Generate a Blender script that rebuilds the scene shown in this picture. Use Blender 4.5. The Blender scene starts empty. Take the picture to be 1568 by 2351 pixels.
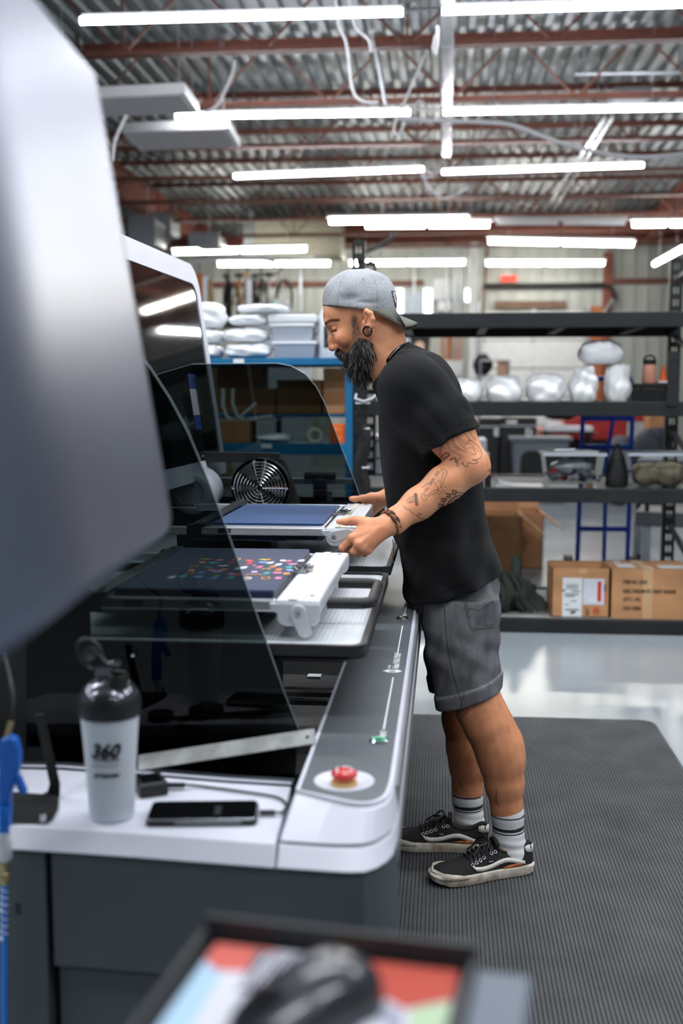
import bpy, bmesh, math, random
import numpy as np
from mathutils import Vector, Matrix, Euler
random.seed(7)
SC = bpy.context.scene
COL = SC.collection

# ------------------------------------------------------------------ camera
FPX, PITCH, YAW, EYE = 2550.0, math.radians(6.04), math.radians(5.28), Vector((0, 0, 1.35))
cd = bpy.data.cameras.new('camera'); cam = bpy.data.objects.new('camera', cd); COL.objects.link(cam)
cam.location = EYE; cam.rotation_euler = (math.pi/2 - PITCH, 0, YAW)
cd.sensor_fit = 'HORIZONTAL'; cd.sensor_width = 24.0; cd.lens = 24.0*FPX/1568
cd.clip_start = 0.02; cd.clip_end = 200
cd.dof.use_dof = True; cd.dof.focus_distance = 3.0; cd.dof.aperture_fstop = 2.2; cd.dof.aperture_blades = 9
SC.camera = cam
# ------------------------------------------------------------------ world, lights, exposure
w = bpy.data.worlds.new('world'); SC.world = w; w.use_nodes = True
w.node_tree.nodes['Background'].inputs[0].default_value = (0.6, 0.7, 0.8, 1)
w.node_tree.nodes['Background'].inputs[1].default_value = 0.05
vs = SC.view_settings
vs.view_transform = 'Standard'; vs.look = 'None'; vs.gamma = 1.0; vs.use_curve_mapping = False
vs.exposure = 0.16
try:
    SC.cycles.max_bounces = 8; SC.cycles.diffuse_bounces = 4; SC.cycles.transmission_bounces = 8
    SC.cycles.transparent_max_bounces = 16; SC.cycles.glossy_bounces = 4
    SC.cycles.caustics_reflective = False; SC.cycles.caustics_refractive = False
    SC.cycles.sample_clamp_indirect = 4.0
except Exception: pass
TUBE_E = 70.0          # emission of the light tubes
def room_row(x, y, z, length, power, rot=0):   # the tube rows that hang above and behind the camera
    l = bpy.data.lights.new('tube_row_light', 'AREA'); l.shape = 'RECTANGLE'; l.size = length; l.size_y = 0.12
    l.energy = power; l.color = (0.93, 0.965, 1.0)
    o = bpy.data.objects.new('tube_row_light', l); COL.objects.link(o); o.location = (x, y, z); o.rotation_euler = (0, 0, rot)
for yy, pw in ((5.5, 58), (2.75, 84), (0.1, 64), (-2.6, 40)):
    for xx in (-6.6, -3.1, 0.4, 3.9):
        room_row(xx, yy, 4.14, 2.5, pw)

# ------------------------------------------------------------------ pixel -> world helpers
RC = Euler((math.pi/2 - PITCH, 0, YAW)).to_matrix()
def ray(px, py): return RC @ Vector(((px-784)/FPX, -(py-1175.5)/FPX, -1))
def P(px, py, Y):
    d = ray(px, py); return EYE + d*(Y/d.y)
def Pz(px, py, z):
    d = ray(px, py); return EYE + d*((z-EYE.z)/d.z)
def Px(px, py, X):
    d = ray(px, py); return EYE + d*(X/d.x)
def proj(v):
    c = RC.transposed() @ (Vector(v)-EYE); return 784 + FPX*c.x/-c.z, 1175.5 - FPX*c.y/-c.z

# ------------------------------------------------------------------ materials
def lin(c):
    return tuple(((x/255)/12.92 if x/255 <= .04045 else ((x/255+.055)/1.055)**2.4) for x in c)+(1,)
MATS = {}
def mat(name, col, rough=.5, metal=0, var=.06, vs_=8, bump=0, bs=60, emit=0, trans=0, ior=1.45, alpha=1, coat=0, spec=.5, sss=0, sheen=0, stretch=None, attr=None, ecol=None, ramp=None, thin=False):
    if name in MATS: return MATS[name]
    m = bpy.data.materials.new(name); MATS[name] = m; m.use_nodes = True
    nt = m.node_tree; N = nt.nodes; L = nt.links
    b = N['Principled BSDF']; I = b.inputs
    c = lin(col)
    tc = N.new('ShaderNodeTexCoord'); mp = N.new('ShaderNodeMapping'); L.new(tc.outputs['Object'], mp.inputs[0])
    if stretch: mp.inputs['Scale'].default_value = stretch
    src = None
    if var > 0:
        nz = N.new('ShaderNodeTexNoise'); nz.inputs['Scale'].default_value = vs_; nz.inputs['Detail'].default_value = 5
        L.new(mp.outputs[0], nz.inputs['Vector'])
        cr = N.new('ShaderNodeValToRGB'); L.new(nz.outputs[0], cr.inputs[0])
        lo = tuple(x*(1-var*2.2) for x in c[:3])+(1,); hi = tuple(min(1, x*(1+var*1.6)) for x in c[:3])+(1,)
        if ramp: lo, hi = lin(ramp[0]), lin(ramp[1])
        cr.color_ramp.elements[0].color = lo; cr.color_ramp.elements[0].position = .3
        cr.color_ramp.elements[1].color = hi; cr.color_ramp.elements[1].position = .7
        src = cr.outputs[0]
        mr = N.new('ShaderNodeMapRange'); L.new(nz.outputs[0], mr.inputs[0])
        mr.inputs[3].default_value = max(0, rough-.06); mr.inputs[4].default_value = min(1, rough+.06)
        L.new(mr.outputs[0], I['Roughness'])
    else: I['Roughness'].default_value = rough
    if attr:
        at = N.new('ShaderNodeVertexColor'); at.layer_name = attr
        mx = N.new('ShaderNodeMix'); mx.data_type = 'RGBA'; mx.blend_type = 'MULTIPLY'; mx.inputs[0].default_value = 1
        if src: L.new(src, mx.inputs[6])
        else: mx.inputs[6].default_value = c
        L.new(at.outputs[0], mx.inputs[7]); src = mx.outputs[2]
    if src: L.new(src, I['Base Color'])
    else: I['Base Color'].default_value = c
    I['Metallic'].default_value = metal; I['IOR'].default_value = ior
    I['Transmission Weight'].default_value = trans; I['Alpha'].default_value = alpha
    I['Coat Weight'].default_value = coat; I['Specular IOR Level'].default_value = spec
    I['Sheen Weight'].default_value = sheen
    if sss:
        I['Subsurface Weight'].default_value = sss; I['Subsurface Radius'].default_value = (.012, .005, .003) if sss < .3 else (.06, .06, .06); I['Subsurface Scale'].default_value = .6
    if emit:
        I['Emission Color'].default_value = lin(ecol or col); I['Emission Strength'].default_value = emit
    if bump:
        nb = N.new('ShaderNodeTexNoise'); nb.inputs['Scale'].default_value = bs; nb.inputs['Detail'].default_value = 3
        L.new(mp.outputs[0], nb.inputs['Vector'])
        bp = N.new('ShaderNodeBump'); bp.inputs['Strength'].default_value = bump; bp.inputs['Distance'].default_value = .01
        L.new(nb.outputs[0], bp.inputs['Height']); L.new(bp.outputs[0], I['Normal'])
    return m

# ------------------------------------------------------------------ mesh builder
class B:
    def __init__(s): s.v = []; s.f = []
    def add(s, v, f):
        n = len(s.v); s.v += [Vector(x) for x in v]; s.f += [tuple(i+n for i in q) for q in f]; return s
    def bx(s, x0, x1, y0, y1, z0, z1):
        return s.add([(x0,y0,z0),(x1,y0,z0),(x1,y1,z0),(x0,y1,z0),(x0,y0,z1),(x1,y0,z1),(x1,y1,z1),(x0,y1,z1)],
                     [(3,2,1,0),(4,5,6,7),(0,1,5,4),(1,2,6,5),(2,3,7,6),(3,0,4,7)])
    def box(s, c, sz, rot=(0,0,0)):
        R = Euler(rot).to_matrix(); c = Vector(c); h = Vector(sz)/2; v = []
        for dz in (-1,1):
            for dx, dy in ((-1,-1),(1,-1),(1,1),(-1,1)): v.append(c + R @ Vector((dx*h.x, dy*h.y, dz*h.z)))
        return s.add(v, [(3,2,1,0),(4,5,6,7),(0,1,5,4),(1,2,6,5),(2,3,7,6),(3,0,4,7)])
    def bar(s, a, b, w, h=None):     # square bar between two points
        return s.tube([a, b], w*.7071, 4)
    def frame(s, d):
        d = Vector(d).normalized(); u = d.cross(Vector((0,0,1)))
        if u.length < 1e-4: u = d.cross(Vector((0,1,0)))
        u.normalize(); return d, u, d.cross(u).normalized()
    def cyl(s, a, b, r0, r1=None, n=14, cap=True):
        a = Vector(a); b = Vector(b); r1 = r0 if r1 is None else r1
        d, u, w_ = s.frame(b-a); v = []
        for k in range(n):
            t = 2*math.pi*k/n; e = u*math.cos(t)+w_*math.sin(t); v += [a+e*r0, b+e*r1]
        f = [((2*k)%(2*n), (2*k+1)%(2*n), (2*k+3)%(2*n), (2*k+2)%(2*n)) for k in range(n)]
        if cap: f += [tuple(2*k for k in range(n)), tuple(2*k+1 for k in reversed(range(n)))]
        return s.add(v, f)
    def tube(s, pts, r, n=8, closed=False, cap=True, flat=1.0):
        pts = [Vector(p) for p in pts]; m = len(pts); v = []; f = []
        rr = r if isinstance(r, (list, tuple)) else [r]*m
        prev = None
        for i in range(m):
            if closed: t = pts[(i+1)%m]-pts[i-1]
            else: t = pts[min(i+1, m-1)]-pts[max(i-1, 0)]
            t.normalize()
            if prev is None: _, u, w_ = s.frame(t)
            else:
                u = prev - t*prev.dot(t)
                if u.length < 1e-5: _, u, w_ = s.frame(t)
                u.normalize(); w_ = t.cross(u)
            prev = u
            off = math.pi/4 if n == 4 else 0
            for k in range(n):
                a = 2*math.pi*k/n+off; v.append(pts[i]+(u*math.cos(a)+w_*math.sin(a)*flat)*rr[i])
        for i in range(m if closed else m-1):
            j = (i+1) % m
            for k in range(n): f.append((i*n+k, i*n+(k+1)%n, j*n+(k+1)%n, j*n+k))
        if cap and not closed: f += [tuple(reversed(range(n))), tuple((m-1)*n+k for k in range(n))]
        return s.add(v, f)
    def lathe(s, prof, o=(0,0,0), ax=(0,0,1), n=24, sx=1, sy=1):
        o = Vector(o); d, u, w_ = s.frame(ax); v = []; f = []; m = len(prof)
        for r, h in prof:
            for k in range(n):
                a = 2*math.pi*k/n; v.append(o+d*h+(u*math.cos(a)*sx+w_*math.sin(a)*sy)*max(r, 1e-5))
        for i in range(m-1):
            for k in range(n): f.append((i*n+k, (i+1)*n+k, (i+1)*n+(k+1)%n, i*n+(k+1)%n))
        return s.add(v, f)
    def prism(s, poly, ext):         # poly: 3D points in one plane, ext: extrusion vector
        poly = [Vector(p) for p in poly]; e = Vector(ext); n = len(poly)
        return s.add(poly+[p+e for p in poly], [tuple(reversed(range(n))), tuple(n+i for i in range(n))]+[(i, (i+1)%n, n+(i+1)%n, n+i) for i in range(n)])
    def strip(s, a, b, closed=False):     # skin between two equal point lists
        n = len(a); m = n if closed else n-1
        return s.add(list(a)+list(b), [(i, (i+1)%n, n+(i+1)%n, n+i) for i in range(m)])
    def loft(s, rings, cap=True):
        n = len(rings[0]); v = [p for r in rings for p in r]; f = []
        for i in range(len(rings)-1):
            for k in range(n): f.append((i*n+k, i*n+(k+1)%n, (i+1)*n+(k+1)%n, (i+1)*n+k))
        if cap: f += [tuple(reversed(range(n))), tuple((len(rings)-1)*n+k for k in range(n))]
        return s.add(v, f)
def arc(c, r, a0, a1, n, u=(1,0,0), v=(0,0,1)):
    c = Vector(c); u = Vector(u); v = Vector(v)
    return [c+u*(r*math.cos(math.radians(a0+(a1-a0)*i/n)))+v*(r*math.sin(math.radians(a0+(a1-a0)*i/n))) for i in range(n+1)]
def rounded(x0, x1, z0, z1, r, n=5):
    rs = r if isinstance(r, (list, tuple)) else [r]*4; out = []
    for (cx, cz, a, q) in ((x1-rs[0], z0+rs[0], -90, rs[0]), (x1-rs[1], z1-rs[1], 0, rs[1]), (x0+rs[2], z1-rs[2], 90, rs[2]), (x0+rs[3], z0+rs[3], 180, rs[3])):
        for i in range(n+1):
            t = math.radians(a+90*i/n); out.append((cx+q*math.cos(t), cz+q*math.sin(t)))
    return out
ROOT = {}
def link_mesh(name, me, m, parent=None, bevel=0, kind=None, seg=2):
    o = bpy.data.objects.new(name, me); COL.objects.link(o)
    if m is not None: me.materials.append(m)
    if parent is not None: o.parent = parent
    if bevel:
        md = o.modifiers.new('bevel', 'BEVEL'); md.width = bevel; md.segments = seg; md.limit_method = 'ANGLE'; md.angle_limit = math.radians(40)
    if kind: o['kind'] = kind
    return o
def org(parent):
    p = parent; l = Vector((0,0,0))
    while p is not None: l = l+p.location; p = p.parent
    return l
def obj(name, b, m, parent=None, smooth=0, bevel=0, kind=None, seg=2):
    c = org(parent); me = bpy.data.meshes.new(name)
    loc = Vector((0,0,0))
    if parent is None and b.v:
        lo = Vector([min(v[i] for v in b.v) for i in range(3)]); hi = Vector([max(v[i] for v in b.v) for i in range(3)])
        loc = Vector(((lo.x+hi.x)/2, (lo.y+hi.y)/2, lo.z)); c = loc
    me.from_pydata([tuple(v-c) for v in b.v], [], b.f)
    bm = bmesh.new(); bm.from_mesh(me); bmesh.ops.recalc_face_normals(bm, faces=bm.faces); bm.to_mesh(me); bm.free()
    if smooth:
        for p in me.polygons: p.use_smooth = True
        me.set_sharp_from_angle(angle=math.radians(smooth))
    o = link_mesh(name, me, m, parent, bevel, kind, seg)
    if parent is None: o.location = loc
    return o
def tag(o, label, cat, group=None):
    o['label'] = label; o['category'] = cat
    if group: o['group'] = group
    return o
def thing(name, label, cat, loc, group=None):
    o = bpy.data.objects.new(name, None); COL.objects.link(o); o.location = loc; o.empty_display_size = .05
    return tag(o, label, cat, group)
def copy_tree(o, parent=None):
    c = o.copy(); COL.objects.link(c)
    if parent is not None: c.parent = parent
    for ch in list(o.children): copy_tree(ch, c)
    return c
def struct(name, b, m, smooth=0, bevel=0): return obj(name, b, m, None, smooth, bevel, 'structure')
def text(body, o, u, v, size, m, parent, name='lettering', align='LEFT', depth=.0004, bold=0, width=None, shear=0):
    """flat lettering: origin o, reading direction u, up direction v"""
    cu = bpy.data.curves.new(name, 'FONT'); cu.body = body; cu.size = size; cu.align_x = align; cu.extrude = depth; cu.offset = bold; cu.shear = shear
    cu.resolution_u = 2
    t = bpy.data.objects.new(name, cu); COL.objects.link(t); bpy.context.view_layer.update()
    me = bpy.data.meshes.new_from_object(t); bpy.data.objects.remove(t); bpy.data.curves.remove(cu)
    u = Vector(u).normalized(); v = Vector(v); v = (v-u*v.dot(u)).normalized(); n = u.cross(v)
    k = 1
    if width:
        xs = [q.co.x for q in me.vertices]; k = width/max(1e-6, max(xs)-min(xs))
    c = org(parent)
    for q in me.vertices: q.co = Vector(o)+u*(q.co.x*k)+v*q.co.y+n*q.co.z-c
    return link_mesh(name, me, m, parent)
# ================================================================== the building
M_floor = mat('epoxy_floor', (148, 157, 163), .2, var=.05, vs_=1.3, spec=.45)
M_deck = mat('galvanised_deck', (112, 120, 123), .42, .55, var=.12, vs_=1.5, stretch=(3, .3, 1))
M_steel = mat('red_oxide_steel', (104, 62, 50), .6, .1, var=.12, vs_=5)
M_girder = mat('girder_paint', (124, 66, 50), .6, .05, var=.1, vs_=3)
M_wallrib = mat('ribbed_wall_sheet', (176, 180, 174), .55, .15, var=.1, vs_=1.2, stretch=(2, 2, .4))
M_white = mat('white_paint', (222, 224, 226), .5, var=.03)
M_wallgrey = mat('plain_wall', (180, 184, 186), .7, var=.06, vs_=.7)
M_tube = mat('lit_tube', (255, 252, 246), .4, var=0, emit=TUBE_E, ecol=(250, 250, 255))
M_tubew = mat('lit_fluorescent_tube', (255, 250, 240), .4, var=0, emit=TUBE_E*.6, ecol=(255, 250, 240))
M_black = mat('black_plastic', (22, 23, 24), .45, var=.1, vs_=20)
M_galv = mat('galvanised_pipe', (168, 174, 178), .38, .6, var=.08)
M_cable = mat('pale_cable', (214, 216, 218), .5, var=.03)

XL, XR, YB, YF, ZC = -11.0, 7.6, 26.0, -5.0, 5.05
struct('floor', B().bx(XL, XR, YF, YB, -.12, 0), M_floor)
d = B(); prof = []; x = XL
while x < XR:
    prof += [(x, ZC), (x+.07, ZC), (x+.095, ZC+.055), (x+.165, ZC+.055)]; x += .19
prof = [(a, z) for a, z in prof]
d.strip([(a, YF, z) for a, z in prof], [(a, YB, z) for a, z in prof])
d.bx(XL, XR, YF, YB, ZC+.06, ZC+.12)
struct('ceiling', d, M_deck)
def ribbed(y, x0, x1, z0, z1):
    b = B(); pr = []; x = x0
    while x < x1-.01:
        pr += [(x, y), (x+.17, y), (x+.19, y-.035), (x+.25, y-.035), (x+.27, y)]; x += .3
    pr.append((x1, y))
    b.strip([(a, q, z0) for a, q in pr], [(a, q, z1) for a, q in pr]); b.bx(x0, x1, y+.005, y+.15, z0, z1); return b
struct('wall_back', ribbed(YB, XL, XR, 0, ZC), M_wallrib)
struct('wall_left', B().bx(XL-.15, XL, YF, YB, 0, ZC+.1), M_wallgrey)
struct('wall_right', B().bx(XR, XR+.15, YF, YB, 0, ZC+.1), mat('grey_wall', (120, 124, 128), .7, var=.06))
struct('wall_front', B().bx(XL, XR, YF-.15, YF, 0, ZC+.1), mat('dark_wall', (70, 74, 78), .7, var=.05))
struct('trim_1', B().bx(XL, -.5, YB-.16, YB-.04, 3.83, 3.95), M_steel)
struct('trim_2', B().bx(3.75, XR, YB-.16, YB-.04, 3.83, 3.95), M_steel)

# open-web joists
joist_y = [Pz(784, q, 4.38).y for q in (116, 240, 337)]
sp = (joist_y[2]-joist_y[0])/2
while len(joist_y) < 8: joist_y.append(joist_y[-1]+sp)
ords = ['nearest', 'second nearest', 'third', 'fourth', 'fifth', 'sixth', 'seventh', 'farthest']
def angle_pair(b, x0, x1, y, z, s=.05, up=1):
    for sg in (-1, 1):
        b.bx(x0, x1, min(y+sg*.008, y+sg*.008+sg*s), max(y+sg*.008, y+sg*.008+sg*s), z, z+.007)
        b.bx(x0, x1, min(y+sg*.008, y+sg*.015), max(y+sg*.008, y+sg*.015), min(z, z+up*s), max(z, z+up*s))
bar0 = None; proto = {}
def web_bar(parent, a, b, r=.013):
    key = (round((b-a).x, 2), round((b-a).z, 2))
    if key not in proto:
        o = obj('web_bar', B().tube([Vector((0,0,0)), b-a], r, 6), M_steel, parent); proto[key] = o.data
        o.data.transform(Matrix.Translation(parent.location)); o.location = a-parent.location
    else:
        o = bpy.data.objects.new('web_bar', proto[key]); COL.objects.link(o); o.parent = parent; o.location = a-parent.location
for i, jy in enumerate(joist_y):
    if jy > 25: break
    t = thing('roof_joist', 'red-brown open-web steel roof joist, %s of the row counted from the camera' % ords[i], 'joist', (0, jy, 4.38), 'open-web roof joists')
    b = B(); angle_pair(b, XL+.1, XR-.1, jy, 4.38, .055); obj('bottom_chord', b, M_steel, t)
    b = B(); angle_pair(b, XL+.1, XR-.1, jy, ZC-.008, .055, -1); obj('top_chord', b, M_steel, t)
    pn = 1.28; x = -10.6 + (i % 2)*.4
    lo, hi = jy*(-.44)-.9, jy*.225+.9
    while x < XR-1.5:
        if lo < x < hi:
            web_bar(t, Vector((x, jy, 4.40)), Vector((x+pn/2, jy, ZC-.02)))
            web_bar(t, Vector((x+pn/2, jy, ZC-.02)), Vector((x+pn, jy, 4.40)))
            if int((x+20)/pn) % 2 == 0: web_bar(t, Vector((x+pn, jy, 4.40)), Vector((x+pn, jy, ZC-.02)))
        x += pn
def ibeam(b, a, c, wd, h, t=.03):
    a = Vector(a); c = Vector(c); dv = (c-a).normalized(); s = dv.cross(Vector((0,0,1)))*wd/2; z = Vector((0,0,1))
    for z0, z1, k in ((0, t, 1), (h-t, h, 1), (t, h-t, .12)):
        b.prism([a+s*k+z*z0, a-s*k+z*z0, a-s*k+z*z1, a+s*k+z*z1], c-a)
    return b
tag(obj('roof_girder', ibeam(B(), (-2.35, 24, 4.52), (XR-.05, 24, 4.52), .22, .45), M_girder), 'long red-brown steel girder crossing high before the back wall', 'girder')
tag(obj('roof_girder', ibeam(B(), (4.15, 12, 4.5), (4.15, 23.85, 4.5), .22, .5), M_girder), 'red-brown steel girder running away at the upper right under the roof', 'girder')
tag(obj('roof_girder', ibeam(B(), (-5.3, 14, 4.5), (-5.3, 25.5, 4.5), .22, .5), M_girder), 'dark brown steel girder running away at the upper left behind the silver hood', 'girder')
c = P(1086, 700, 23.9)
t = thing('steel_column', 'white painted steel column standing under the back girder left of the garage door', 'column', (c.x, 23.9, 0))
obj('post', B().bx(c.x-.08, c.x+.08, 23.82, 23.98, .02, 4.51), M_white, t, bevel=.01); obj('base_plate', B().bx(c.x-.16, c.x+.16, 23.74, 24.06, 0, .02), M_white, t)

# LED tube rows
def led(p0, p1, name, label, group, r=.026):
    p0 = Vector(p0); p1 = Vector(p1); mid = (p0+p1)/2; u = (p1-p0).normalized()
    t = thing(name, label, 'light', mid, group)
    obj('diffuser', B().cyl(p0+u*.02, p1-u*.02, r, n=8), M_tube, t)
    obj('housing', B().tube([p0+u*.03+Vector((0,0,r+.006)), p1-u*.03+Vector((0,0,r+.006))], .02, 4), M_white, t)
    for q, s in ((p0, 1), (p1, -1)): obj('end_cap', B().cyl(q, q+u*s*.02, r*1.1, n=8), M_white, t)
    for k in (.2, .8):
        q = p0.lerp(p1, k); obj('hanger', B().cyl(q+Vector((0,0,r)), (q.x, q.y, ZC), .004, n=5), M_galv, t)
    return t
Zt = 4.15
rows = [(180, 48, 930, 28, 'long lit tube light at the top of the picture, left of the clear fixture'), (1010, 25, 1600, 7, 'long lit tube light at the top right, crossing the clear fixture'),
        (400, 267, 945, 258, 'lit tube light hanging under the nearer white panel fixture, second row'), (1015, 257, 1620, 246, 'lit tube light of the second row, right of the white coil'),
        (535, 405, 975, 388, 'lit tube light of the third row, left half'), (1013, 395, 1480, 379, 'lit tube light of the third row, right half')]
for x0, y0, x1, y1, lb in rows:
    a = Pz(x0, y0, Zt); b_ = Pz(x1, y1, Zt); yy = (a.y+b_.y)/2
    led(P(x0, y0, yy), P(x1, y1, yy), 'tube_light', lb, 'single tube lights of the front rows')
# twin-length fluorescent fixtures further back
def fluo(x0, y0, x1, y1, label, lit=True, Z=4.12):
    a = Pz(x0, y0, Z); b_ = Pz(x1, y1, Z); yy = min((a.y+b_.y)/2, 25.2)
    a = P(x0, y0, yy); b_ = P(x1, y1, yy); u = (b_-a).normalized(); up = Vector((0, 0, 1)); mid = (a+b_)/2
    t = thing('fluorescent_fixture', label, 'light', mid, 'fluorescent fixtures at the back')
    h = .05
    w_ = Vector((0, .07, 0)); q = a+up*.045
    obj('housing', B().prism([q-w_, q+w_, q+w_*.6+up*h, q-w_*.6+up*h], b_-a), M_white, t)
    m = a.lerp(b_, .5)
    for p0, p1 in ((a, m), (m, b_)):
        if lit: obj('tube', B().cyl(p0+u*.04, p1-u*.04, .048, n=8), M_tubew, t)
        else: obj('tube', B().cyl(p0+u*.04, p1-u*.04, .03, n=8), M_white, t)
    for k in (.15, .85):
        p = a.lerp(b_, k)+up*.09; obj('hanger', B().cyl(p, (p.x, p.y, ZC), .006, n=5), M_galv, t)
fl = [(752, 507, 1078, 503, 'lit two-tube fixture highest of the back rows, above the black rack post', 1), (835, 517, 1128, 515, 'lit fixture just below the highest back fixture and right of it', 1),
      (1135, 512, 1440, 512, 'unlit white fixture in line between two lit ones at the back', 0), (1448, 514, 1620, 513, 'lit fixture at the right edge below the brown girder', 1),
      (1118, 553, 1458, 560, 'lit two-tube fixture hanging before the long brown girder', 1), (395, 578, 706, 571, 'lit two-tube fixture left, above the white rimmed glass hood', 1),
      (498, 606, 760, 605, 'lit two-tube fixture over the bicycles and bags', 1), (800, 604, 1070, 602, 'lit two-tube fixture behind the rack post top', 1),
      (1113, 604, 1390, 604, 'lit two-tube fixture above the orange exit sign', 1)]
for a0, b0, c0, d0, lb, lt in fl: fluo(a0, b0, c0, d0, lb, lt)
q0, q1 = P(1503, 606, 21), P(1568, 571, 17.5)
led(q0, q1, 'tube_light', 'lit tube light slanting away at the right edge beside the rack post', 'single tube lights of the front rows', .035)
# ================================================================== the garment printer
M_pwhite = mat('printer_white', (200, 202, 214), .38, var=.02)
M_pgrey = mat('printer_panel_grey', (92, 97, 102), .42, var=.05, vs_=3)
M_pdark = mat('printer_body_charcoal', (62, 69, 75), .5, var=.05, vs_=3, bump=.05, bs=400)
M_fascia = mat('fascia_grey', (128, 130, 133), .38, .3, var=.04)
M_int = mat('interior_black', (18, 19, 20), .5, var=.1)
M_alu = mat('brushed_aluminium', (205, 207, 212), .3, .75, var=.05, vs_=6, stretch=(1, 12, 12))
M_alus = mat('satin_aluminium_casting', (206, 208, 214), .38, .35, var=.04, vs_=10)
M_hood = mat('silver_hood', (104, 112, 130), .42, .8, var=.02, vs_=2)
M_steel2 = mat('worn_stainless', (150, 152, 152), .42, .7, var=.18, vs_=22, bump=.03)
M_chrome = mat('chrome', (220, 222, 226), .12, 1, var=0)
M_navy = mat('navy_fabric', (28, 42, 78), .85, var=.08, vs_=40, bump=.25, bs=900, sheen=.25)
M_blue = mat('blue_fabric', (30, 70, 122), .85, var=.06, vs_=40, bump=.25, bs=900, sheen=.2)
M_rub = mat('black_rubber', (26, 27, 28), .5, var=.1, vs_=30)
M_clamp = mat('dark_clamp_steel', (70, 72, 70), .3, .7, var=.15, vs_=20)
M_cream = mat('cream_strip', (214, 208, 190), .5, var=.04)
M_ink = mat('white_print', (232, 232, 238), .5, var=0)
M_bink = mat('black_print', (24, 24, 26), .55, var=0)
def glassmat(name, col, gloss=.04, tint=None):
    m = bpy.data.materials.new(name); MATS[name] = m; m.use_nodes = True; nt = m.node_tree; N = nt.nodes; L = nt.links
    N.remove(N['Principled BSDF']); out = N['Material Output']
    tr = N.new('ShaderNodeBsdfTransparent'); tr.inputs[0].default_value = lin(col)
    gl = N.new('ShaderNodeBsdfGlossy'); gl.inputs['Roughness'].default_value = gloss; gl.inputs[0].default_value = (1, 1, 1, 1)
    fr = N.new('ShaderNodeFresnel'); fr.inputs[0].default_value = 1.3
    mx = N.new('ShaderNodeMixShader'); L.new(fr.outputs[0], mx.inputs[0]); L.new(tr.outputs[0], mx.inputs[1]); L.new(gl.outputs[0], mx.inputs[2]); L.new(mx.outputs[0], out.inputs[0])
    return m
M_smoke = glassmat('smoked_acrylic', (152, 161, 161), .0)
M_darkglass = mat('black_gloss_glass', (10, 11, 12), .04, var=0, spec=.6, coat=.5)

XO, XI, ZB, ZW, ZL = -.0715, -.222, .75, .705, .675
prt = thing('garment_printer', 'large white and charcoal garment printer with two loading stations and raised hoods', 'printer', (-.6, 3.0, 0))
top = [Pz(*q, ZB) for q in ((676, 1819), (751, 1836), (800, 1845), (831, 1849), (855, 1848.5), (871, 1844.5), (888, 1836), (897, 1824), (904, 1803))]
mid = [Pz(*q, ZW) for q in ((640, 1933), (720, 1939), (770, 1942), (808, 1942), (835, 1941), (860, 1935), (885, 1921), (900, 1909), (912, 1880))]
low = [Pz(*q, ZL) for q in ((633, 1995), (705, 2000), (760, 2004), (800, 2006), (837, 2005), (865, 1996), (888, 1982), (903, 1966), (914, 1930))]
YE = 4.35
# raised corner and front bezel: white shell
def ringed(pts, z): return [Vector((p.x, p.y, z)) for p in pts]
b = B()
tail_t = [Vector((XO, YE, ZB)), Vector((XI, YE, ZB))]; tail_m = [Vector((XO+.004, YE, ZW)), Vector((XI-.01, YE, ZW))]; tail_l = [Vector((XO+.006, YE, ZL)), Vector((XI-.01, YE, ZL))]
tail_b = [Vector((XO+.002, YE, .58)), Vector((XI-.01, YE, .58))]
R0 = ringed(top, ZB-.004)+[Vector((p.x, p.y, ZB-.004)) for p in tail_t]
R1 = mid+tail_m; R2 = low+tail_l
cx = sum((p.x for p in R0), 0)/len(R0)
b.loft([R0, R1]); obj('front_bezel', b, M_pwhite, prt, 30, .003)
b = B(); b.loft([[Vector((p.x, p.y, ZW-.003)) for p in R1], R2]); obj('corner_band', b, M_pwhite, prt, 30, .0025)
# grey control panel with a round opening for the stop button
es = Pz(790, 1796, ZB); es = Vector((es.x, es.y+.002, ZB)); RD = .0455
inset = []
cen = Vector((-.147, 2.2, ZB))
for p in top:
    q = Vector((p.x, p.y, ZB)); inset.append(q+Vector((-.0045 if p.x > -.15 else .003, .0055, 0)))
inset[0] = Vector((XI+.0045, inset[0].y+.002, ZB))
outl = inset+[Vector((XO-.0048, inset[-1].y+.03, ZB)), Vector((XO-.0048, YE-.01, ZB)), Vector((XI+.0045, YE-.01, ZB))]
circ = [es+Vector((RD*math.cos(a), RD*math.sin(a), 0)) for a in [2*math.pi*k/40 for k in range(40)]]
bm = bmesh.new()
def loopv(pts, z): return [bm.verts.new((p.x, p.y, z)) for p in pts]
lo, lc = loopv(outl, ZB+.0008), loopv(circ, ZB+.0008)
eds = [bm.edges.new((l[i], l[(i+1) % len(l)])) for l in (lo, lc) for i in range(len(l))]
bmesh.ops.triangle_fill(bm, use_beauty=True, edges=eds)
ex = bmesh.ops.extrude_face_region(bm, geom=bm.faces[:])
for v in ex['geom']:
    if isinstance(v, bmesh.types.BMVert): v.co.z -= .0044
bmesh.ops.recalc_face_normals(bm, faces=bm.faces)
for v in bm.verts: v.co -= prt.location
me = bpy.data.meshes.new('control_panel'); bm.to_mesh(me); bm.free(); link_mesh('control_panel', me, M_pgrey, prt)
rim = [Vector((p.x, p.y, ZB+.0008)) for p in outl]; rin = []
cxy_ = Vector((-.147, 0, 0))
for i, p in enumerate(rim):
    a_, c_ = rim[i-1], rim[(i+1) % len(rim)]; tg = (c_-a_).normalized(); rin.append(p+Vector((-tg.y, tg.x, 0))*.0036)
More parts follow.
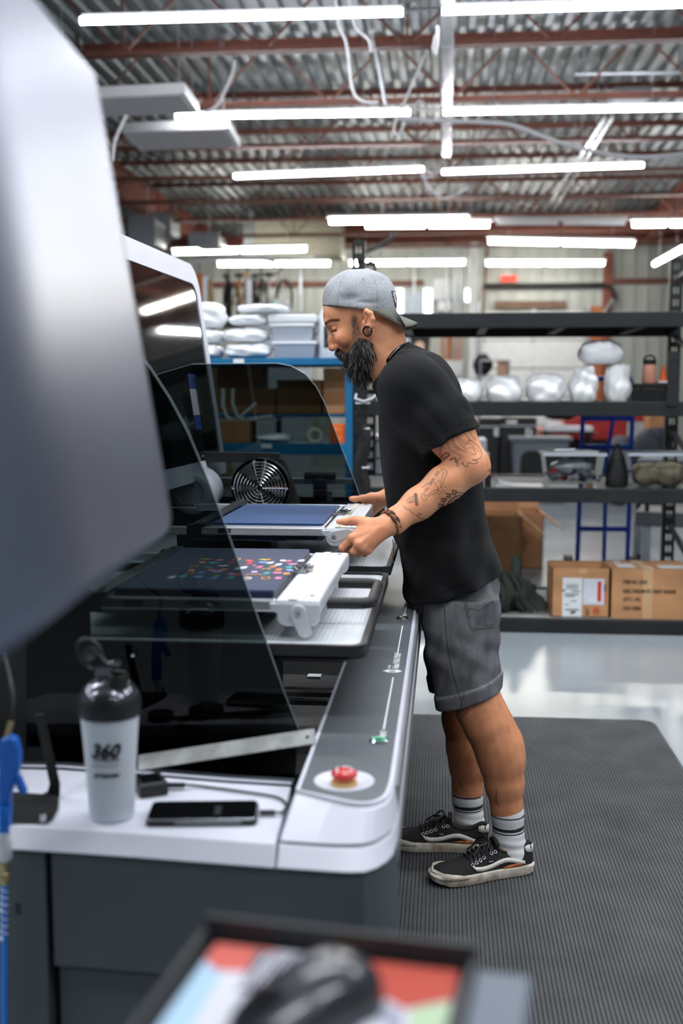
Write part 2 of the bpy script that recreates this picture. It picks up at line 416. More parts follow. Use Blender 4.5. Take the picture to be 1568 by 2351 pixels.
b = B(); ro = [p-(q-p)*.7 for p, q in zip(rim, rin)]; b.strip([p+Vector((0, 0, .0012)) for p in ro], [p+Vector((0, 0, .0012)) for p in rin], True); b.strip([p+Vector((0, 0, .0012)) for p in ro], [p-Vector((0, 0, .004)) for p in ro], True)
obj('panel_rim', b, M_pwhite, prt)
# stop button in its dish (dish drawn on a shallow cup standing just proud of the bezel shell)
b = B().lathe([(RD+.002, .0016), (RD+.001, .0030), (RD-.003, .0030), (RD-.006, .0008), (RD-.014, -.0030), (.001, -.0036)], es, n=40); dish = obj('button_dish', b, M_pwhite, prt, 50)
b = B().lathe([(.021, -.003), (.021, .001), (.013, .002), (.012, .010), (.001, .010)], es, n=28); obj('button_collar', b, mat('stop_yellow', (206, 170, 110), .5), dish, 40)
b = B().lathe([(.010, .006), (.0175, .007), (.0205, .011), (.0205, .015), (.017, .0185), (.008, .020), (.0001, .0202)], es, n=32); sb = obj('stop_button', b, mat('stop_red', (196, 34, 30), .28, var=.03, coat=.4), dish, 50)
bb = B()
for k in range(3):
    a0 = 120*k+20
    pa = [es+Vector((.0125*math.cos(math.radians(a0+t)), .0125*math.sin(math.radians(a0+t)), .0198)) for t in range(0, 90, 15)]
    bb.tube(pa, .0010, 5)
    e = pa[-1]; tdir = (pa[-1]-pa[-2]).normalized(); nn = Vector((tdir.y, -tdir.x, 0))
    bb.add([e+nn*.003, e-nn*.003, e+tdir*.005], [(0, 1, 2)])
obj('arrow_mark', bb, M_ink, dish, kind='stuff')
# print buttons, lines and lettering
XLN = -.1035
def prt_button(px, py, glow):
    c = Pz(px, py, ZB+.001); c.x = XLN-.004
    t = obj('print_button', B().lathe([(.0165, 0), (.0165, .003), (.0135, .0055), (.0115, .0045)], c, n=32), M_chrome, prt, 50)
    obj('lit_ring' if glow else 'ring', B().lathe([(.0120, .0044), (.0116, .0056), (.0104, .0056), (.0100, .0044)], c, n=32), mat('green_ring', (120, 220, 180), .4, var=0, emit=.35, ecol=(90, 230, 170)) if glow else M_chrome, t, 50)
    obj('button_cap', B().lathe([(.0100, .0038), (.006, .0042), (.0001, .0044)], c, n=24), M_chrome, t, 50)
    return c
c1 = prt_button(870, 1703, 1); c2 = prt_button(930, 1421, 0)
def onpanel(px, py): return Pz(px, py, ZB+.0012)
def pline(y0, y1, wd=.0026): obj('panel_line', B().bx(XLN-wd/2, XLN+wd/2, y0, y1, ZB+.0007, ZB+.0012), M_ink, prt)
for (ya, yb) in ((1675, 1555), (1505, 1436), (1408, 1375)): pline(onpanel(900, ya).y, onpanel(900, yb).y)
pline(onpanel(935, 1375).y, 4.2)
text('PRINT', (XLN+.006, onpanel(880, 1690).y-.012, ZB+.001), (0, 1, 0), (-1, 0, 0), .016, M_ink, prt)
text('PRINT', (XLN+.006, onpanel(930, 1414).y-.006, ZB+.001), (0, 1, 0), (-1, 0, 0), .016, M_ink, prt)
ya = onpanel(905, 1540).y
text('Atlas MAX POLY', (XLN+.008, ya+.02, ZB+.001), (0, 1, 0), (-1, 0, 0), .021, M_ink, prt, bold=.0003, width=.15)
text('Kornit', (XLN-.010, ya+.02, ZB+.001), (0, 1, 0), (-1, 0, 0), .011, M_ink, prt)
hx = [Vector((XLN-.004+.021*math.cos(math.radians(a)), ya-.002+.014*math.sin(math.radians(a)), ZB+.0008)) for a in range(0, 360, 60)]
hi = [Vector((XLN-.004+.009*math.cos(math.radians(a)), ya-.002+.006*math.sin(math.radians(a)), ZB+.0008)) for a in range(0, 360, 60)]
b = B()
for k in range(6):
    j = (k+1) % 6; b.prism([hx[k], hx[j], hi[j], hi[k]], (0, 0, .0005))
obj('emblem', b, M_ink, prt)
# fascia under the bezel, metal grey
b = B(); yb = low[-1].y
b.prism([(XO+.006, yb, ZL), (XO+.008, yb, .64), (XO+.003, yb, .58), (XO-.03, yb, .575), (XO-.06, yb, ZL)], (0, YE-yb, 0)); obj('front_fascia', b, M_fascia, prt, 30)
b = B(); b.bx(XO-.002, XO+.0055, top[-1].y+.02, YE, ZL+.002, ZB-.006); obj('bezel_side_strip', b, M_fascia, prt, 30, .002)
# worktop at the near end
wl = [Pz(*q, ZW) for q in ((-260, 1872), (21, 1893), (198, 1905), (332, 1914), (480, 1925), (632, 1936))]
bk = [Pz(*q, ZW) for q in ((-260, 1762), (21, 1765), (140, 1767), (380, 1785), (520, 1797), (668, 1806))]
b = B(); n_ = len(wl)
wz = Vector((0, 0, -.03))
ll = [Pz(*q, ZL) for q in ((-260, 1930), (27, 1952), (190, 1962), (319, 1971), (475, 1983), (631, 1995))]
b.loft([[wl[i], bk[i], bk[i]+wz, ll[i]] for i in range(n_)]); obj('worktop', b, M_pwhite, prt, 30, .002)
b = B(); b.tube([p+Vector((0, .004, .004)) for p in bk[1:]], .0022, 6); obj('worktop_edge', b, M_pwhite, prt, 30)
b = B(); b.loft([[p+Vector((0, .006, .003)), p+Vector((0, .05, -.004)), p+Vector((0, .05, -.03)), p+Vector((0, .006, -.03))] for p in bk]); obj('rear_ledge', b, M_pdark, prt, 30)
# charcoal end panels
e0 = [Vector((p.x, p.y+.006, 0)) for p in ll]+[Vector((p.x-.001, p.y+.006, 0)) for p in low[1:]]
def panel(name, pts, z0, z1, th, m, **k):
    b = B(); f = [Vector((p.x, p.y, 0)) for p in pts]
    b.loft([[Vector((p.x, p.y, z1)), Vector((p.x, p.y+th, z1)), Vector((p.x, p.y+th, z0)), Vector((p.x, p.y, z0))] for p in f]); return obj(name, b, m, prt, 30, .002, **k)
xs = Pz(105, 1960, ZL).x
def at_x(x):
    for a, c in zip(e0, e0[1:]):
        if a.x <= x <= c.x: return a.lerp(c, (x-a.x)/(c.x-a.x))
    return e0[0]
rgt = [at_x(xs+.004)]+[p for p in e0 if p.x > xs+.006]; lft = [p for p in e0 if p.x < xs-.008]+[at_x(xs-.006)]
panel('end_panel', rgt, .495, ZL-.004, .05, M_pdark); panel('door_panel', lft, .10, ZL-.004, .05, M_pdark); panel('lower_panel', [p+Vector((0, .02, 0)) for p in rgt[:-3]], .10, .485, .05, M_pdark)
b = B(); b.prism([(-1.95, 1.86, 0), (-.62, 1.76, 0), (-.24, 1.68, 0), (-.21, 1.70, 0), (-.21, YE, 0), (-1.95, YE, 0)], (0, 0, .36)); b.v = [v+Vector((0, 0, .06)) for v in b.v]; obj('base_frame', b, M_int, prt)
obj('front_wall', B().bx(-.235, -.212, 1.72, YE, .4, .70), M_int, prt)
obj('rear_wall', B().bx(-1.75, -1.70, 1.9, YE, .4, 1.25), M_int, prt); obj('far_wall', B().bx(-1.7, -.23, YE-.05, YE, .4, .95), M_int, prt)
for k, (x, y) in enumerate(((-.28, 1.95), (-1.8, 1.95), (-.28, 4.2), (-1.8, 4.2))): obj('foot', B().cyl((x, y, 0), (x, y, .065), .035), M_rub, prt, 40)
# interior cross rails seen in the well
for (xa, ya_, xb, z, m) in ((640, 1588, 735, .62, M_alu), (650, 1607, 745, .60, M_alu)):
    p = Pz(xa, ya_, z); obj('cross_rail', B().bx(-1.3, -.24, p.y, p.y+.025, z-.012, z), m, prt)
p = Pz(705, 1553, .62); obj('small_plate', B().bx(p.x, p.x+.035, p.y, p.y+.03, .613, .62), M_white, prt)
# door badge and socket
p = Pz(65, 1997, ZL); 
def face(px, py):       # point on the near-end face
    for Y in [1.55+.002*i for i in range(200)]:
        q = P(px, py, Y)
        if q.y >= at_x(q.x).y: return q
    return q
fn = Vector((-.2, -1, 0)).normalized(); c = face(65, 1997)+fn*.001; fu = Vector((1, -.2, 0)).normalized(); fz = Vector((0, 0, 1))
ringp = [c+fu*(.0165*math.cos(t))+fz*(.0165*math.sin(t)) for t in [2*math.pi*k/32 for k in range(32)]]
bd = obj('door_badge', B().tube(ringp, .0011, 5, True), mat('badge_grey', (150, 156, 160), .5, var=0), prt)
b = B().prism([c+fu*-.008+fz*-.006, c+fu*.008+fz*-.006, c+fu*.008+fz*-.003, c+fu*-.008+fz*-.003], fn*.001)
b.prism([c+fu*(-.005+.003*math.cos(t))+fz*(.003+.004*math.sin(t)) for t in [k*.785 for k in range(8)]], fn*.001); b.prism([c+fu*.003+fz*-.001, c+fu*.006+fz*-.001, c+fu*.005+fz*.006, c+fu*.003+fz*.006], fn*.001)
obj('badge_symbol', b, MATS['badge_grey'], bd)
c = face(45, 2075)+fn*.001
obj('door_socket', B().prism([c+fu*-.018+fz*-.024, c+fu*.018+fz*-.024, c+fu*.018+fz*.024, c+fu*-.018+fz*.024], fn*-.02), M_int, prt, bevel=.003)
obj('door_socket', B().prism([c+fu*-.012+fz*-.016, c+fu*.004+fz*-.016, c+fu*.004+fz*.004, c+fu*-.012+fz*.004], fn*.004), M_black, prt, bevel=.002)

# near hood: folded silver sheet cover, seen along its front
HY = 1.40; hdir = Vector((-.081, 1, 0)).normalized(); hc = P(395, 1190, HY)
hs = Vector((1, .081, 0)).normalized()
pr = []
def hp(px, py): 
    q = P(px, py, HY)-hc; return q.dot(hs), q.z
a0 = hp(60, -20); a1 = hp(208, 160); a2 = hp(226, 190); a3 = hp(310, 690); a4 = hp(393, 1180)
pr = [(a0[0]-.25, a0[1]+.32), a0, a1, (a1[0]+.0075, a1[1]-.008), a2, a3, a4]
r = .035; cxy = (a4[0]-r, a4[1]-.004)
for k in range(1, 9):
    t = math.radians(4-k*11); pr.append((cxy[0]+r*math.cos(t), cxy[1]+r*math.sin(t)))
pr += [(cxy[0]-.10, cxy[1]-r-.006), (cxy[0]-.24, cxy[1]-r+.012)]
inn = [(x-.02 if i > 1 else x, z-.012) for i, (x, z) in enumerate(pr)]
def hpt(x, z, s): return hc+hs*x+Vector((0, 0, z))-hdir*s
b = B(); n_ = len(pr)
b.strip([hpt(x, z, 0) for x, z in pr], [hpt(x, z, .95) for x, z in pr])
ns = obj('near_hood', b, M_hood, prt, 25); md = ns.modifiers.new('sheet', 'SOLIDIFY'); md.thickness = .004; md.offset = -1
b = B(); endp = [hpt(x, z, .004) for x, z in pr]+[hpt(pr[-1][0], pr[0][1], .004)]
b.prism(endp, -hdir*.01); obj('hood_end_plate', b, M_pdark, ns)
# the hood is carried on a dark housing behind it
b = B(); b.prism([hpt(-.24, -.035, .012), hpt(-.06, -.042, .012), hpt(-.09, .4, .012), hpt(-.20, .78, .012), hpt(-.5, .78, .012), hpt(-.5, -.035, .012)], -hdir*.7); obj('hood_housing', b, M_int, ns)
# tilted underside carriage, black, hidden in the shade under the hood
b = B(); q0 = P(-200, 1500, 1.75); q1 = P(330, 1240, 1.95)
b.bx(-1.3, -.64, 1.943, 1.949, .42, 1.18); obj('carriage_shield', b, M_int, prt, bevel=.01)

# near smoked guard
def gplane(pts, Y, th): return B().prism([P(x, y, Y) for x, y in pts], (0, th, 0))
YG = 1.935
g = [(60, 1775), (60, 740), (255, 760), (300, 790), (345, 845), (390, 915), (430, 990), (470, 1085), (520, 1215), (560, 1330), (610, 1470), (650, 1585), (684, 1672), (676, 1790)]
gl = obj('smoked_guard', gplane(g, YG, .006), M_smoke, prt)
ed = obj('guard_edge', B().tube([P(x, y, YG+.003) for x, y in g[2:13]], .0016, 5), mat('acrylic_edge', (150, 165, 170), .25, var=0), gl)
def bolt(px, py, Y, r=.006, parent=None): return obj('bolt', B().lathe([(r, 0), (r, .004), (r*.6, .007), (.0001, .0075)], P(px, py, Y), (0, -1, 0), n=12), M_chrome, parent or prt, 40)
bolt(307, 1503, YG-.002, .005)
# far smoked guard with its black bracket
YF2 = 3.80
cs = [(415, 1165), (415, 868), (421, 848), (440, 836), (635, 834), (668, 840), (700, 858), (726, 888), (745, 925), (760, 965), (790, 1045), (815, 1108), (835, 1165)]
gl = obj('smoked_guard', gplane(cs, YF2, .006), M_smoke, prt)
obj('guard_edge', B().tube([P(x, y, YF2+.003) for x, y in cs[1:]], .0014, 5), MATS['acrylic_edge'], gl)
YK = 3.77
b = B()
for seg in (((420, 1036), (640, 1040), (634, 1062), (420, 1060)), ((640, 1040), (655, 1060), (700, 1190), (668, 1190), (634, 1062)), ((420, 1036), (440, 1036), (440, 1190), (420, 1190))): b.prism([P(x, y, YK) for x, y in seg], (0, .02, 0))
br = obj('guard_bracket', b, M_black, prt, bevel=.002)
bolt(644, 1053, YK, .004, br); bolt(468, 1047, YK, .004, br)
# black bracket with foot on the worktop
f0 = Pz(62, 1893, ZW); ff = Pz(140, 1820, ZW)
b = B()
yb0 = Pz(100, 1880, ZW).y; yb1 = Pz(100, 1800, ZW).y+.06
b.prism([Pz(20, 1893, ZW), Pz(108, 1893, ZW), Pz(122, 1883, ZW), Pz(134, 1860, ZW), Pz(136, 1830, ZW), Pz(22, 1822, ZW)], (0, 0, .004))
yv = Pz(100, 1828, ZW).y
b.prism([P(x, y, yv) for x, y in ((20, 1838), (136, 1838), (137, 1800), (100, 1640), (80, 1640), (113, 1800), (108, 1818), (95, 1824), (20, 1822))], (0, .004, 0))
bk_ = obj('support_bracket', b, M_black, prt, bevel=.0012)
c = Pz(96, 1888, ZW+.004); c.y += .004
obj('bolt', B().cyl(c, c+Vector((0, 0, .012)), .0045, n=12), M_chrome, bk_, 40)
# far hood: white rimmed black glass
fd = Vector((.04, 1, 0)).normalized(); fc = P(520, 1085, 4.05); fs = Vector((1, -.04, 0)).normalized()
def fp(px, py): q = P(px, py, 4.05)-fc; return q.dot(fs), q.z
A = [fp(*q) for q in ((430, 612), (462, 690), (485, 820), (505, 960), (521, 1085))]
front = lambda s, k, inset=0: fc+fs*(A[k][0]-inset)+Vector((0, 0, A[k][1]))-fd*s
tz = A[0][1]; bz = A[-1][1]; xb = A[-1][0]; tilt = (A[-1][0]-A[1][0])/(A[1][1]-bz)
def fpt(s, z, o=0): return fc+fs*(xb-(z-bz)*tilt-o)+Vector((0, 0, z))-fd*s      # on the tilted front plane
LEN = 1.75
fr_out = rounded(0, LEN, bz, tz, [.03, .1, .1, .03], 6); fr_in = rounded(.05, LEN-.08, bz+.06, tz-.07, [.03, .06, .06, .03], 6)
b = B(); b.strip([fpt(s, z) for s, z in fr_out], [fpt(s, z) for s, z in fr_in], True); b.strip([fpt(s, z) for s, z in fr_in], [fpt(s, z, .012) for s, z in fr_in], True)
b.strip([fpt(s, z, .06) for s, z in fr_out], [fpt(s, z) for s, z in fr_out], True)
fh = obj('far_hood_frame', b, M_pwhite, prt, 35)
b = B(); b.prism([fpt(s, z, .004) for s, z in fr_in], -fs*.006); obj('hood_window', b, M_darkglass, fh)
b = B(); b.prism([fpt(s, z, .062) for s, z in fr_out], -fs*.22); obj('hood_back', b, M_int, fh)
b = B(); b.bx(-1.5, -1.08, 2.3, 4.0, .9, 1.02); obj('hood_carrier', b, M_int, prt)
lb = B(); lb.prism([fpt(.16, 1.37-fc.z, .003), fpt(.30, 1.37-fc.z, .003), fpt(.30, 1.22-fc.z, .003), fpt(.16, 1.22-fc.z, .003)], fs*.001) if False else None
for z0, z1, cc, nm in ((1.45, 1.50, (18, 36, 80), 'label_blue'), (1.36, 1.449, (110, 114, 118), 'label_white'), (1.31, 1.359, (18, 36, 80), 'label_blue')):
    obj('warning_label', B().prism([fpt(.22, z0-.08-fc.z, .0035), fpt(.33, z0-.08-fc.z, .0035), fpt(.33, z1-.08-fc.z, .0035), fpt(.22, z1-.08-fc.z, .0035)], fs*.0006), mat(nm, cc, .4, var=0), fh)
# fan with chrome finger guard
FY = 3.70; fcn = P(597, 1120, FY); Rf = .088
fan = obj('fan_housing', B().lathe([(Rf+.012, 0), (Rf+.012, .07), (Rf+.004, .075), (Rf, 0)], fcn, (0, 1, 0), n=36), M_black, prt, 40)
for k in range(1, 9):
    r = Rf*k/8; obj('guard_ring', B().tube([fcn+Vector((r*math.cos(t), -.006-.006*(1-k/8), r*math.sin(t))) for t in [2*math.pi*j/36 for j in range(36)]], .0021, 5, True), M_chrome, fan, 60)
b = B()
for a in (0, 180, 76, 104, 256, 284): b.cyl(fcn+Vector((.012*math.cos(math.radians(a)), -.011, .012*math.sin(math.radians(a)))), fcn+Vector((Rf*math.cos(math.radians(a)), -.005, Rf*math.sin(math.radians(a)))), .0016, n=5)
obj('guard_spoke', b, M_chrome, fan, kind='stuff')
for a in (0, 180, 78, 102): 
    q = fcn+Vector(((Rf+.004)*math.cos(math.radians(a)), -.004, (Rf+.004)*math.sin(math.radians(a)))); obj('bolt', B().lathe([(.005, 0), (.005, .004), (.002, .006)], q, (0, -1, 0), n=10), M_chrome, fan, 40)
for k in range(7):
    a = 2*math.pi*k/7; u = Vector((math.cos(a), 0, math.sin(a))); v = Vector((-math.sin(a), 0, math.cos(a)))
    obj('fan_blade', B().add([fcn+u*.025+Vector((0, .02, 0)), fcn+u*.08-v*.022+Vector((0, .02, 0)), fcn+u*.08+v*.022+Vector((0, .045, 0)), fcn+u*.025+v*.012+Vector((0, .04, 0))], [(0, 1, 2, 3)]), M_int, fan)
obj('fan_hub', B().cyl(fcn+Vector((0, .015, 0)), fcn+Vector((0, .05, 0)), .03, n=20), M_int, fan, 40)
# grey round motor cover behind the near guard
mc = P(437, 1132, 3.6); gm = mat('motor_grey', (150, 156, 166), .5)
mo = obj('motor_cover', B().lathe([(.078, .16), (.078, .03), (.072, .018), (.066, .014), (.066, .008), (.060, .002), (.046, .0), (.044, .006), (.0001, .006)], mc, (0, 1, 0), n=36), gm, prt, 35)
obj('motor_block', B().bx(mc.x-.06, mc.x+.06, 3.62, 3.76, .9, mc.z-.03), M_int, prt, bevel=.005)
# parts seen through the far guard, right of the fan
q = P(735, 1110, 4.2); obj('valve_body', B().box(q+Vector((0, 0, -.05)), (.05, .05, .14)), M_int, prt, bevel=.006); obj('valve_knob', B().cyl(q+Vector((-.06, 0, .03)), q+Vector((.06, 0, .03)), .014), M_black, prt, 40)
obj('cable_chain', B().bx(-.9, -.35, 4.2, 4.25, 1.01, 1.03), M_alu, prt); obj('gauge_plate', B().box(P(742, 1140, 4.22), (.07, .01, .04)), M_fascia, prt, bevel=.003)

# drip trays
def tray(y0, y1, z=.895):
    x0, x1 = -1.25, -.137
    o = rounded(x0, x1, y0, y1, .03); i = rounded(x0+.012, x1-.012, y0+.012, y1-.012, .022)
    b = B(); b.strip([(x, y, z-.018) for x, y in o], [(x, y, z+.006) for x, y in o], True); b.strip([(x, y, z+.006) for x, y in o], [(x, y, z+.006) for x, y in i], True); b.strip([(x, y, z+.006) for x, y in i], [(x, y, z-.002) for x, y in i], True)
    b.prism([(x, y, z-.018) for x, y in o], (0, 0, .004)); b.prism([(x, y, z-.030) for x, y in rounded(x0+.03, x1-.03, y0+.02, y1-.02, .03)], (0, 0, .012))
    t = obj('drip_tray', b, M_rub, prt, 35)
    m = bpy.data.materials.get('tray_mesh')
    if not m:
        m = mat('tray_mesh', (205, 210, 216), .35, .25, var=.03); N = m.node_tree.nodes; L = m.node_tree.links
        vo = N.new('ShaderNodeTexVoronoi'); vo.inputs['Scale'].default_value = 110; vo.inputs['Randomness'].default_value = .05
        tc = N.new('ShaderNodeTexCoord'); L.new(tc.outputs['Object'], vo.inputs['Vector'])
        bp = N.new('ShaderNodeBump'); bp.inputs['Strength'].default_value = .6; bp.inputs['Distance'].default_value = .004; L.new(vo.outputs['Distance'], bp.inputs['Height']); L.new(bp.outputs[0], N['Principled BSDF'].inputs['Normal'])
    b = B(); b.prism([(x, y, z-.006) for x, y in i], (0, 0, .006)); obj('tray_sheet', b, m, t)
    b = B(); b.bx(-1.0, -.5, (y0+y1)/2-.12, (y0+y1)/2+.12, .42, z-.029); obj('tray_pedestal', b, M_int, prt)
tray(1.95, 2.79); tray(2.87, 3.70)

# pallets
def pallet(y0, y1, zt, lab, fabric, first):
    t = thing('garment_pallet', lab, 'pallet', (-.45, (y0+y1)/2, zt-.08), 'sliding garment pallets of the printer')
    def bx(nm, x0, x1, ya, yb, za, zb, m, par=t, bv=.003): return obj(nm, B().bx(x0, x1, ya, yb, zt+za, zt+zb), m, par, bevel=bv)
    xa, xe = -.312, -.226
    eb = bx('end_block', xa, xe, y0, y1, -.030, 0, M_alus, bv=.006)
    for ya in (y0, y1-.012):                      # cheeks with a stepped lower edge
        b = B(); pf = [(xa-.010, -.006), (xa-.010, -.018), (xa+.004, -.026), (xa+.004, -.038), (xa+.012, -.047), (xa+.022, -.050), (xe-.012, -.050), (xe-.002, -.040), (xe, -.006)]
        b.prism([(x, ya+(-.0012 if ya == y0 else .0012), zt+z) for x, z in pf], (0, .012, 0)); obj('cheek', b, M_alus, t, bevel=.003)
    ly = y0-(.008 if first else .0035); lx = xa+.045 if first else xa+.024; la = -70 if first else 15
    u = Vector((math.cos(math.radians(la)), 0, math.sin(math.radians(la)))); v = Vector((-u.z, 0, u.x)); lo = Vector((lx, ly, zt-.024))
    pts = [lo+u*(.036+.0125*math.cos(a))+v*(.0125*math.sin(a)) for a in [math.radians(q) for q in range(-90, 91, 20)]]+[lo+u*(.0155*math.cos(a))+v*(.0155*math.sin(a)) for a in [math.radians(q) for q in range(90, 271, 20)]]
    lt = obj('latch', B().prism(pts, (0, .007 if first else .003, 0)), M_alus, t, bevel=.0015)
    obj('latch_screw', B().lathe([(.006, 0), (.006, .003), (.0025, .003), (.0025, .001)], lo+Vector((0, 0, 0)), (0, -1, 0), n=14), M_chrome, lt, 40)
    bx('cream_strip', xa+.026, xa+.042, y0+.002, y1-.002, 0, .0012, M_cream, bv=0)
    ym = (y0+y1)/2+.02
    cl = bx('clip_plate', xa-.012, xa+.022, ym-.03, ym+.03, .001, .004, M_steel2, bv=.001)
    bb = B()
    for k in range(12): bb.tube([Vector((xa-.01+random.random()*.05, ym-.03+random.random()*.06, zt+.006+random.random()*.006)) for _ in range(3)], .002, 5)
    obj('clip_spring', bb, M_chrome, cl, kind='stuff')
    for q in ((xe-.02, y0+.04), (xe-.02, y1-.04)): obj('bolt', B().cyl((q[0], q[1], zt), (q[0], q[1], zt+.002), .005, n=12), M_chrome, t, 40)
    x0 = -1.05
    for ya in (y0+.004, y1-.026):                 # side rails
        rl = bx('side_rail', -.80, xa, ya, ya+.022, -.024, -.002, M_alu)
        obj('guide_rod', B().cyl((x0, ya+.011, zt-.012), (-.78, ya+.011, zt-.012), .007), M_chrome, rl, 40)
        bx('rail_block', -.685, -.645, ya-.004, ya+.024, -.03, .004, M_black, bv=.003); bx('rail_stop', -.60 if ya < ym else -.62, -.565, ya-.001, ya+.001, -.018, -.006, M_clamp, bv=0)
    ck = bx('clamp_bar', -.665, -.632, y0-.006, y1+.006, .002, .010, M_clamp, bv=.002)
    for q in (y0+.03, y1-.03): obj('bolt', B().cyl((-.648, q, zt+.010), (-.648, q, zt+.014), .006, n=12), M_chrome, ck, 40)
    # platen board under the garment
    bx('platen_board', -.63, xa-.008, y0+.03, y1-.03, -.02, -.004, M_alu)
    if first: o = rounded(-.628, xa-.006, y0+.032, y1-.032, .006); hh = .012
    else: o = rounded(-.628, xa-.014, y0+.07, y1-.07, .01); hh = .002
    b = B(); b.prism([(x, y, zt-.004) for x, y in o], (0, 0, hh+.004)); obj('garment_top', b, fabric, t, bevel=.004 if first else .001, seg=3)
    # the rest of the garment hanging underneath
    b = B(); N_ = 26; rings = []
    for k in range(9):
        f = k/8; x = -.70+f*(.36); ring = []
        for j in range(N_):
            a = 2*math.pi*j/N_; wob = .006*math.sin(5*a+k*1.7)+.004*math.sin(9*a-k)
            sc = .55+.45*math.sin(math.pi*min(1, .18+f*.8))
            ring.append(Vector((x+.006*math.sin(3*a+k), ym-.02+(.225+wob)*math.cos(a), zt-.046+(.019*sc+wob*.3)*math.sin(a))))
        rings.append(ring)
    b.loft(rings); obj('garment_fold', b, M_navy, t, 60)
    # black loop handle
    hy0, hy1 = y0+.11, y1-.16
    if first: hy0, hy1 = Px(795, 1345, xe).y, Px(795, 1345, xe).y+.2
    hy0 = y0+.16; hy1 = y0+.40; zz = zt-.035; r = .012; q = .03; xo = xe+(.085 if first else .045)
    pts = [Vector((xe-.004, hy0, zz)), Vector((xo-q, hy0, zz))]+[Vector((xo-q+q*math.sin(a), hy0+q-q*math.cos(a), zz)) for a in (.4, .8, 1.2, 1.57)]+[Vector((xo-q+q*math.cos(a), hy1-q+q*math.sin(a), zz)) for a in (0, .4, .8, 1.2)]+[Vector((xo-q, hy1, zz)), Vector((xe-.004, hy1, zz))]
    obj('handle', B().tube(pts, r, 12), M_rub, t, 60)
    # slide post down to the tray
    b = B(); b.bx(-.78, -.50, ym-.07, ym+.07, zt-.0742 if first else zt-.1042, zt-.055); obj('slide_post', b, M_int, t, bevel=.004)
    return t
p1 = pallet(2.02, 2.65, .97, 'near sliding pallet holding a dark navy shirt printed with small colourful motifs', M_navy, True)
p2 = pallet(2.90, 3.55, 1.0, 'far sliding pallet with plain blue cloth gripped by the man', M_blue, False)
# colourful printed motifs on the near garment
cols = {'orange': (222, 150, 70), 'pink': (222, 130, 160), 'red': (214, 84, 76), 'teal': (90, 176, 176), 'green': (70, 140, 104), 'light_blue': (120, 160, 214), 'cream': (232, 214, 196), 'white': (236, 236, 240), 'lilac': (190, 160, 214), 'yellow': (226, 180, 74)}
mo = [(465, 1283, 'yellow', 0), (474, 1284, 'yellow', 0), (483, 1284, 'orange', 0), (505, 1286, 'pink', 1), (543, 1284, 'orange', 3), (572, 1287, 'red', 2), (607, 1285, 'yellow', 1), (618, 1284, 'orange', 0), (650, 1287, 'cream', 2), (663, 1288, 'pink', 4), (465, 1291, 'orange', 2), (490, 1292, 'teal', 5), (502, 1292, 'light_blue', 0), (533, 1292, 'red', 4), (573, 1293, 'red', 4), (604, 1291, 'light_blue', 5), (621, 1292, 'white', 4), (640, 1296, 'white', 4), (672, 1295, 'pink', 5), (445, 1301, 'yellow', 6), (478, 1303, 'green', 5), (513, 1299, 'cream', 1), (548, 1305, 'white', 4), (560, 1303, 'white', 4), (596, 1302, 'pink', 4), (584, 1298, 'pink', 0), (627, 1301, 'orange', 4), (664, 1302, 'teal', 4), (440, 1309, 'orange', 2), (485, 1309, 'pink', 1), (513, 1308, 'orange', 1), (500, 1312, 'lilac', 5), (584, 1313, 'lilac', 2), (610, 1308, 'yellow', 6), (640, 1308, 'orange', 4), (665, 1309, 'light_blue', 2), (435, 1316, 'orange', 3), (462, 1315, 'light_blue', 4), (498, 1320, 'green', 2), (532, 1318, 'pink', 2), (548, 1319, 'red', 2), (573, 1321, 'orange', 6), (590, 1321, 'orange', 6), (612, 1316, 'teal', 4), (637, 1315, 'pink', 5), (658, 1317, 'orange', 2), (420, 1323, 'teal', 1), (455, 1324, 'light_blue', 5), (492, 1327, 'light_blue', 4), (530, 1326, 'teal', 4), (567, 1328, 'white', 3), (568, 1327, 'orange', 0), (610, 1327, 'orange', 3), (639, 1327, 'pink', 2), (395, 1325, 'white', 4), (692, 1287, 'white', 4)]
by = {}
zm = .97+.0123
for px, py, cc, kd in mo:
    c = Pz(px, py, zm); b = by.setdefault(cc, B()); rr = random.Random(px*7+py); a0 = rr.random()*6
    def blob(cx_, rx, ry, n=10, lob=0, rot=0.):
        out = []
        for k in range(n):
            t = 2*math.pi*k/n; q = 1+(lob if k % 2 else -lob); x = rx*q*math.cos(t); y = ry*q*math.sin(t)
            out.append(cx_+Vector((x*math.cos(rot)-y*math.sin(rot), x*math.sin(rot)+y*math.cos(rot), 0)))
        return out
    s = .0085
    if kd == 0: b.prism(blob(c, s*.5, s*.7, 8), (0, 0, .0003))
    elif kd == 1: b.prism(blob(c, s*.95, s*1.5, 12, .28, a0), (0, 0, .0003))
    elif kd == 2: b.prism(blob(c, s*.9, s*1.6, 8, .12, a0*.1), (0, 0, .0003))
    elif kd == 3:
        o = blob(c, s*1.1, s*2, 16); i = blob(c, s*.8, s*1.5, 16); b.strip([p+Vector((0, 0, .0003)) for p in o], [p+Vector((0, 0, .0003)) for p in i], True)
    elif kd == 4:
        for dy in (-1.4, 0, 1.4): b.prism(blob(c+Vector((0, dy*s*.9, 0)), s*1.1, s*.42, 7, .15, .5), (0, 0, .0003))
    elif kd == 5: b.prism(blob(c, s*1.3, s*1.2, 12, .06, .4), (0, 0, .0003))
    else:
        o = [c+Vector((s*1.2*math.cos(t), s*2*math.sin(t), .0003)) for t in [.2+.35*k for k in range(9)]]; i = [c+Vector((s*.8*math.cos(t), s*1.3*math.sin(t), .0003)) for t in [.2+.35*k for k in range(9)]]
        b.strip(o, i)
for cc, b in by.items(): obj('printed_motif', b, mat('print_'+cc, cols[cc], .7, var=0), p1, kind='stuff')
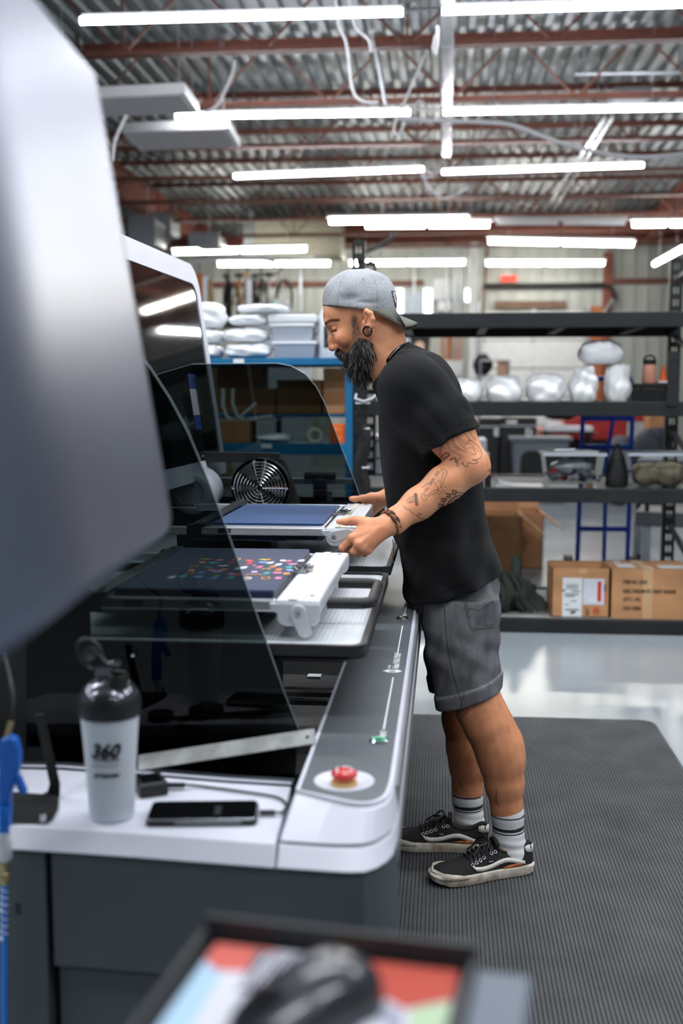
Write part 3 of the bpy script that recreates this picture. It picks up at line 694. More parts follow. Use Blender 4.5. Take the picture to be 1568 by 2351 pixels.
# ================================================================== sculpting with distance fields
def V(*a): return np.array(a, dtype=np.float32)
def ln(p): return np.sqrt((p*p).sum(-1))
class Field:
    def __init__(s, lo, hi, h):
        s.h = h; s.lo = np.array(lo, np.float32); s.n = np.ceil((np.array(hi)-np.array(lo))/h).astype(int)+1
        s.D = np.full(tuple(s.n), .06, np.float32)
    def add(s, fn, lo, hi, k=.01, op='u', pad=None):
        pad = (k+.012) if pad is None else pad
        a = np.clip(np.floor((np.array(lo)-pad-s.lo)/s.h).astype(int), 0, s.n); b = np.clip(np.ceil((np.array(hi)+pad-s.lo)/s.h).astype(int)+1, 0, s.n)
        if (b <= a).any(): return s
        ax = [s.lo[i]+s.h*np.arange(a[i], b[i], dtype=np.float32) for i in range(3)]
        p = np.stack(np.meshgrid(*ax, indexing='ij'), -1)
        d = fn(p).astype(np.float32); S = s.D[a[0]:b[0], a[1]:b[1], a[2]:b[2]]
        if op == 'u':
            if k > 0: hh = np.maximum(k-np.abs(S-d), 0)/k; S[...] = np.minimum(S, d)-hh*hh*k*.25
            else: S[...] = np.minimum(S, d)
        elif op == 's':
            hh = np.maximum(k-np.abs(S+d), 0)/max(k, 1e-6); S[...] = np.maximum(S, -d)+hh*hh*k*.25
        elif op == 'i': S[...] = np.maximum(S, d)
        elif op == 'd': S[...] = S+d
        return s
    def whole(s, fn, op): return s.add(fn, s.lo, s.lo+s.h*s.n, 0, op, pad=0)
    def cone(s, a, b, r0, r1, k=.012, op='u', sq=None):
        a = np.array(a, np.float32); b = np.array(b, np.float32); R = max(r0, r1)
        def fn(p):
            ab = b-a; t = np.clip(((p-a)@ab)/max(float(ab@ab), 1e-9), 0, 1)[..., None]
            q = p-(a+t*ab)
            if sq is not None: q = q/np.array(sq, np.float32)
            return ln(q)-(r0+(r1-r0)*t[..., 0])
        m = max(sq) if sq is not None else 1
        return s.add(fn, np.minimum(a, b)-R*m, np.maximum(a, b)+R*m, k, op)
    def chain(s, pts, k=.012):
        for (a, ra), (b, rb) in zip(pts, pts[1:]): s.cone(a, b, ra, rb, k)
        return s
    def ell(s, c, r, k=.012, op='u', rot=0.):
        c = np.array(c, np.float32); r = np.array(r, np.float32); ca, sa = math.cos(rot), math.sin(rot)
        def fn(p):
            q = p-c
            if rot: q = np.stack([q[..., 0]*ca+q[..., 2]*sa, q[..., 1], -q[..., 0]*sa+q[..., 2]*ca], -1)
            k0 = ln(q/r); k1 = ln(q/(r*r)); return k0*(k0-1)/np.maximum(k1, 1e-6)
        R = r.max(); return s.add(fn, c-R, c+R, k, op)
    def loft(s, rows, k=.012, ex=2.3, op='u'):      # rows: z, cx, cy, half x, half y
        rows = sorted(rows); A = np.array(rows, np.float32); z = A[:, 0]
        def fn(p):
            cx, cy, hx, hy = (np.interp(p[..., 2], z, A[:, i]) for i in (1, 2, 3, 4))
            q = (np.abs((p[..., 0]-cx)/hx)**ex+np.abs((p[..., 1]-cy)/hy)**ex)**(1/ex)
            d = (q-1)*np.minimum(hx, hy); return np.maximum(d, np.maximum(p[..., 2]-z[-1], z[0]-p[..., 2]))
        lo = (min(A[:, 1]-A[:, 3]), min(A[:, 2]-A[:, 4]), z[0]); hi = (max(A[:, 1]+A[:, 3]), max(A[:, 2]+A[:, 4]), z[-1])
        return s.add(fn, lo, hi, k, op)
    def mesh(s, smooth=1):
        D = s.D; n = D.shape; neg = D < 0
        c = np.zeros((n[0]-1, n[1]-1, n[2]-1), np.int8)
        for i in (0, 1):
            for j in (0, 1):
                for k in (0, 1): c += neg[i:n[0]-1+i, j:n[1]-1+j, k:n[2]-1+k]
        idx = np.argwhere((c > 0) & (c < 8)); m = len(idx)
        ID = np.full(c.shape, -1, np.int64); ID[idx[:, 0], idx[:, 1], idx[:, 2]] = np.arange(m)
        acc = np.zeros((m, 3)); cnt = np.zeros(m)
        for ax in range(3):
            o = [a for a in range(3) if a != ax]
            for u in (0, 1):
                for v in (0, 1):
                    st = np.zeros(3, int); st[o[0]] = u; st[o[1]] = v; a = idx+st; b = a.copy(); b[:, ax] += 1
                    da = D[a[:, 0], a[:, 1], a[:, 2]]; db = D[b[:, 0], b[:, 1], b[:, 2]]; x = (da < 0) != (db < 0)
                    t = np.where(x, da/np.where(x, da-db, 1), 0); pt = st[None].astype(float).repeat(m, 0); pt[:, ax] += t
                    acc[x] += pt[x]; cnt[x] += 1
        vts = (idx+acc/cnt[:, None])*s.h+s.lo
        F = []
        for ax in range(3):
            o = [(ax+1) % 3, (ax+2) % 3]; sl = [slice(None)]*3
            a = [slice(None)]*3; b = [slice(None)]*3; a[ax] = slice(0, -1); b[ax] = slice(1, None)
            x = neg[tuple(a)] != neg[tuple(b)]; e = np.argwhere(x)
            e = e[(e[:, o[0]] > 0) & (e[:, o[1]] > 0) & (e[:, o[0]] < n[o[0]]-1) & (e[:, o[1]] < n[o[1]]-1)]
            if not len(e): continue
            def cell(du, dv):
                q = e.copy(); q[:, o[0]] -= du; q[:, o[1]] -= dv; return ID[q[:, 0], q[:, 1], q[:, 2]]
            q = np.stack([cell(1, 1), cell(0, 1), cell(0, 0), cell(1, 0)], 1)
            fl = ~neg[e[:, 0], e[:, 1], e[:, 2]]; q[fl] = q[fl][:, ::-1]; F.append(q)
        F = np.concatenate(F); F = F[(F >= 0).all(1)]
        for _ in range(smooth):
            sm = np.zeros_like(vts); ct = np.zeros(m)
            for i in range(4):
                np.add.at(sm, F[:, i], vts[F[:, (i+1) % 4]]); np.add.at(ct, F[:, i], 1)
            ok = ct > 0; vts[ok] = vts[ok]*.5+.5*sm[ok]/ct[ok][:, None]
        return vts, F
def wave(p, *terms):          # sum of sines used for cloth folds and lumps
    out = 0
    for amp, fx, fy, fz, ph in terms: out = out+amp*np.sin(p[..., 0]*fx+p[..., 1]*fy+p[..., 2]*fz+ph)
    return out
def np_mesh(name, parts, m, parent, colour=None, smooth=True):
    vs_, fs_, off = [], [], 0
    for v, f in parts: vs_.append(v); fs_.append(f+off); off += len(v)
    v = np.concatenate(vs_); f = np.concatenate(fs_)
    c = np.array(org(parent)); me = bpy.data.meshes.new(name)
    me.vertices.add(len(v)); me.vertices.foreach_set('co', (v-c).astype(np.float32).ravel())
    me.loops.add(len(f)*4); me.loops.foreach_set('vertex_index', f.astype(np.int32).ravel())
    me.polygons.add(len(f)); me.polygons.foreach_set('loop_start', np.arange(0, len(f)*4, 4, dtype=np.int32))
    me.update(calc_edges=True); me.validate()
    if smooth: me.polygons.foreach_set('use_smooth', np.ones(len(me.polygons), bool))
    if colour is not None:
        col = colour(v); a = me.color_attributes.new('paint', 'FLOAT_COLOR', 'POINT')
        a.data.foreach_set('color', np.concatenate([col, np.ones((len(col), 1))], 1).astype(np.float32).ravel())
    return link_mesh(name, me, m, parent)
RT = np.array(RC.transposed()); EY = np.array(EYE)
def proj_np(v):
    c = (v-EY)@RT.T; return 784+FPX*c[:, 0]/-c[:, 2], 1175.5-FPX*c[:, 1]/-c[:, 2]
def seg_dist(x, y, pts):
    d = np.full(len(x), 1e9)
    for (x0, y0), (x1, y1) in zip(pts, pts[1:]):
        ex, ey = x1-x0, y1-y0; t = np.clip(((x-x0)*ex+(y-y0)*ey)/max(ex*ex+ey*ey, 1e-9), 0, 1)
        d = np.minimum(d, np.hypot(x-x0-t*ex, y-y0-t*ey))
    return d
def p2(px, py, Y): return np.array(P(px, py, Y))
# ================================================================== the man
M_skin = mat('skin', (226, 156, 116), .45, var=.05, vs_=30, bump=.06, bs=350, attr='paint', sss=.12)
M_shirt = mat('black_cotton', (17, 18, 20), .92, var=.08, vs_=25, bump=.35, bs=1400, sheen=.06, attr='paint', spec=.2)
M_denim = mat('grey_denim', (108, 108, 112), .92, var=.12, vs_=40, bump=.4, bs=1500, attr='paint', spec=.2, stretch=(1, 1, .5))
M_cap = mat('heather_grey_cap', (170, 173, 178), .9, var=.12, vs_=260, bump=.3, bs=1300, attr='paint', spec=.2)
M_sock = mat('white_rib_sock', (222, 223, 226), .9, var=.03, bump=.2, bs=700, attr='paint')
M_beard = mat('dark_beard', (34, 28, 26), .6, var=.2, vs_=90)
M_greyhair = mat('grey_beard_hair', (150, 146, 142), .5, var=0)
M_suede = mat('black_suede', (30, 29, 30), .85, var=.12, vs_=50, bump=.25, bs=900)
M_sole = mat('worn_white_rubber', (206, 196, 180), .6, var=.16, vs_=28, ramp=((150, 134, 112), (222, 216, 206)))
M_offw = mat('off_white_leather', (214, 210, 202), .6, var=.06, vs_=30)
M_leather = mat('brown_leather_cord', (84, 52, 36), .55, var=.15, vs_=60)
MX = 3.2
person = thing('person', 'bearded man in backwards grey cap, black shirt and rolled shorts leaning over the printer', 'person', (.1, MX, .012))
# ---------------- head and neck
hd_ = Field(p2(720, 905, 3.2)-V(0, .14, 0), p2(985, 610, 3.2)+V(0, .14, 0), .0017)
hd_.ell(p2(828, 697, MX), (.094, .076, .086), .02)
hd_.ell(p2(802, 756, MX), (.0475, .060, .070), .02)
hd_.ell(p2(774, 720, MX), (.0405, .058, .048), .02)
hd_.ell(p2(823, 812, MX), (.036, .050, .046), .02)
hd_.ell(p2(846, 780, MX), (.045, .062, .055), .02)
hd_.cone(p2(757, 741, MX-.030), p2(757, 741, MX+.030), .0125, .0125, .012)
for sg in (-1, 1):
    hd_.ell(p2(786, 777, MX+sg*.046), (.022, .017, .018), .016)
    hd_.ell(p2(757, 762, MX+sg*.033), (.014, .017, .010), .010, 's')
    hd_.ell(p2(772, 761, MX+sg*.032), (.0108, .0125, .0105), .004)
    hd_.cone(p2(760, 753, MX+sg*.024), p2(768, 755, MX+sg*.046), .0045, .004, .004)
    hd_.cone(p2(761, 766, MX+sg*.022), p2(768, 767, MX+sg*.042), .0030, .003, .005)
    hd_.ell(p2(769, 799, MX+sg*.0135), (.0095, .0065, .0075), .005)
    hd_.ell(p2(766, 806, MX+sg*.008), (.005, .0035, .004), .003, 's')
hd_.chain([(p2(762, 756, MX), .0085), (p2(762, 780, MX), .0095), (p2(763, 797, MX), .0120)], .010)
hd_.ell(p2(793, 816, MX), (.012, .022, .010), .008); hd_.ell(p2(795, 827, MX), (.010, .019, .008), .006)
hd_.chain([(p2(858, 762, MX), .060), (p2(884, 815, MX), .060), (p2(918, 875, MX), .072)], .03)
hd_.ell(p2(893, 770, MX), (.040, .052, .055), .03)
# ears: rim, hollow, stretched lobe
for sg in (-1, 1):
    y = MX+sg*.078
    hd_.chain([(p2(838, 722, y), .0065), (p2(841, 714, y+sg*.010), .0065), (p2(851, 719, y+sg*.017), .0065), (p2(856, 733, y+sg*.018), .0065), (p2(854, 748, y+sg*.014), .006), (p2(851, 757, y+sg*.009), .006)], .004)
    hd_.ell(p2(846, 738, y+sg*.004), (.012, .008, .022), .006)
    hd_.chain([(p2(843, 728, y+sg*.004), .003), (p2(849, 732, y+sg*.007), .003), (p2(847, 745, y+sg*.007), .003)], .003)
    hd_.ell(p2(841, 737, y+sg*.012), (.007, .008, .011), .004, 's')
    rc = p2(843.5, 760, y+sg*.004); hd_.chain([(rc+V(.0155*math.cos(t), sg*.002*math.cos(t), .0165*math.sin(t)), .0028) for t in [math.pi*2*k/14 for k in range(15)]], .003)
    hd_.ell(p2(835, 742, y+sg*.002), (.005, .005, .008), .006)
# ---------------- left arm, nearest to the camera
YA = 2.97
arm = Field(p2(740, 1300, 2.88)-V(0, .10, 0), p2(1150, 930, 2.99)+V(0, .12, 0), .0018)
arm.chain([(p2(975, 915, 3.02), .055), (p2(1036, 1000, YA+.01), .0605), (p2(1076, 1058, YA), .049)], .02)
arm.ell(p2(1092, 1071, YA), (.037, .036, .036), .022)
arm.chain([(p2(1074, 1075, YA), .047), (p2(1020, 1112, YA-.01), .0475), (p2(960, 1157, YA-.03), .0405), (p2(905, 1197, 2.905), .031), (p2(886, 1207, 2.89), .0285)], .02)
arm.ell(p2(1030, 1100, YA-.02), (.05, .035, .032), .02, rot=.6)
arm.ell(p2(1104, 1075, YA+.004), (.0215, .020, .022), .012)
W0 = p2(886, 1206, 2.89)
KN = [(808, 1236, 2.876), (823, 1250, 2.864), (834, 1259, 2.868), (845, 1264, 2.880)]
for (x, y, Y), r in zip(KN, (.0125, .0125, .012, .0105)): arm.cone(W0+(p2(x, y, Y)-W0)*.15, p2(x, y, Y), .019, r, .014)
arm.ell(p2(846, 1225, 2.885), (.034, .015, .026), .014, rot=.5)
def finger(F, pts, k=.003):
    F.chain([(p2(x, y, Y), r) for x, y, Y, r in pts], k)
    for x, y, Y, r in pts[1:-1]: F.ell(p2(x, y, Y), (r*1.08,)*3, .004)
finger(arm, [(808, 1236, 2.876, .0115), (786, 1259, 2.884, .0092), (791, 1269, 2.906, .0082), (803, 1265, 2.922, .0072)])
finger(arm, [(823, 1250, 2.864, .0112), (812, 1266, 2.872, .0092), (806, 1269, 2.898, .0082), (812, 1263, 2.922, .0072)])
finger(arm, [(834, 1259, 2.868, .0108), (824, 1270, 2.882, .0088), (818, 1270, 2.906, .0078), (822, 1263, 2.925, .0070)])
finger(arm, [(845, 1264, 2.880, .0095), (837, 1271, 2.895, .0078), (831, 1269, 2.912, .0070), (833, 1262, 2.925, .0062)])
for (x, y, Y) in KN: arm.ell(p2(x+1, y-2, Y-.004), (.009, .008, .009), .008)
for (x, y, Y) in KN[:3]: arm.cone(p2(872, 1212, 2.868), p2(x+4, y-3, Y-.008), .004, .0035, .008)
# thumb leaves the side of the palm near the wrist
arm.chain([(p2(868, 1203, 2.888), .017), (p2(838, 1200, 2.895), .0145), (p2(818, 1195, 2.900), .0112), (p2(795, 1198, 2.912), .0090), (p2(778, 1198, 2.917), .0080)], .008)
arm.cone(p2(838, 1205, 2.89), p2(818, 1232, 2.880), .012, .011, .012)
arm.ell(p2(811, 1196, 2.902), (.0115, .0105, .011), .006)
# ---------------- right arm, mostly behind the body
ra = Field(p2(780, 1230, 3.5)-V(0, .08, 0), p2(1090, 1060, 3.5)+V(0, .22, 0), .0022)
ra.chain([(p2(1060, 1085, 3.46), .045), (p2(985, 1112, 3.52), .042), (p2(915, 1136, 3.585), .030), (p2(890, 1141, 3.59), .028)], .02)
W1 = p2(890, 1141, 3.592)
KR = [(846, 1152, 3.578), (842, 1160, 3.600), (846, 1170, 3.610), (853, 1179, 3.612)]
for (x, y, Y), r in zip(KR, (.0125, .0125, .012, .0105)): ra.cone(W1, p2(x, y, Y), .018, r, .014)
finger(ra, [(846, 1152, 3.578, .011), (826, 1168, 3.585, .009), (820, 1184, 3.578, .008), (826, 1192, 3.560, .007)])
finger(ra, [(842, 1160, 3.600, .011), (828, 1180, 3.596, .009), (828, 1194, 3.580, .008), (834, 1196, 3.562, .007)])
finger(ra, [(846, 1170, 3.610, .0105), (838, 1188, 3.600, .0085), (838, 1198, 3.584, .0075), (843, 1198, 3.566, .0068)])
finger(ra, [(853, 1179, 3.612, .009), (848, 1194, 3.602, .0078), (848, 1201, 3.588, .007), (851, 1200, 3.572, .0062)])
ra.chain([(p2(876, 1140, 3.585), .016), (p2(852, 1141, 3.572), .0130), (p2(832, 1144, 3.560), .0100), (p2(815, 1146, 3.552), .0088), (p2(806, 1145, 3.549), .0078)], .008)
ra.cone(p2(852, 1145, 3.575), p2(846, 1156, 3.580), .012, .011, .012)
# ---------------- legs
YL, YR = 3.06, 3.30
lg = Field(p2(985, 2040, 3.06)-V(0, .12, 0), p2(1235, 1520, 3.3)+V(0, .12, 0), .003)
lg.chain([(p2(1058, 1470, YL+.01), .072), (p2(1082, 1565, YL+.005), .060), (p2(1104, 1622, YL), .0615), (p2(1120, 1662, YL), .066), (p2(1142, 1712, YL), .0635), (p2(1151, 1745, YL), .061), (p2(1158, 1800, YL), .052), (p2(1163, 1855, YL), .042), (p2(1167, 1925, YL), .037)], .02)
lg.ell(p2(1160, 1725, YL), (.045, .05, .08), .03); lg.ell(p2(1082, 1625, YL), (.040, .045, .045), .03)
lg.cone(p2(1167, 1940, YL), p2(1090, 2030, YL-.05), .04, .03, .02)
lg.chain([(p2(1050, 1480, YR), .070), (p2(1060, 1580, YR), .062), (p2(1064, 1650, YR), .062), (p2(1073, 1720, YR), .060), (p2(1075, 1760, YR), .054), (p2(1073, 1810, YR), .043), (p2(1078, 1890, YR), .038)], .02)
lg.ell(p2(1082, 1715, YR), (.045, .05, .08), .03)
lg.cone(p2(1080, 1900, YR), p2(1010, 1950, YR), .04, .03, .02)
# ---------------- trunk (under the clothes)
tk = Field((-.32, 2.9, .55), (.42, 3.55, 1.52), .009)
tk.chain([(p2(958, 915, MX), .085), (p2(980, 1000, MX), .09), (p2(1005, 1180, MX), .085), (p2(1045, 1340, MX), .09)], .04)
for sg, yy in ((-1, 3.02), (1, 3.39)):
    tk.cone(p2(955, 910, MX), p2(975, 915, yy), .07, .052, .03); tk.cone(p2(1045, 1350, MX), p2(1058, 1470, YL+.01 if sg < 0 else YR), .08, .068, .03)
tk.cone(p2(985, 915, 3.40), p2(1060, 1085, 3.46), .055, .045, .03)
tk.cone(p2(905, 850, MX), p2(945, 910, MX), .05, .07, .03)

# ---------------- painted skin: tattoos, brows, hair, nails
cx3 = lambda pts: [(930+x/6.272, 960+y/6.272) for x, y in pts]
cx2 = lambda pts: [(740+x/7.127, 1100+y/7.127) for x, y in pts]
TAT = []   # (points, width px, darkness)
for pts, w_, k in [([(680,260),(720,380),(790,440),(870,490)], 1.6, .55), ([(740,210),(760,300),(830,400),(890,460)], 1.6, .5), ([(600,330),(640,440),(740,510),(830,560)], 4, .3), ([(640,250),(690,380),(780,460)], 5, .25),
    ([(790,260),(830,215),(890,250),(930,310),(960,330)], 1.6, .6), ([(800,300),(850,350),(880,380)], 6, .22), ([(900,350),(940,320),(1000,360),(1060,420),(1105,500),(1090,570),(1010,600),(970,600)], 1.8, .65), ([(930,430),(970,425),(1000,470),(1020,520),(960,520)], 1.8, .6),
    ([(900,360),(960,380),(1020,440),(1080,500)], 3.5, .35), ([(930,190),(960,250),(1010,310)], 2, .5), ([(970,600),(1040,620),(1020,655),(940,650),(905,640),(900,690),(860,700),(830,640),(815,670)], 1.8, .7), ([(530,565),(555,520),(630,500)], 3, .8), ([(560,590),(600,560),(640,530)], 4, .8), ([(650,600),(720,575),(730,630)], 4, .75), ([(740,660),(770,590),(800,575)], 2.5, .7), ([(735,670),(770,660),(775,690),(740,690),(735,670)], 1.4, .7), ([(480,340),(520,420),(500,500),(520,560)], 5, .5), ([(500,330),(560,330),(610,360)], 3, .5), ([(400,420),(470,440),(540,400)], 6, .45),
    ([(515,760),(530,730),(565,735),(605,790),(560,890),(535,960),(510,940)], 1.3, .7), ([(540,770),(550,800),(525,880),(515,930)], 1.2, .6), ([(235,1120),(265,1080),(315,1110),(440,1030),(465,1060),(330,1130),(295,1185),(255,1170),(235,1120)], 1.3, .7), ([(270,1110),(290,1140)], 2, .5), ([(490,895),(478,930)], 1.2, .7), ([(560,985),(590,990)], 1.2, .7), ([(545,1040),(580,1070)], 1.2, .7), ([(510,1060),(525,1090)], 1.2, .7), ([(430,930),(445,960)], 1.2, .7), ([(485,1080),(495,1105)], 1.2, .7), ([(510,980),(525,1000)], 2.4, .7), ([(470,990),(480,1040)], 2, .7),
    ([(690,1040),(740,1055),(720,1100),(680,1085),(690,1040)], 3.2, .92), ([(600,1090),(655,1100),(640,1140),(600,1130)], 3.4, .92), ([(525,1160),(590,1165),(560,1205),(525,1195)], 3.4, .92), ([(485,1240),(555,1245),(530,1285),(490,1275)], 3.2, .92), ([(480,1330),(520,1310),(545,1320)], 3, .9), ([(740,1075),(800,1075),(850,1090),(890,1120)], 2.2, .85), ([(600,1300),(625,1220),(690,1150),(780,1115),(850,1125)], 3, .9), ([(640,1280),(670,1210),(720,1170),(800,1150)], 1.4, .8), ([(700,1190),(745,1180)], 1.6, .8), ([(740,1160),(715,1205)], 1.6, .8), ([(780,1170),(810,1150)], 1.6, .8),
    ([(150,1100),(160,1170),(168,1240)], 7.5, .8), ([(20,1190),(60,1150),(140,1120)], 1.1, .7), ([(30,1210),(90,1190),(145,1160)], 1.1, .7), ([(40,1220),(100,1215),(150,1200)], 1.1, .7), ([(60,1150),(80,1190),(70,1220)], 1.1, .7), ([(100,1130),(115,1180),(105,1215)], 1.1, .7), ([(-20,1270),(20,1310),(60,1320),(110,1370),(150,1395),(190,1410),(235,1390),(225,1375),(180,1375),(190,1430),(250,1445),(280,1465),(320,1450)], 1.2, .8), ([(240,1000),(330,940)], 2, .6), ([(1195,770),(1220,740)], 3, .7)]: TAT.append((cx3(pts), w_, k))
# small lettering along the bone: one stroke list per letter, laid along a line
def tattoo_text(s, o, u, v, h):
    G = {'O': [[(0,0),(0,1),(.6,1),(.6,0),(0,0)]], 'N': [[(0,0),(0,1),(.6,0),(.6,1)]], 'E': [[(.6,1),(0,1),(0,0),(.6,0)], [(0,.5),(.5,.5)]], 'M': [[(0,0),(0,1),(.35,.4),(.7,1),(.7,0)]], 'R': [[(0,0),(0,1),(.6,1),(.6,.5),(0,.5),(.6,0)]], 'T': [[(0,1),(.6,1)], [(.3,1),(.3,0)]], 'Y': [[(0,1),(.3,.5),(.6,1)], [(.3,.5),(.3,0)]]}
    x = 0
    for ch in s:
        for st in G.get(ch, []): TAT.append(([(o[0]+(x+a)*h*u[0]+b*h*v[0], o[1]+(x+a)*h*u[1]+b*h*v[1]) for a, b in st], .8, .75))
        x += .95
tattoo_text('ONE MORE TRY', cx3([(470, 755)])[0], (-.56, .83), (.83, .56), 5.2)
for pts, w_, k in [([(440,1095),(430,1135),(400,1150)], 2, .75), ([(365,1150),(380,1190),(430,1170)], 1.6, .7), ([(430,715),(460,700),(480,690)], 1.8, .45)]: TAT.append((cx2(pts), w_, k))
def smooth_line(p):
    if len(p) < 3: return p
    out = []
    for i in range(len(p)-1):
        a, b, c, d = p[max(i-1, 0)], p[i], p[i+1], p[min(i+2, len(p)-1)]
        for k in range(5):
            s = k/5; out.append(tuple(.5*((2*b[j])+(c[j]-a[j])*s+(2*a[j]-5*b[j]+4*c[j]-d[j])*s*s+(3*b[j]-a[j]-3*c[j]+d[j])*s**3) for j in (0, 1)))
    return out+[p[-1]]
TAT = [(p if (w_ == .8 or 3.1 < w_ < 3.5) else smooth_line(p), w_, k) for p, w_, k in TAT]
def paint_skin(v):
    x, y = proj_np(v); c = np.ones((len(v), 3))
    near = (v[:, 1] < 3.04) & (y > 950) & (y < 1320)
    for pts, w_, k in TAT:
        d = seg_dist(x[near], y[near], pts); a = np.clip((w_/2+.9-d)/1.2, 0, 1)*k
        c[near] = c[near]*(1-a[:, None])+a[:, None]*np.array([.10, .13, .15])*.9
    hand = (y > 1180) & (y < 1300) & (x < 890); c[hand] *= [1.08, 1.03, 1.06]
    def nail(cx_, cy, rx, ry, Y0, Y1):
        q = (((x-cx_)/rx)**2+((y-cy)/ry)**2 < 1) & (v[:, 1] > Y0) & (v[:, 1] < Y1); c[q] *= [1.12, 1.16, 1.22]
    nail(774, 1202, 6, 4, 2.85, 2.95); nail(806, 1142, 7, 3.5, 3.5, 3.6)
    head = (y < 905) & (v[:, 1] > 3.04)
    xh, yh = x, y; lat = np.abs(v[:, 1]-MX)
    def soft(pts, w_, k, col, lo=0., hi=1., sf=1.5):
        q = head & (lat >= lo) & (lat <= hi); d = seg_dist(x[q], y[q], pts); a = np.clip((w_/2+sf-d)/(2*sf), 0, 1)*k
        c[q] = c[q]*(1-a[:, None])+a[:, None]*np.array(col)
    soft([(746, 746), (751, 740), (760, 736), (777, 735)], 6.5, .92, (.08, .06, .05), .012)
    soft([(760, 763), (766, 761), (772, 757)], 4.2, 1, (.04, .03, .03), .012); soft([(757, 755), (764, 753), (774, 752)], 1.5, .5, (.25, .15, .12), .012)
    soft([(764, 806), (769, 805)], 2, .8, (.16, .07, .05), .0, .016); soft([(790, 823), (797, 824)], 4, .6, (.5, .22, .2))
    soft([(812, 722), (815, 740), (822, 762)], 8, .5, (.22, .16, .14), .04, 1, 9)            # sideburn stubble
    soft([(870, 735), (895, 760), (915, 775)], 14, .42, (.30, .22, .19), .0, 1, 12)              # close-cropped nape
    soft([(800, 800), (826, 815), (846, 800)], 20, .6, (.18, .14, .12), .02, 1, 8); soft([(776, 812), (792, 812)], 8, .8, (.12, .09, .08))
    soft([(838, 736), (841, 742)], 3, .6, (.35, .16, .12), .07)
    ck = head & (np.hypot((x-785)/20, (y-775)/16) < 1) & (lat > .03); c[ck] *= [1.05, .95, .93]
    ns = head & (np.hypot((x-758)/9, (y-797)/8) < 1); c[ns] *= [1.06, .93, .92]
    legs = y > 1520
    n_ = wave(v, (.5, 220, 90, 60, 0), (.5, -140, 310, 90, 1), (.4, 60, -420, 160, 2))
    c[legs] *= (.86+.05*n_[legs])[:, None]*np.array([1, .95, .9])
    for pts, w_ in (([(1057, 1795), (1060, 1808)], 3), ([(1140, 1815), (1138, 1840), (1146, 1850)], 3), ([(1103, 1770), (1104, 1795)], 1.5)):
        d = seg_dist(x[legs], y[legs], pts); a = np.clip((w_/2+1-d)/1.5, 0, 1)*.6; c[legs] = c[legs]*(1-a[:, None])+a[:, None]*.08
    return np.clip(c, 0, 1.4)
np_mesh('body', [hd_.mesh(2), arm.mesh(2), ra.mesh(2), lg.mesh(2), tk.mesh(1)], M_skin, person, paint_skin)
del hd_, arm, ra, lg, tk
# ---------------- t-shirt
sh = Field(p2(845, 1430, 3.2)-V(.02, .36, 0), p2(1195, 770, 3.2)+V(.02, .40, .02), .0042)
rows = []
for y, f, b_, hw in [(822, 893, 985, .09), (845, 882, 1015, .13), (880, 871, 1046, .175), (925, 868, 1068, .195), (1000, 872, 1092, .19), (1090, 879, 1112, .182), (1170, 889, 1108, .178), (1225, 905, 1122, .180), (1262, 919, 1137, .200), (1340, 924, 1162, .228), (1425, 944, 1184, .238)]:
    a, c = P(f, y, MX), P(b_, y, MX); rows.append(((a.z+c.z)/2, (a.x+c.x)/2, MX, (c.x-a.x)/2, hw))
sh.loft(rows, .02)
for yy in (3.025, 3.375): sh.cone(p2(915, 850, MX), p2(955, 890, yy), .062, .080, .05)
sh.cone(p2(893, 835, MX), p2(955, 885, MX), .068, .11, .04)
def grid_of(F): return np.stack(np.meshgrid(*[F.lo[i]+F.h*np.arange(F.n[i], dtype=np.float32) for i in range(3)], indexing='ij'), -1)
G = grid_of(sh)
sl_ = Field(sh.lo, sh.lo+sh.h*(sh.n-1), sh.h); sl_.n = sh.n; sl_.D = np.full(tuple(sh.n), .06, np.float32)
sl_.chain([(p2(945, 892, 3.045), .082), (p2(1008, 964, 3.0), .083), (p2(1062, 1048, 2.965), .080)], .02)
sr_ = Field(sh.lo, sh.lo+sh.h*(sh.n-1), sh.h); sr_.n = sh.n; sr_.D = np.full(tuple(sh.n), .06, np.float32)
sr_.chain([(p2(945, 890, 3.37), .082), (p2(1010, 1000, 3.43), .079), (p2(1045, 1060, 3.45), .076)], .02)
# folds
ELB = p2(1000, 985, 3.0)
def folds(p):
    d = wave(p, (.0022, 30, 22, 14, 0), (.0016, -26, 34, 24, 1.3))
    low = np.clip((1.14-p[..., 2])/.2, 0, 1)
    d = d+low*(.0045*np.sin(52*p[..., 0]+34*p[..., 2]+5*np.sin(9*p[..., 2])+6*p[..., 1])+.002*np.sin(80*p[..., 0]-30*p[..., 2]+14*p[..., 1]))
    q = p-ELB; r = ln(q); sl = np.exp(-(r/.12)**2)
    d = d+sl*.0035*np.sin(80*q[..., 2]+30*q[..., 0]+3*np.sin(20*q[..., 0]))
    bk = np.clip((p[..., 2]-1.22)/.1, 0, 1)*np.clip((p[..., 0]-.0)/.06, 0, 1)
    d = d+bk*.003*np.sin(110*(p[..., 0]*.7+p[..., 2]*.75)+20*p[..., 1])
    return d
FD = folds(G)
def half(a, b, c):       # plane through three points
    a, b, c = (np.array(q) for q in (a, b, c)); n = np.cross(b-a, c-a); n /= np.linalg.norm(n); return a, n
a, n = half(p2(962, 1392, 3.02), p2(1162, 1326, 3.05), p2(962, 1392, 3.02)+V(0, .4, .012)); n = n if n[2] < 0 else -n
sa, sn = half(p2(960, 1046, 2.97), p2(1086, 984, 2.97), p2(960, 1046, 2.97)+V(0, .2, -.01)); sn = sn if sn[2] < 0 else -sn
ra_, rn = half(p2(1000, 1040, 3.43), p2(1086, 990, 3.43), p2(1000, 1040, 3.43)+V(0, .2, 0)); rn = rn if rn[2] < 0 else -rn
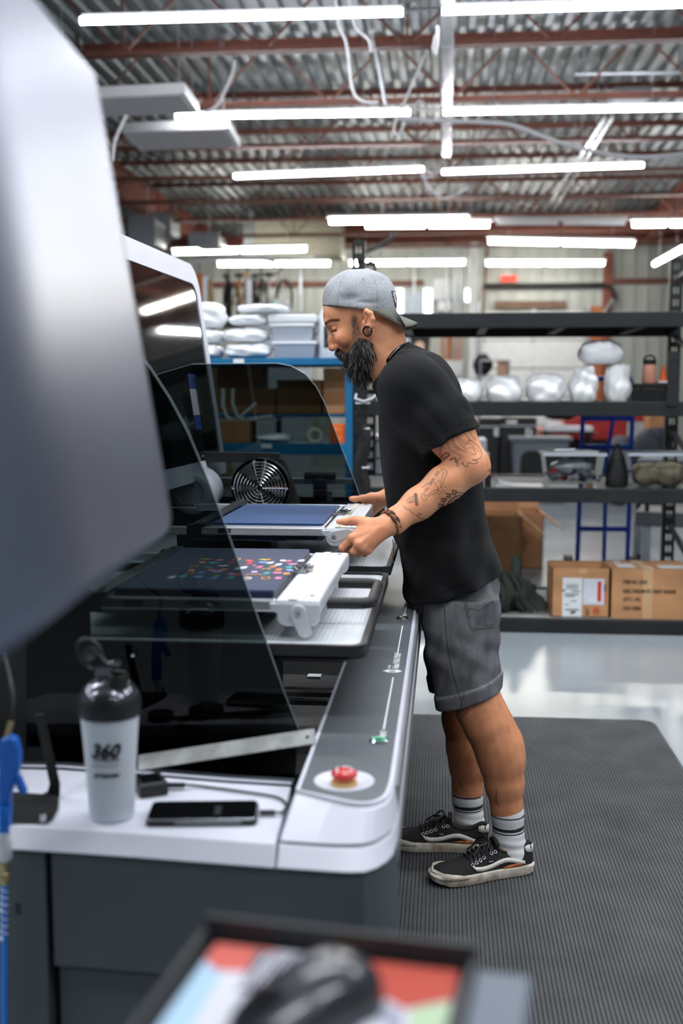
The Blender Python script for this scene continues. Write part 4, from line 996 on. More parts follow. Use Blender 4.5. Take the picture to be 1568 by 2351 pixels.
sl_.D = np.maximum(sl_.D, (G-sa)@sn); sr_.D = np.maximum(sr_.D, (G-ra_)@rn)
ho = np.maximum(sh.D+.013+FD, -((G-a)@n)-.03)                            # hollow above the hem
hs_ = np.maximum(sl_.D+.006, -((G-sa)@sn)-.025)
for F in (sl_, sr_):
    hh = np.maximum(.035-np.abs(sh.D-F.D), 0)/.035; sh.D = np.minimum(sh.D, F.D)-hh*hh*.035*.25
sh.D = np.maximum(sh.D+FD, np.where(ln((G-np.array(P(1085, 1080, 2.97)))*V(1, 1, 1)) < .16, -1, (G-a)@n))
sh.D = np.maximum(sh.D, -np.where(((G-a)@n) > -.03, ho, 1)); sh.D = np.maximum(sh.D, -np.where(((G-sa)@sn) > -.025, hs_+FD, 1))
# neck opening: cut along the collar line
na, nn = half(p2(936, 787, MX), p2(873, 862, MX), p2(936, 787, MX)+V(0, .2, 0)); nn = nn if nn[2] > 0 else -nn
sh.whole(lambda p: np.where(ln((p-np.array(P(905, 822, MX)))*V(1, .9, 1)) < .105, (p-na)@nn, -1.), 'i')
def paint_shirt(v):
    c = np.ones((len(v), 3)); x, y = proj_np(v)
    nr = v[:, 1] < 3.06
    for o_, n_, off in ((a, n, .026), (a, n, .030), (sa, sn, .024), (sa, sn, .028)):
        d = (v-o_)@n_+off; q = np.abs(d) < .0014
        if n_ is sn: q &= (v[:, 1] < 3.05) & (v[:, 0] > -.09)
        c[q] *= .55
    d = seg_dist(x, y, [(925, 836), (902, 870), (893, 930), (905, 985), (940, 1030)]); q = nr & (d < 1.6) & (y < 1000); c[q] *= .5
    n_ = wave(v, (.5, 60, 30, 20, 0), (.5, -40, 70, 30, 1)); c *= (1+.08*n_)[:, None]
    return c
SHIRT = np_mesh('t_shirt', [sh.mesh(2)], M_shirt, person, paint_shirt)
del sh, sl_, sr_, G, FD, ho, hs_
# rib collar and seam of the sleeve
col = [p2(x, y, Y) for x, y, Y in ((936, 789, 3.2), (925, 795, 3.155), (908, 808, 3.133), (891, 827, 3.135), (879, 848, 3.15), (873, 862, 3.2), (879, 850, 3.25), (891, 829, 3.265), (908, 810, 3.267), (925, 796, 3.245))]
obj('collar', B().tube([Vector(q) for q in col], .0085, 8, True, flat=.7), M_shirt, SHIRT, 60)
nk = [Vector(p2(x, y, Y)) for x, y, Y in ((934, 786, 3.19), (925, 790, 3.147), (912, 801, 3.127), (900, 814, 3.122), (893, 824, 3.125))]
obj('necklace', B().tube(nk, .0011, 5), M_steel2, person, 60)
# ---------------- shorts
st = Field(p2(945, 1650, 3.06)-V(.02, .14, 0), p2(1180, 1290, 3.3)+V(.02, .16, 0), .004)
def srows(L, Y, hw):
    out = []
    for y, f, b_ in L:
        q, c = P(f, y, Y), P(b_, y, Y); out.append(((q.z+c.z)/2, (q.x+c.x)/2, Y, (c.x-q.x)/2, hw))
    return out
st.loft(srows([(1280, 952, 1130), (1340, 961, 1146), (1385, 970, 1146), (1440, 976, 1142)], 3.18, .165), .04)
st.loft(srows([(1370, 968, 1146), (1440, 970, 1142), (1500, 976, 1146), (1560, 990, 1150), (1640, 1006, 1160)], 3.078, .094), .03)
st.loft(srows([(1370, 972, 1130), (1440, 974, 1130), (1500, 975, 1130), (1560, 982, 1138), (1640, 1000, 1142)], 3.29, .095), .03)
st.whole(lambda p: wave(p, (.002, 40, 20, 18, 0), (.0018, -30, 34, 40, 1), (.0014, 70, 20, -60, 2))+.003*np.exp(-((p[..., 2]-.64)/.06)**2)*np.sin(80*p[..., 2]+50*p[..., 0]), 'd')
ha, hn = half(p2(1008, 1634, 3.03), p2(1157, 1586, 3.03), p2(1008, 1634, 3.03)+V(0, .3, .004)); hn = hn if hn[2] < 0 else -hn
st.whole(lambda p: np.where((p-ha)@hn+.040 > 0, -.0045, 0)*np.clip(((p-ha)@hn+.040)/.003, 0, 1), 'd')
ins = st.D+.011
st.whole(lambda p: (p-ha)@hn, 'i')
g_ = np.stack(np.meshgrid(*[st.lo[i]+st.h*np.arange(st.n[i]) for i in range(3)], indexing='ij'), -1)
st.D = np.maximum(st.D, -np.maximum(ins, -((g_-ha)@hn)-.06))
PK = [(1066, 1383), (1079, 1440), (1084, 1448), (1131, 1440), (1140, 1360)]
def paint_denim(v):
    x, y = proj_np(v); c = np.ones((len(v), 3)); nr = v[:, 1] < 3.2
    c *= (1+.12*wave(v, (.6, 25, 18, 22, 0), (.5, -50, 30, 40, 1)))[:, None]
    q = nr; d = seg_dist(x, y, [(1020, 1395), (1026, 1480), (1035, 1530), (1052, 1590), (1058, 1610)]); c[q] *= (1-.5*np.clip((2.4-d[q])/1.6, 0, 1)+.3*np.exp(-((d[q]-4)/1.6)**2))[:, None]
    d = seg_dist(x, y, PK[:-1]+[PK[-2]]); c[q] *= (1-.6*np.clip((2.4-d[q])/1.6, 0, 1))[:, None]; d2 = seg_dist(x, y, [(1071, 1382), (1083, 1435), (1088, 1442), (1129, 1435)]); c[q & (d2 < 1)] *= .6
    d = seg_dist(x, y, [(1075, 1398), (1100, 1402), (1120, 1390), (1134, 1380)]); c[q] *= (1-.5*np.clip((2.2-d[q])/1.5, 0, 1))[:, None]
    d = (v-ha)@hn+.041; c[np.abs(d) < .0022] *= 1.8
    d = seg_dist(x, y, [(1062, 1600), (1058, 1625)]); c[q & (d < 2)] *= .5
    return np.clip(c, 0, 3)
SHORTS = np_mesh('shorts', [st.mesh(2)], M_denim, person, paint_denim)
del st, ins, g_
# ---------------- cap
cp = Field(p2(725, 800, 3.2)-V(0, .12, 0), p2(985, 605, 3.2)+V(0, .12, 0), .0025)
cc = p2(826, 694, MX)
ca, cn = half(p2(740, 703, MX), p2(912, 725, MX), p2(740, 703, MX)+V(0, .1, 0)); cn = cn if cn[2] < 0 else -cn
def capf(off):
    R = V(.1065-off, .0865-off, .0925-off)
    def fn(p):
        q = (p-cc)/R; e = 2.35; k = (np.abs(q[..., 0])**e+np.abs(q[..., 1])**2.1+np.abs(q[..., 2])**e)**(1/e)
        az = np.arctan2(q[..., 1], q[..., 0]); seam = .0010*np.exp(-(np.abs(((az*3/math.pi) % 1)-.5)-.5)**2/.0012) if False else 0
        dent = .0035*np.exp(-(((p[..., 0]-P(812, 0+676, MX).x)/.03)**2+((p[..., 2]-P(812, 690, MX).z)/.010)**2))+.003*np.exp(-(((p[..., 0]-P(845, 690, MX).x)/.03)**2+((p[..., 2]-P(845, 700, MX).z)/.006)**2))
        dent = dent*(p[..., 1] < MX)
        return (k-1)*.092+dent+.0009*np.sin(90*p[..., 0]+40*p[..., 2])+.0008*np.sin(70*p[..., 2]-60*p[..., 0]+50*p[..., 1])
    return fn
cp.add(capf(0), cc-.13, cc+.13, 0); inn = Field(cp.lo, cp.lo+cp.h*(cp.n-1), cp.h); inn.add(capf(.004), cc-.13, cc+.13, 0)
cp.whole(lambda p: (p-ca)@cn, 'i'); m_ = min(cp.D.shape[0], inn.D.shape[0]); cp.D[:m_] = np.maximum(cp.D[:m_], -inn.D[:m_, :cp.D.shape[1], :cp.D.shape[2]])
cp.ell(p2(842, 619, MX), (.009, .009, .004), .001)
TRI = [(900, 669), (912, 670), (912, 704), (908, 704), (900, 669)]
def paint_cap(v):
    x, y = proj_np(v); c = np.ones((len(v), 3)); nr = v[:, 1] < MX-.01
    az = np.arctan2((v[:, 1]-MX)/.0865, (v[:, 0]-cc[0])/.1065); s = np.abs(((az/(math.pi/3)+.5) % 1)-.5); c[s < .012] *= .8
    c[(v-ca)@cn > -.0035] *= .75
    inside = nr & (y > 668) & (y < 706) & (x > 899+(y-668)*.24)
    c[inside] = [1.5, 1.5, 1.5]
    c[inside & (y > 694)] = [1.2, .3, .28]
    d = seg_dist(x, y, TRI); c[nr & (d < 1.5)] = [.08, .09, .16]
    d = seg_dist(x, y, [(907, 676), (908, 682), (910, 688)]); c[nr & (d < .9)] *= .2
    d = np.hypot(x-834, y-641); c[nr & (d < 3) & (d > 1.5)] *= .6
    return c
CAP = np_mesh('cap', [cp.mesh(1)], M_cap, person, paint_cap)
b = B(); U = 17; Vn = 7; top_, bot_ = [], []
zc = lambda x: p2(826, 694, MX)[2]-.0 
e0 = [p2(912, 724, MX), p2(847, 716, MX)]
for j in range(Vn):
    v_ = j/(Vn-1); r_ = []
    for i in range(U):
        u = -1+2*i/(U-1); ph = u*math.radians(80)
        x0 = cc[0]+.1055*math.cos(ph); y0 = MX+.0855*math.sin(ph); z0 = np.interp(x0, [e0[1][0], e0[0][0]], [e0[1][2], e0[0][2]])
        x1 = cc[0]+.1055+.058*max(0, 1-abs(u)**2.6)**.62; y1 = MX+.082*np.sign(u)*abs(u)**.9
        x1 = max(x1, x0+.001)
        z1 = P(945, 742, MX).z-.030*abs(u)**1.6+(x1-cc[0]-.1635)*-.32
        z1 = min(z1, z0) if abs(u) < .98 else z0
        s_ = v_; r_.append(Vector((x0+(x1-x0)*s_, y0+(y1-y0)*s_, z0+(z1-z0)*(s_**1.1))))
    top_.append(r_)
n0 = len(b.v); pts = [p for r_ in top_ for p in r_]
b.add(pts, [(j*U+i, j*U+i+1, (j+1)*U+i+1, (j+1)*U+i) for j in range(Vn-1) for i in range(U-1)])
M_brim = mat('olive_grey_brim', (112, 112, 104), .85, var=.1, vs_=200, bump=.3, bs=1200)
br = obj('brim', b, M_brim, CAP, 80); md = br.modifiers.new('thick', 'SOLIDIFY'); md.thickness = .004; md.offset = 0
# ---------------- beard: volume and single hairs
bd = Field(p2(765, 900, 3.2)-V(0, .10, 0), p2(880, 765, 3.2)+V(0, .10, 0), .002)
bd.ell(p2(822, 836, MX), (.030, .046, .046), .02); bd.ell(p2(833, 856, MX), (.023, .036, .030), .02); bd.ell(p2(810, 836, MX), (.018, .030, .020), .015)
for sg in (-1, 1):
    bd.chain([(p2(850, 792, MX+sg*.066), .008), (p2(846, 812, MX+sg*.060), .016), (p2(834, 830, MX+sg*.044), .024)], .015)
    bd.chain([(p2(838, 784, MX+sg*.067), .006), (p2(832, 806, MX+sg*.059), .014), (p2(822, 826, MX+sg*.044), .02)], .015)
    bd.chain([(p2(777, 811, MX+sg*.006), .0085), (p2(783, 816, MX+sg*.020), .0095), (p2(796, 827, MX+sg*.038), .010), (p2(808, 834, MX+sg*.038), .013)], .006)
    bd.chain([(p2(826, 782, MX+sg*.0645), .005), (p2(816, 800, MX+sg*.0585), .009), (p2(806, 815, MX+sg*.050), .010), (p2(806, 832, MX+sg*.040), .012)], .010)
bd.cone(p2(777, 811, MX-.006), p2(777, 811, MX+.006), .0085, .0085, .005)
bd.whole(lambda p: wave(p, (.0016, 300, 120, 60, 0), (.0014, -260, 200, 90, 1), (.0012, 420, -300, 160, 2)), 'd')
bv, bf = bd.mesh(1)
BEARD = np_mesh('beard', [(bv, bf)], M_beard, person)
rr = random.Random(3); dark, grey = B(), B()
cen_ = p2(824, 815, MX)
for k in range(2600):
    v = bv[rr.randrange(len(bv))]; o_ = Vector(v); out = (o_-Vector(cen_)).normalized()
    px_, py_ = proj(o_)
    L_ = .010+.016*rr.random(); 
    if px_ < 796 and py_ < 832: L_ *= .35
    down = Vector((-.12+.3*(px_-815)/60, 0, -1)); dd = (out*.45+down*.9+Vector((rr.uniform(-.5, .5), rr.uniform(-.4, .4), rr.uniform(-.2, .2)))).normalized()
    cv = Vector((rr.uniform(-1, 1), rr.uniform(-1, 1), rr.uniform(-.6, .3)))*.3
    p_ = [o_-dd*.003, o_+dd*L_*.5, o_+dd*L_*.8+cv*L_*.35+Vector((0, 0, -L_*.2))]
    (grey if rr.random() < .22 else dark).tube(p_, [.00045, .0004, .00015], 3, cap=False)
hv = P(812, 735, MX)
for k in range(260):
    t_ = rr.random(); px_ = 811+10*t_+rr.uniform(-7, 12)*(.5+t_); py_ = 722+66*t_; q = Vector(p2(px_, py_, MX-.0735+.012*t_+rr.uniform(-.002, .001))); dd = Vector((-.25+rr.uniform(-.3, .3), -.15, -1)).normalized()
    for b_, yy in (((grey if rr.random() < .35 else dark), q),): b_.tube([yy, yy+dd*.005, yy+dd*.009+Vector((rr.uniform(-.002, .002), 0, 0))], [.00032, .00028, .00012], 3, cap=False)
obj('beard_hair', dark, M_beard, BEARD, kind='stuff'); obj('grey_hair', grey, M_greyhair, BEARD, kind='stuff')
# ear plugs
for sg in (-1, 1):
    c = Vector(p2(843.5, 760, MX+sg*.0885)); ax = (-.15, sg, .05)
    obj('ear_tunnel', B().lathe([(.0105, -.006), (.0138, -.006), (.0145, -.003), (.0145, .004), (.0138, .006), (.0112, .006), (.0105, .004), (.0105, -.006)], c, ax, n=28), M_rub, person, 50)
# bracelet
wc = Vector(p2(889, 1205, 2.891)); wd = (Vector(p2(960, 1157, YA-.03))-wc).normalized(); wu = wd.cross(Vector((0, 1, 0))).normalized(); wv = wd.cross(wu)
brc = thing('x', 'x', 'x', wc); bpy.data.objects.remove(brc)
for k, (off, m, r) in enumerate(((0, M_leather, .0036), (.010, mat('tan_cord', (140, 88, 56), .55, var=.1), .0026))):
    ring = [wc+wd*(off+.008+.004*math.sin(t+.5))+wu*(.0315*math.cos(t))+wv*(.0315*math.sin(t)) for t in [2*math.pi*j/32 for j in range(32)]]
    o_ = obj('bracelet', B().tube(ring, r, 8, True), m, person, 60)
    for q in range(9):
        t = 2*math.pi*q/9+.2*k; cpt = wc+wd*(off+.008+.004*math.sin(t+.5))+wu*(.0315*math.cos(t))+wv*(.0315*math.sin(t)); tg = (wu*-math.sin(t)+wv*math.cos(t))
        obj('bead', B().cyl(cpt-tg*.006, cpt+tg*.006, r*1.45, n=10), M_leather if q % 3 else MATS['tan_cord'], o_, 40)
q0 = Vector(p2(902, 1238, 2.87)); obj('bracelet_cord', B().tube([q0, q0+Vector((.002, 0, -.03)), q0+Vector((-.001, 0, -.055)), q0+Vector((.001, 0, -.062))], [.0014, .0014, .0014, .0026], 6), M_leather, person, 60)
# ---------------- socks
def sock(nm, chain, zlines, logo):
    xs_ = [c[0] for c, r in chain]; ys_ = [c[1] for c, r in chain]; zs_ = [c[2] for c, r in chain]
    F = Field((min(xs_)-.07, min(ys_)-.07, min(zs_)-.06), (max(xs_)+.07, max(ys_)+.07, max(zs_)+.02), .0019)
    F.chain(chain, .015); zt = zlines[0]
    F.whole(lambda p: .0012*np.sin(240*p[..., 2]+30*p[..., 0])*np.clip((zlines[3]-.0-p[..., 2])/.03, 0, 1)*np.clip((p[..., 2]-zlines[3]+.07)/.03, 0, 1), 'd')
    F.whole(lambda p: p[..., 2]-zt-.04*(p[..., 0]-chain[0][0][0])*.3, 'i')
    ax = chain[0][0]
    def paint(v):
        c = np.ones((len(v), 3)); z = v[:, 2]-.04*(v[:, 0]-ax[0])*.3
        for (z0, z1) in zlines[1]: c[(z < z0) & (z > z1)] = [.03, .03, .035]
        az = np.arctan2(v[:, 1]-ax[1], v[:, 0]-ax[0]); c *= (1-.05*(np.sin(az*60) > .3))[:, None]
        return c
    return np_mesh(nm, [F.mesh(2)], M_sock, person, paint)
def zat(px, py, Y): return P(px, py, Y).z
Yn = YL-.04
s1 = sock('sock', [(p2(1163, 1835, YL), .044), (p2(1165, 1870, YL), .0435), (p2(1167, 1925, YL), .043), (p2(1172, 1960, YL), .046), (p2(1160, 1995, YL-.005), .044), (p2(1110, 2015, YL-.03), .034)],
    [zat(1165, 1846, Yn), [(zat(1165, 1878.5, Yn), zat(1165, 1882, Yn)), (zat(1165, 1904, Yn), zat(1165, 1912, Yn)), (zat(1165, 1915, Yn), zat(1165, 1918.3, Yn))], 0, zat(1165, 1915, Yn)], None)
Yn = YR-.04
s2 = sock('sock', [(p2(1072, 1795, YR), .0445), (p2(1073, 1830, YR), .044), (p2(1076, 1880, YR), .043), (p2(1082, 1915, YR), .046), (p2(1060, 1935, YR), .042), (p2(1015, 1950, YR), .034)],
    [zat(1072, 1808, Yn), [(zat(1072, 1830.5, Yn), zat(1072, 1834, Yn)), (zat(1072, 1853, Yn), zat(1072, 1861, Yn)), (zat(1072, 1863.6, Yn), zat(1072, 1866.8, Yn))], 0, zat(1072, 1865, Yn)], None)
def sock_logo(px, py, Y, par, w_, ac, rad=.0450):
    o_ = P(px, py, Y); tx = text('NIKE', o_, (1, 0, 0), (0, 0, 1), .009, M_bink, par, shear=.25, width=w_)
    def wrap(ob):
        oc = org(par)
        for q in ob.data.vertices:
            x, y, z = q.co+oc; an = (x-ac[0])/rad; dep = (Y-y)*.3+.0012
            q.co = Vector((ac[0]+(rad+dep)*math.sin(an), ac[1]-(rad+dep)*math.cos(an), z))-oc
    wrap(tx)
    b = B(); b.prism([o_+Vector((x, -.0005, z)) for x, z in ((-.003, -.001), (-.002, -.006), (.004, -.006), (.030, .000), (.006, -.0085), (-.003, -.009), (-.006, -.005))], (0, -.0006, 0)); wrap(obj('swoosh_mark', b, M_bink, par))
sock_logo(1051, 1846, YR-.0460, s2, .026, p2(1074, 1846, YR)); sock_logo(1133, 1889, YL-.0395, s1, .024, p2(1166, 1889, YL))
# ---------------- shoes
def shoe(heel, toe, side, z0=.012):
    """heel/toe: points on the floor; side: +1 the camera-facing flank is local -y"""
    h = Vector(heel); t = Vector(toe); L_ = (t-h).length; ux = (t-h).normalized(); uy = Vector((0, 0, 1)).cross(ux)
    if uy.y > 0: uy = -uy           # local +y faces the camera
    W = lambda s, y, z: Vector((h.x, h.y, z0))+ux*(s*L_)+uy*y+Vector((0, 0, z))
    ss = [0, .03, .09, .2, .35, .5, .65, .78, .88, .95, .985, 1]; hw = [.012, .026, .034, .036, .036, .040, .047, .049, .045, .034, .022, .010]
    hwf = lambda s: float(np.interp(s, ss, hw))
    outline = [(s, w_) for s, w_ in zip(ss, hw)]+[(s, -w_) for s, w_ in reversed(list(zip(ss, hw)))]
    gp = 1.045
    b = B(); rings = []
    for z, k in ((0, .96), (.003, 1.0), (.024, 1.02), (.028, .98)): rings.append([W(.5+(s-.5)*k, y*k+(.003 if y > 0 else -.003), z+(.010*max(0, s-.86)/.14 if z < .01 else .004*max(0, s-.8)/.2)) for s, y in outline])
    b.loft(rings); root = obj('shoe', B().lathe([(.001, 0), (.001, .001)], W(.5, 0, .02), n=4), M_suede, person)
    b2 = B(); sx = [.0, .03, .08, .16, .24, .32, .40, .48, .56, .64, .72, .80, .88, .95, .99]; hz = [.078, .086, .084, .070, .066, .072, .088, .086, .077, .066, .056, .051, .048, .042, .033]
    rings = []
    for s, z in zip(sx, hz):
        w_ = max(.006, hwf(s)-.002); ring = []
        flat = .5 if s < .36 else 1
        for k in range(17):
            a = math.pi*k/16; cy = math.cos(a); sz = math.sin(a)
            e = 2.6; q = (abs(cy)**e+abs(sz)**e)**(-1/e); yy = w_*cy*q; zz = .020+(z-.020)*sz*q
            if s < .36: yy *= 1-.18*max(0, (zz-.03)/.06)
            else: yy *= 1-.38*max(0, (zz-.025)/.07)
            ring.append(W(s, yy, zz))
        rings.append(ring)
    b2.loft(rings, cap=True)
    up = obj('upper', b2, M_suede, root, 70)
    so = obj('sole', b, M_sole, root, 40, .0015)
    # toe cap of rubber
    b3 = B(); r0, r1 = [], []
    for k in range(25):
        a = -1+2*k/24; s = 1.0-.30*abs(a)**1.6; sg = 1 if a > 0 else -1; w_ = hwf(s)*1.02+.0035 if abs(a) > .04 else 0
        y = (hwf(s)+.0035)*np.sign(a)*min(1, abs(a)*3)
        r0.append(W(s+.006, y, .020)); r1.append(W(s-.022, y*.95, .022+.014*(1-abs(a)**3)+.004))
    b3.strip(r0, r1); o3 = obj('toe_bumper', b3, M_sole, root, 60); md = o3.modifiers.new('t', 'SOLIDIFY'); md.thickness = .004; md.offset = 0
    # flank details on the camera side
    def flank(s, z):
        w_ = hwf(s)-.002; zz = z; k = max(.02, (zz-.020)/(float(np.interp(s, sx, hz))-.020)); e = 2.6; k = min(k, .97); cy = (1-k**e)**(1/e); yy = w_*cy
        yy *= (1-.18*max(0, (zz-.03)/.06)) if s < .36 else (1-.38*max(0, (zz-.025)/.07)); return W(s, yy+.0016, zz)
    def band(nm, pts, wd, m):
        b = B(); u, l = [], []
        for s, z, k in pts: u.append(flank(s, z+wd*k)); l.append(flank(s, z-wd*k))
        b.strip(u, l); o = obj(nm, b, m, root, 60); md = o.modifiers.new('t', 'SOLIDIFY'); md.thickness = .0018; md.offset = 1; return o
    band('side_stripe', [(.64, .046, .35), (.61, .040, .9), (.56, .0375, 1), (.50, .038, 1), (.44, .041, 1), (.38, .046, 1), (.33, .0495, 1), (.28, .0495, 1), (.22, .045, 1), (.16, .039, 1), (.12, .037, .8)], .0058, M_offw)
    band('heel_patch', [(.10, .070, .5), (.06, .071, 1), (.02, .070, 1), (.0, .069, 1)], .011, M_offw)
    band('worn_patch', [(.34, .031, .3), (.28, .032, .8), (.20, .033, 1), (.15, .033, .7)], .005, mat('orange_worn_canvas', (176, 98, 52), .8, var=.25, vs_=60))
    b4 = B(); u = []
    for s in [.02+.018*i for i in range(20)]: u.append(flank(s, min(float(np.interp(s, sx, hz))-.003, 1)))
    obj('ankle_binding', B().tube(u, .004, 7), M_suede, root, 60)
    ey = [(.40, .074), (.44, .072), (.52, .064), (.56, .059), (.60, .055), (.64, .051)]
    for s, z in ey:
        c = flank(s, z); nrm = (uy+Vector((0, 0, .6))).normalized()
        _, e1, e2 = B().frame(nrm); obj('eyelet', B().tube([c+nrm*.001+(e1*math.cos(a)+e2*math.sin(a))*.0042 for a in [k*math.pi/6 for k in range(12)]], .0011, 5, True), M_alus, root, 60)
    lc = B()
    for i, (s, z) in enumerate(ey):
        p_ = flank(s, z); ht = float(np.interp(s-.02, sx, hz)); lc.tube([p_, W(s-.012, .012, ht+.003), W(s-.02, -.012, ht+.004), W(s-.03, -.026, ht-.010)], .0024, 6)
        if i: lc.tube([p_, W(s+.015, .014, ht+.001), W(s+.03, -.012, ht-.002)], .0024, 6)
    for sg in (1, -1):
        c = W(.42, 0, .094); lc.tube([c, c+uy*.018*sg+ux*.01+Vector((0, 0, .012)), c+uy*.034*sg+ux*.022+Vector((0, 0, .002)), c+uy*.030*sg+ux*.036+Vector((0, 0, -.012)), c+uy*.012*sg+ux*.02+Vector((0, 0, -.002)), c], .003, 6)
        lc.tube([c, c+ux*.035+uy*.012*sg, c+ux*.06+uy*.022*sg+Vector((0, 0, -.022))], .0026, 6)
    obj('laces', lc, M_rub, root, 60)
    obj('tongue', B().prism([W(.36, y, z) for y, z in ((-.02, .078), (.02, .078), (.024, .098), (.012, .106), (-.012, .106), (-.024, .098))], ux*.012), M_suede, root, 60, .003)
    c = flank(.46, .050); tgp = obj('side_tag', B().prism([c+ux*.008, c-ux*.010, c-ux*.010+Vector((0, 0, .008)), c+ux*.008+Vector((0, 0, .008))], uy*.001), M_rub, root)
    text('VANS', c+ux*.007+uy*.0012+Vector((0, 0, .0015)), -ux, (0, 0, 1), .006, M_ink, tgp, width=.014)
    return root
tz_ = .012
n0, n1 = Pz(1222, 2008, tz_), Pz(988, 2038, tz_); n0.y += .040; n1.y += .028
shoe(n0, n1, 1)
f0, f1 = Pz(1122, 1960, tz_), Pz(888, 1948, tz_); f0.y += .03; f1.y += .03
shoe(f0, f1, 1)
# ================================================================== things near the camera
M_mat = mat('ribbed_rubber_mat', (74, 76, 78), .6, var=.12, vs_=6)
M_phone = mat('phone_black', (12, 13, 14), .08, var=0, coat=.5)
M_frost = mat('frosted_plastic', (226, 234, 244), .4, var=.03, vs_=5, trans=.12, ior=1.2, sss=.3)
M_bluep = mat('blue_plastic', (16, 96, 190), .4, var=.06)
M_hose = mat('blue_hose', (34, 120, 214), .3, var=.05)
M_brass = mat('brass_fitting', (176, 160, 120), .3, .8, var=.1)
# ribbed anti-fatigue mat
xr = Pz(1500, 1653, .012).x; yf = Pz(1230, 1646, .012).y; xl = -.30
b = B(); pr = []; x = xl; pit = .0105
while x < xr-pit: pr += [(x, .009), (x+.0022, .012), (x+.0075, .012), (x+.0092, .009)]; x += pit
pr.append((xr, .009)); yn = -.2
def yend(x): return yf-.05*max(0, (x-(xr-.05))/.05)**2.2
b.strip([(x, yn, z) for x, z in pr], [(x, yend(x), z) for x, z in pr])
b.bx(xl, xr, yn, yf-.06, 0, .0085)
b.strip([(x, yend(x), z) for x, z in pr], [(x, yend(x)+.004, 0) for x, z in pr])
tag(obj('floor_mat', b, M_mat), 'large dark grey ribbed rubber mat under the man on the glossy floor', 'mat')
# shaker bottle
c = Pz(252, 1880, ZW); c.y += .012; c.z = ZW+.0012
t = thing('shaker_bottle', 'frosted shaker bottle with black lid standing on the white worktop', 'bottle', c)
obj('cup', B().lathe([(.001, .001), (.032, .0), (.0345, .004), (.0365, .05), (.040, .11), (.0445, .165), (.0445, .172), (.042, .172), (.0385, .11), (.0352, .05), (.033, .008), (.001, .007)], c, n=40), M_frost, t, 50)
obj('liquid', B().lathe([(.001, .009), (.031, .009), (.0345, .055), (.0375, .098), (.001, .098)], c, n=32), mat('cloudy_water', (170, 186, 204), .2, var=.03, trans=.3, ior=1.33), t, 50)
lid = obj('lid', B().lathe([(.0465, .160), (.0475, .164), (.0475, .186), (.0455, .190), (.046, .190)], c, n=40), M_black, t, 40)
obj('lid_dome', B().lathe([(.0458, .188), (.044, .196), (.036, .206), (.024, .216), (.0001, .220)], c, n=40), mat('satin_black_lid', (96, 98, 106), .2, .8, var=.04, coat=.5), lid, 60)
sp = c+Vector((.016, -.014, .203)); obj('spout', B().lathe([(.0165, 0), (.0155, .022), (.0135, .025), (.0115, .024), (.0115, .016), (.0001, .015)], sp, (.1, -.05, 1), n=28), M_black, lid, 40)
hg = c+Vector((-.008, 0, .221)); b = B(); b.cyl(hg+Vector((-.018, .004, .012)), hg+Vector((.022, -.004, .020)), .004, n=12); b.bx(hg.x-.012, hg.x+.016, hg.y-.006, hg.y+.006, hg.z-.01, hg.z+.014)
obj('hinge', b, MATS['satin_black_lid'], lid, 40, .002)
for q in ((-.019, .004, .012), (.023, -.004, .020)): obj('hinge_pin', B().lathe([(.006, -.003), (.0065, 0), (.006, .004), (.0001, .005)], hg+Vector(q), (0, -1, .3), n=14), M_chrome, lid, 50)
fl_ = hg+Vector((-.022, .004, .032)); pts = [fl_+Vector((.017*math.cos(a)*.9-.010*math.sin(a), .0, .020*math.sin(a)+.006*math.cos(a))) for a in [k*2*math.pi/20 for k in range(20)]]
obj('flip_loop', B().tube(pts, .004, 8, True), M_black, lid, 60); obj('flip_arm', B().prism([hg+Vector((-.016, -.008, .010)), hg+Vector((.010, -.008, .016)), fl_+Vector((.016, -.008, .002)), fl_+Vector((-.006, -.008, -.012))], (0, .012, 0)), M_black, lid, 0, .003)
obj('flip_plug', B().lathe([(.012, -.006), (.013, 0), (.010, .008), (.0001, .010)], fl_+Vector((.004, -.006, 0)), (.2, -1, .2), n=20), MATS['satin_black_lid'], lid, 50)
def cuptext(s, z, size, rad, width, shear=0, bold=0):
    o = text(s, (0, 0, 0), (1, 0, 0), (0, 0, 1), size, M_bink, None, shear=shear, bold=bold, width=width)
    ang0 = math.radians(-90)
    xs_ = [q.co.x for q in o.data.vertices]; mid_ = (min(xs_)+max(xs_))/2
    for q in o.data.vertices:
        a = ang0+(q.co.x-mid_)/rad+.12; q.co = Vector((rad*math.cos(a), rad*math.sin(a), z+q.co.z))
    o.parent = t; return o
cuptext('360', .104, .030, .0418, .047, .3, .0012); cuptext('AUTOMOTIVE', .0985, .0055, .0412, .042, .2, .0002)
cuptext('prozonec', .073, .0115, .0392, .040, .15, .0004)
b = B(); pts = [c+Vector((.0402*math.cos(a), .0402*math.sin(a), .091)) for a in [math.radians(-115+5*k) for k in range(13)]]; obj('print_line', B().tube(pts, .0005, 4), M_fascia, t)
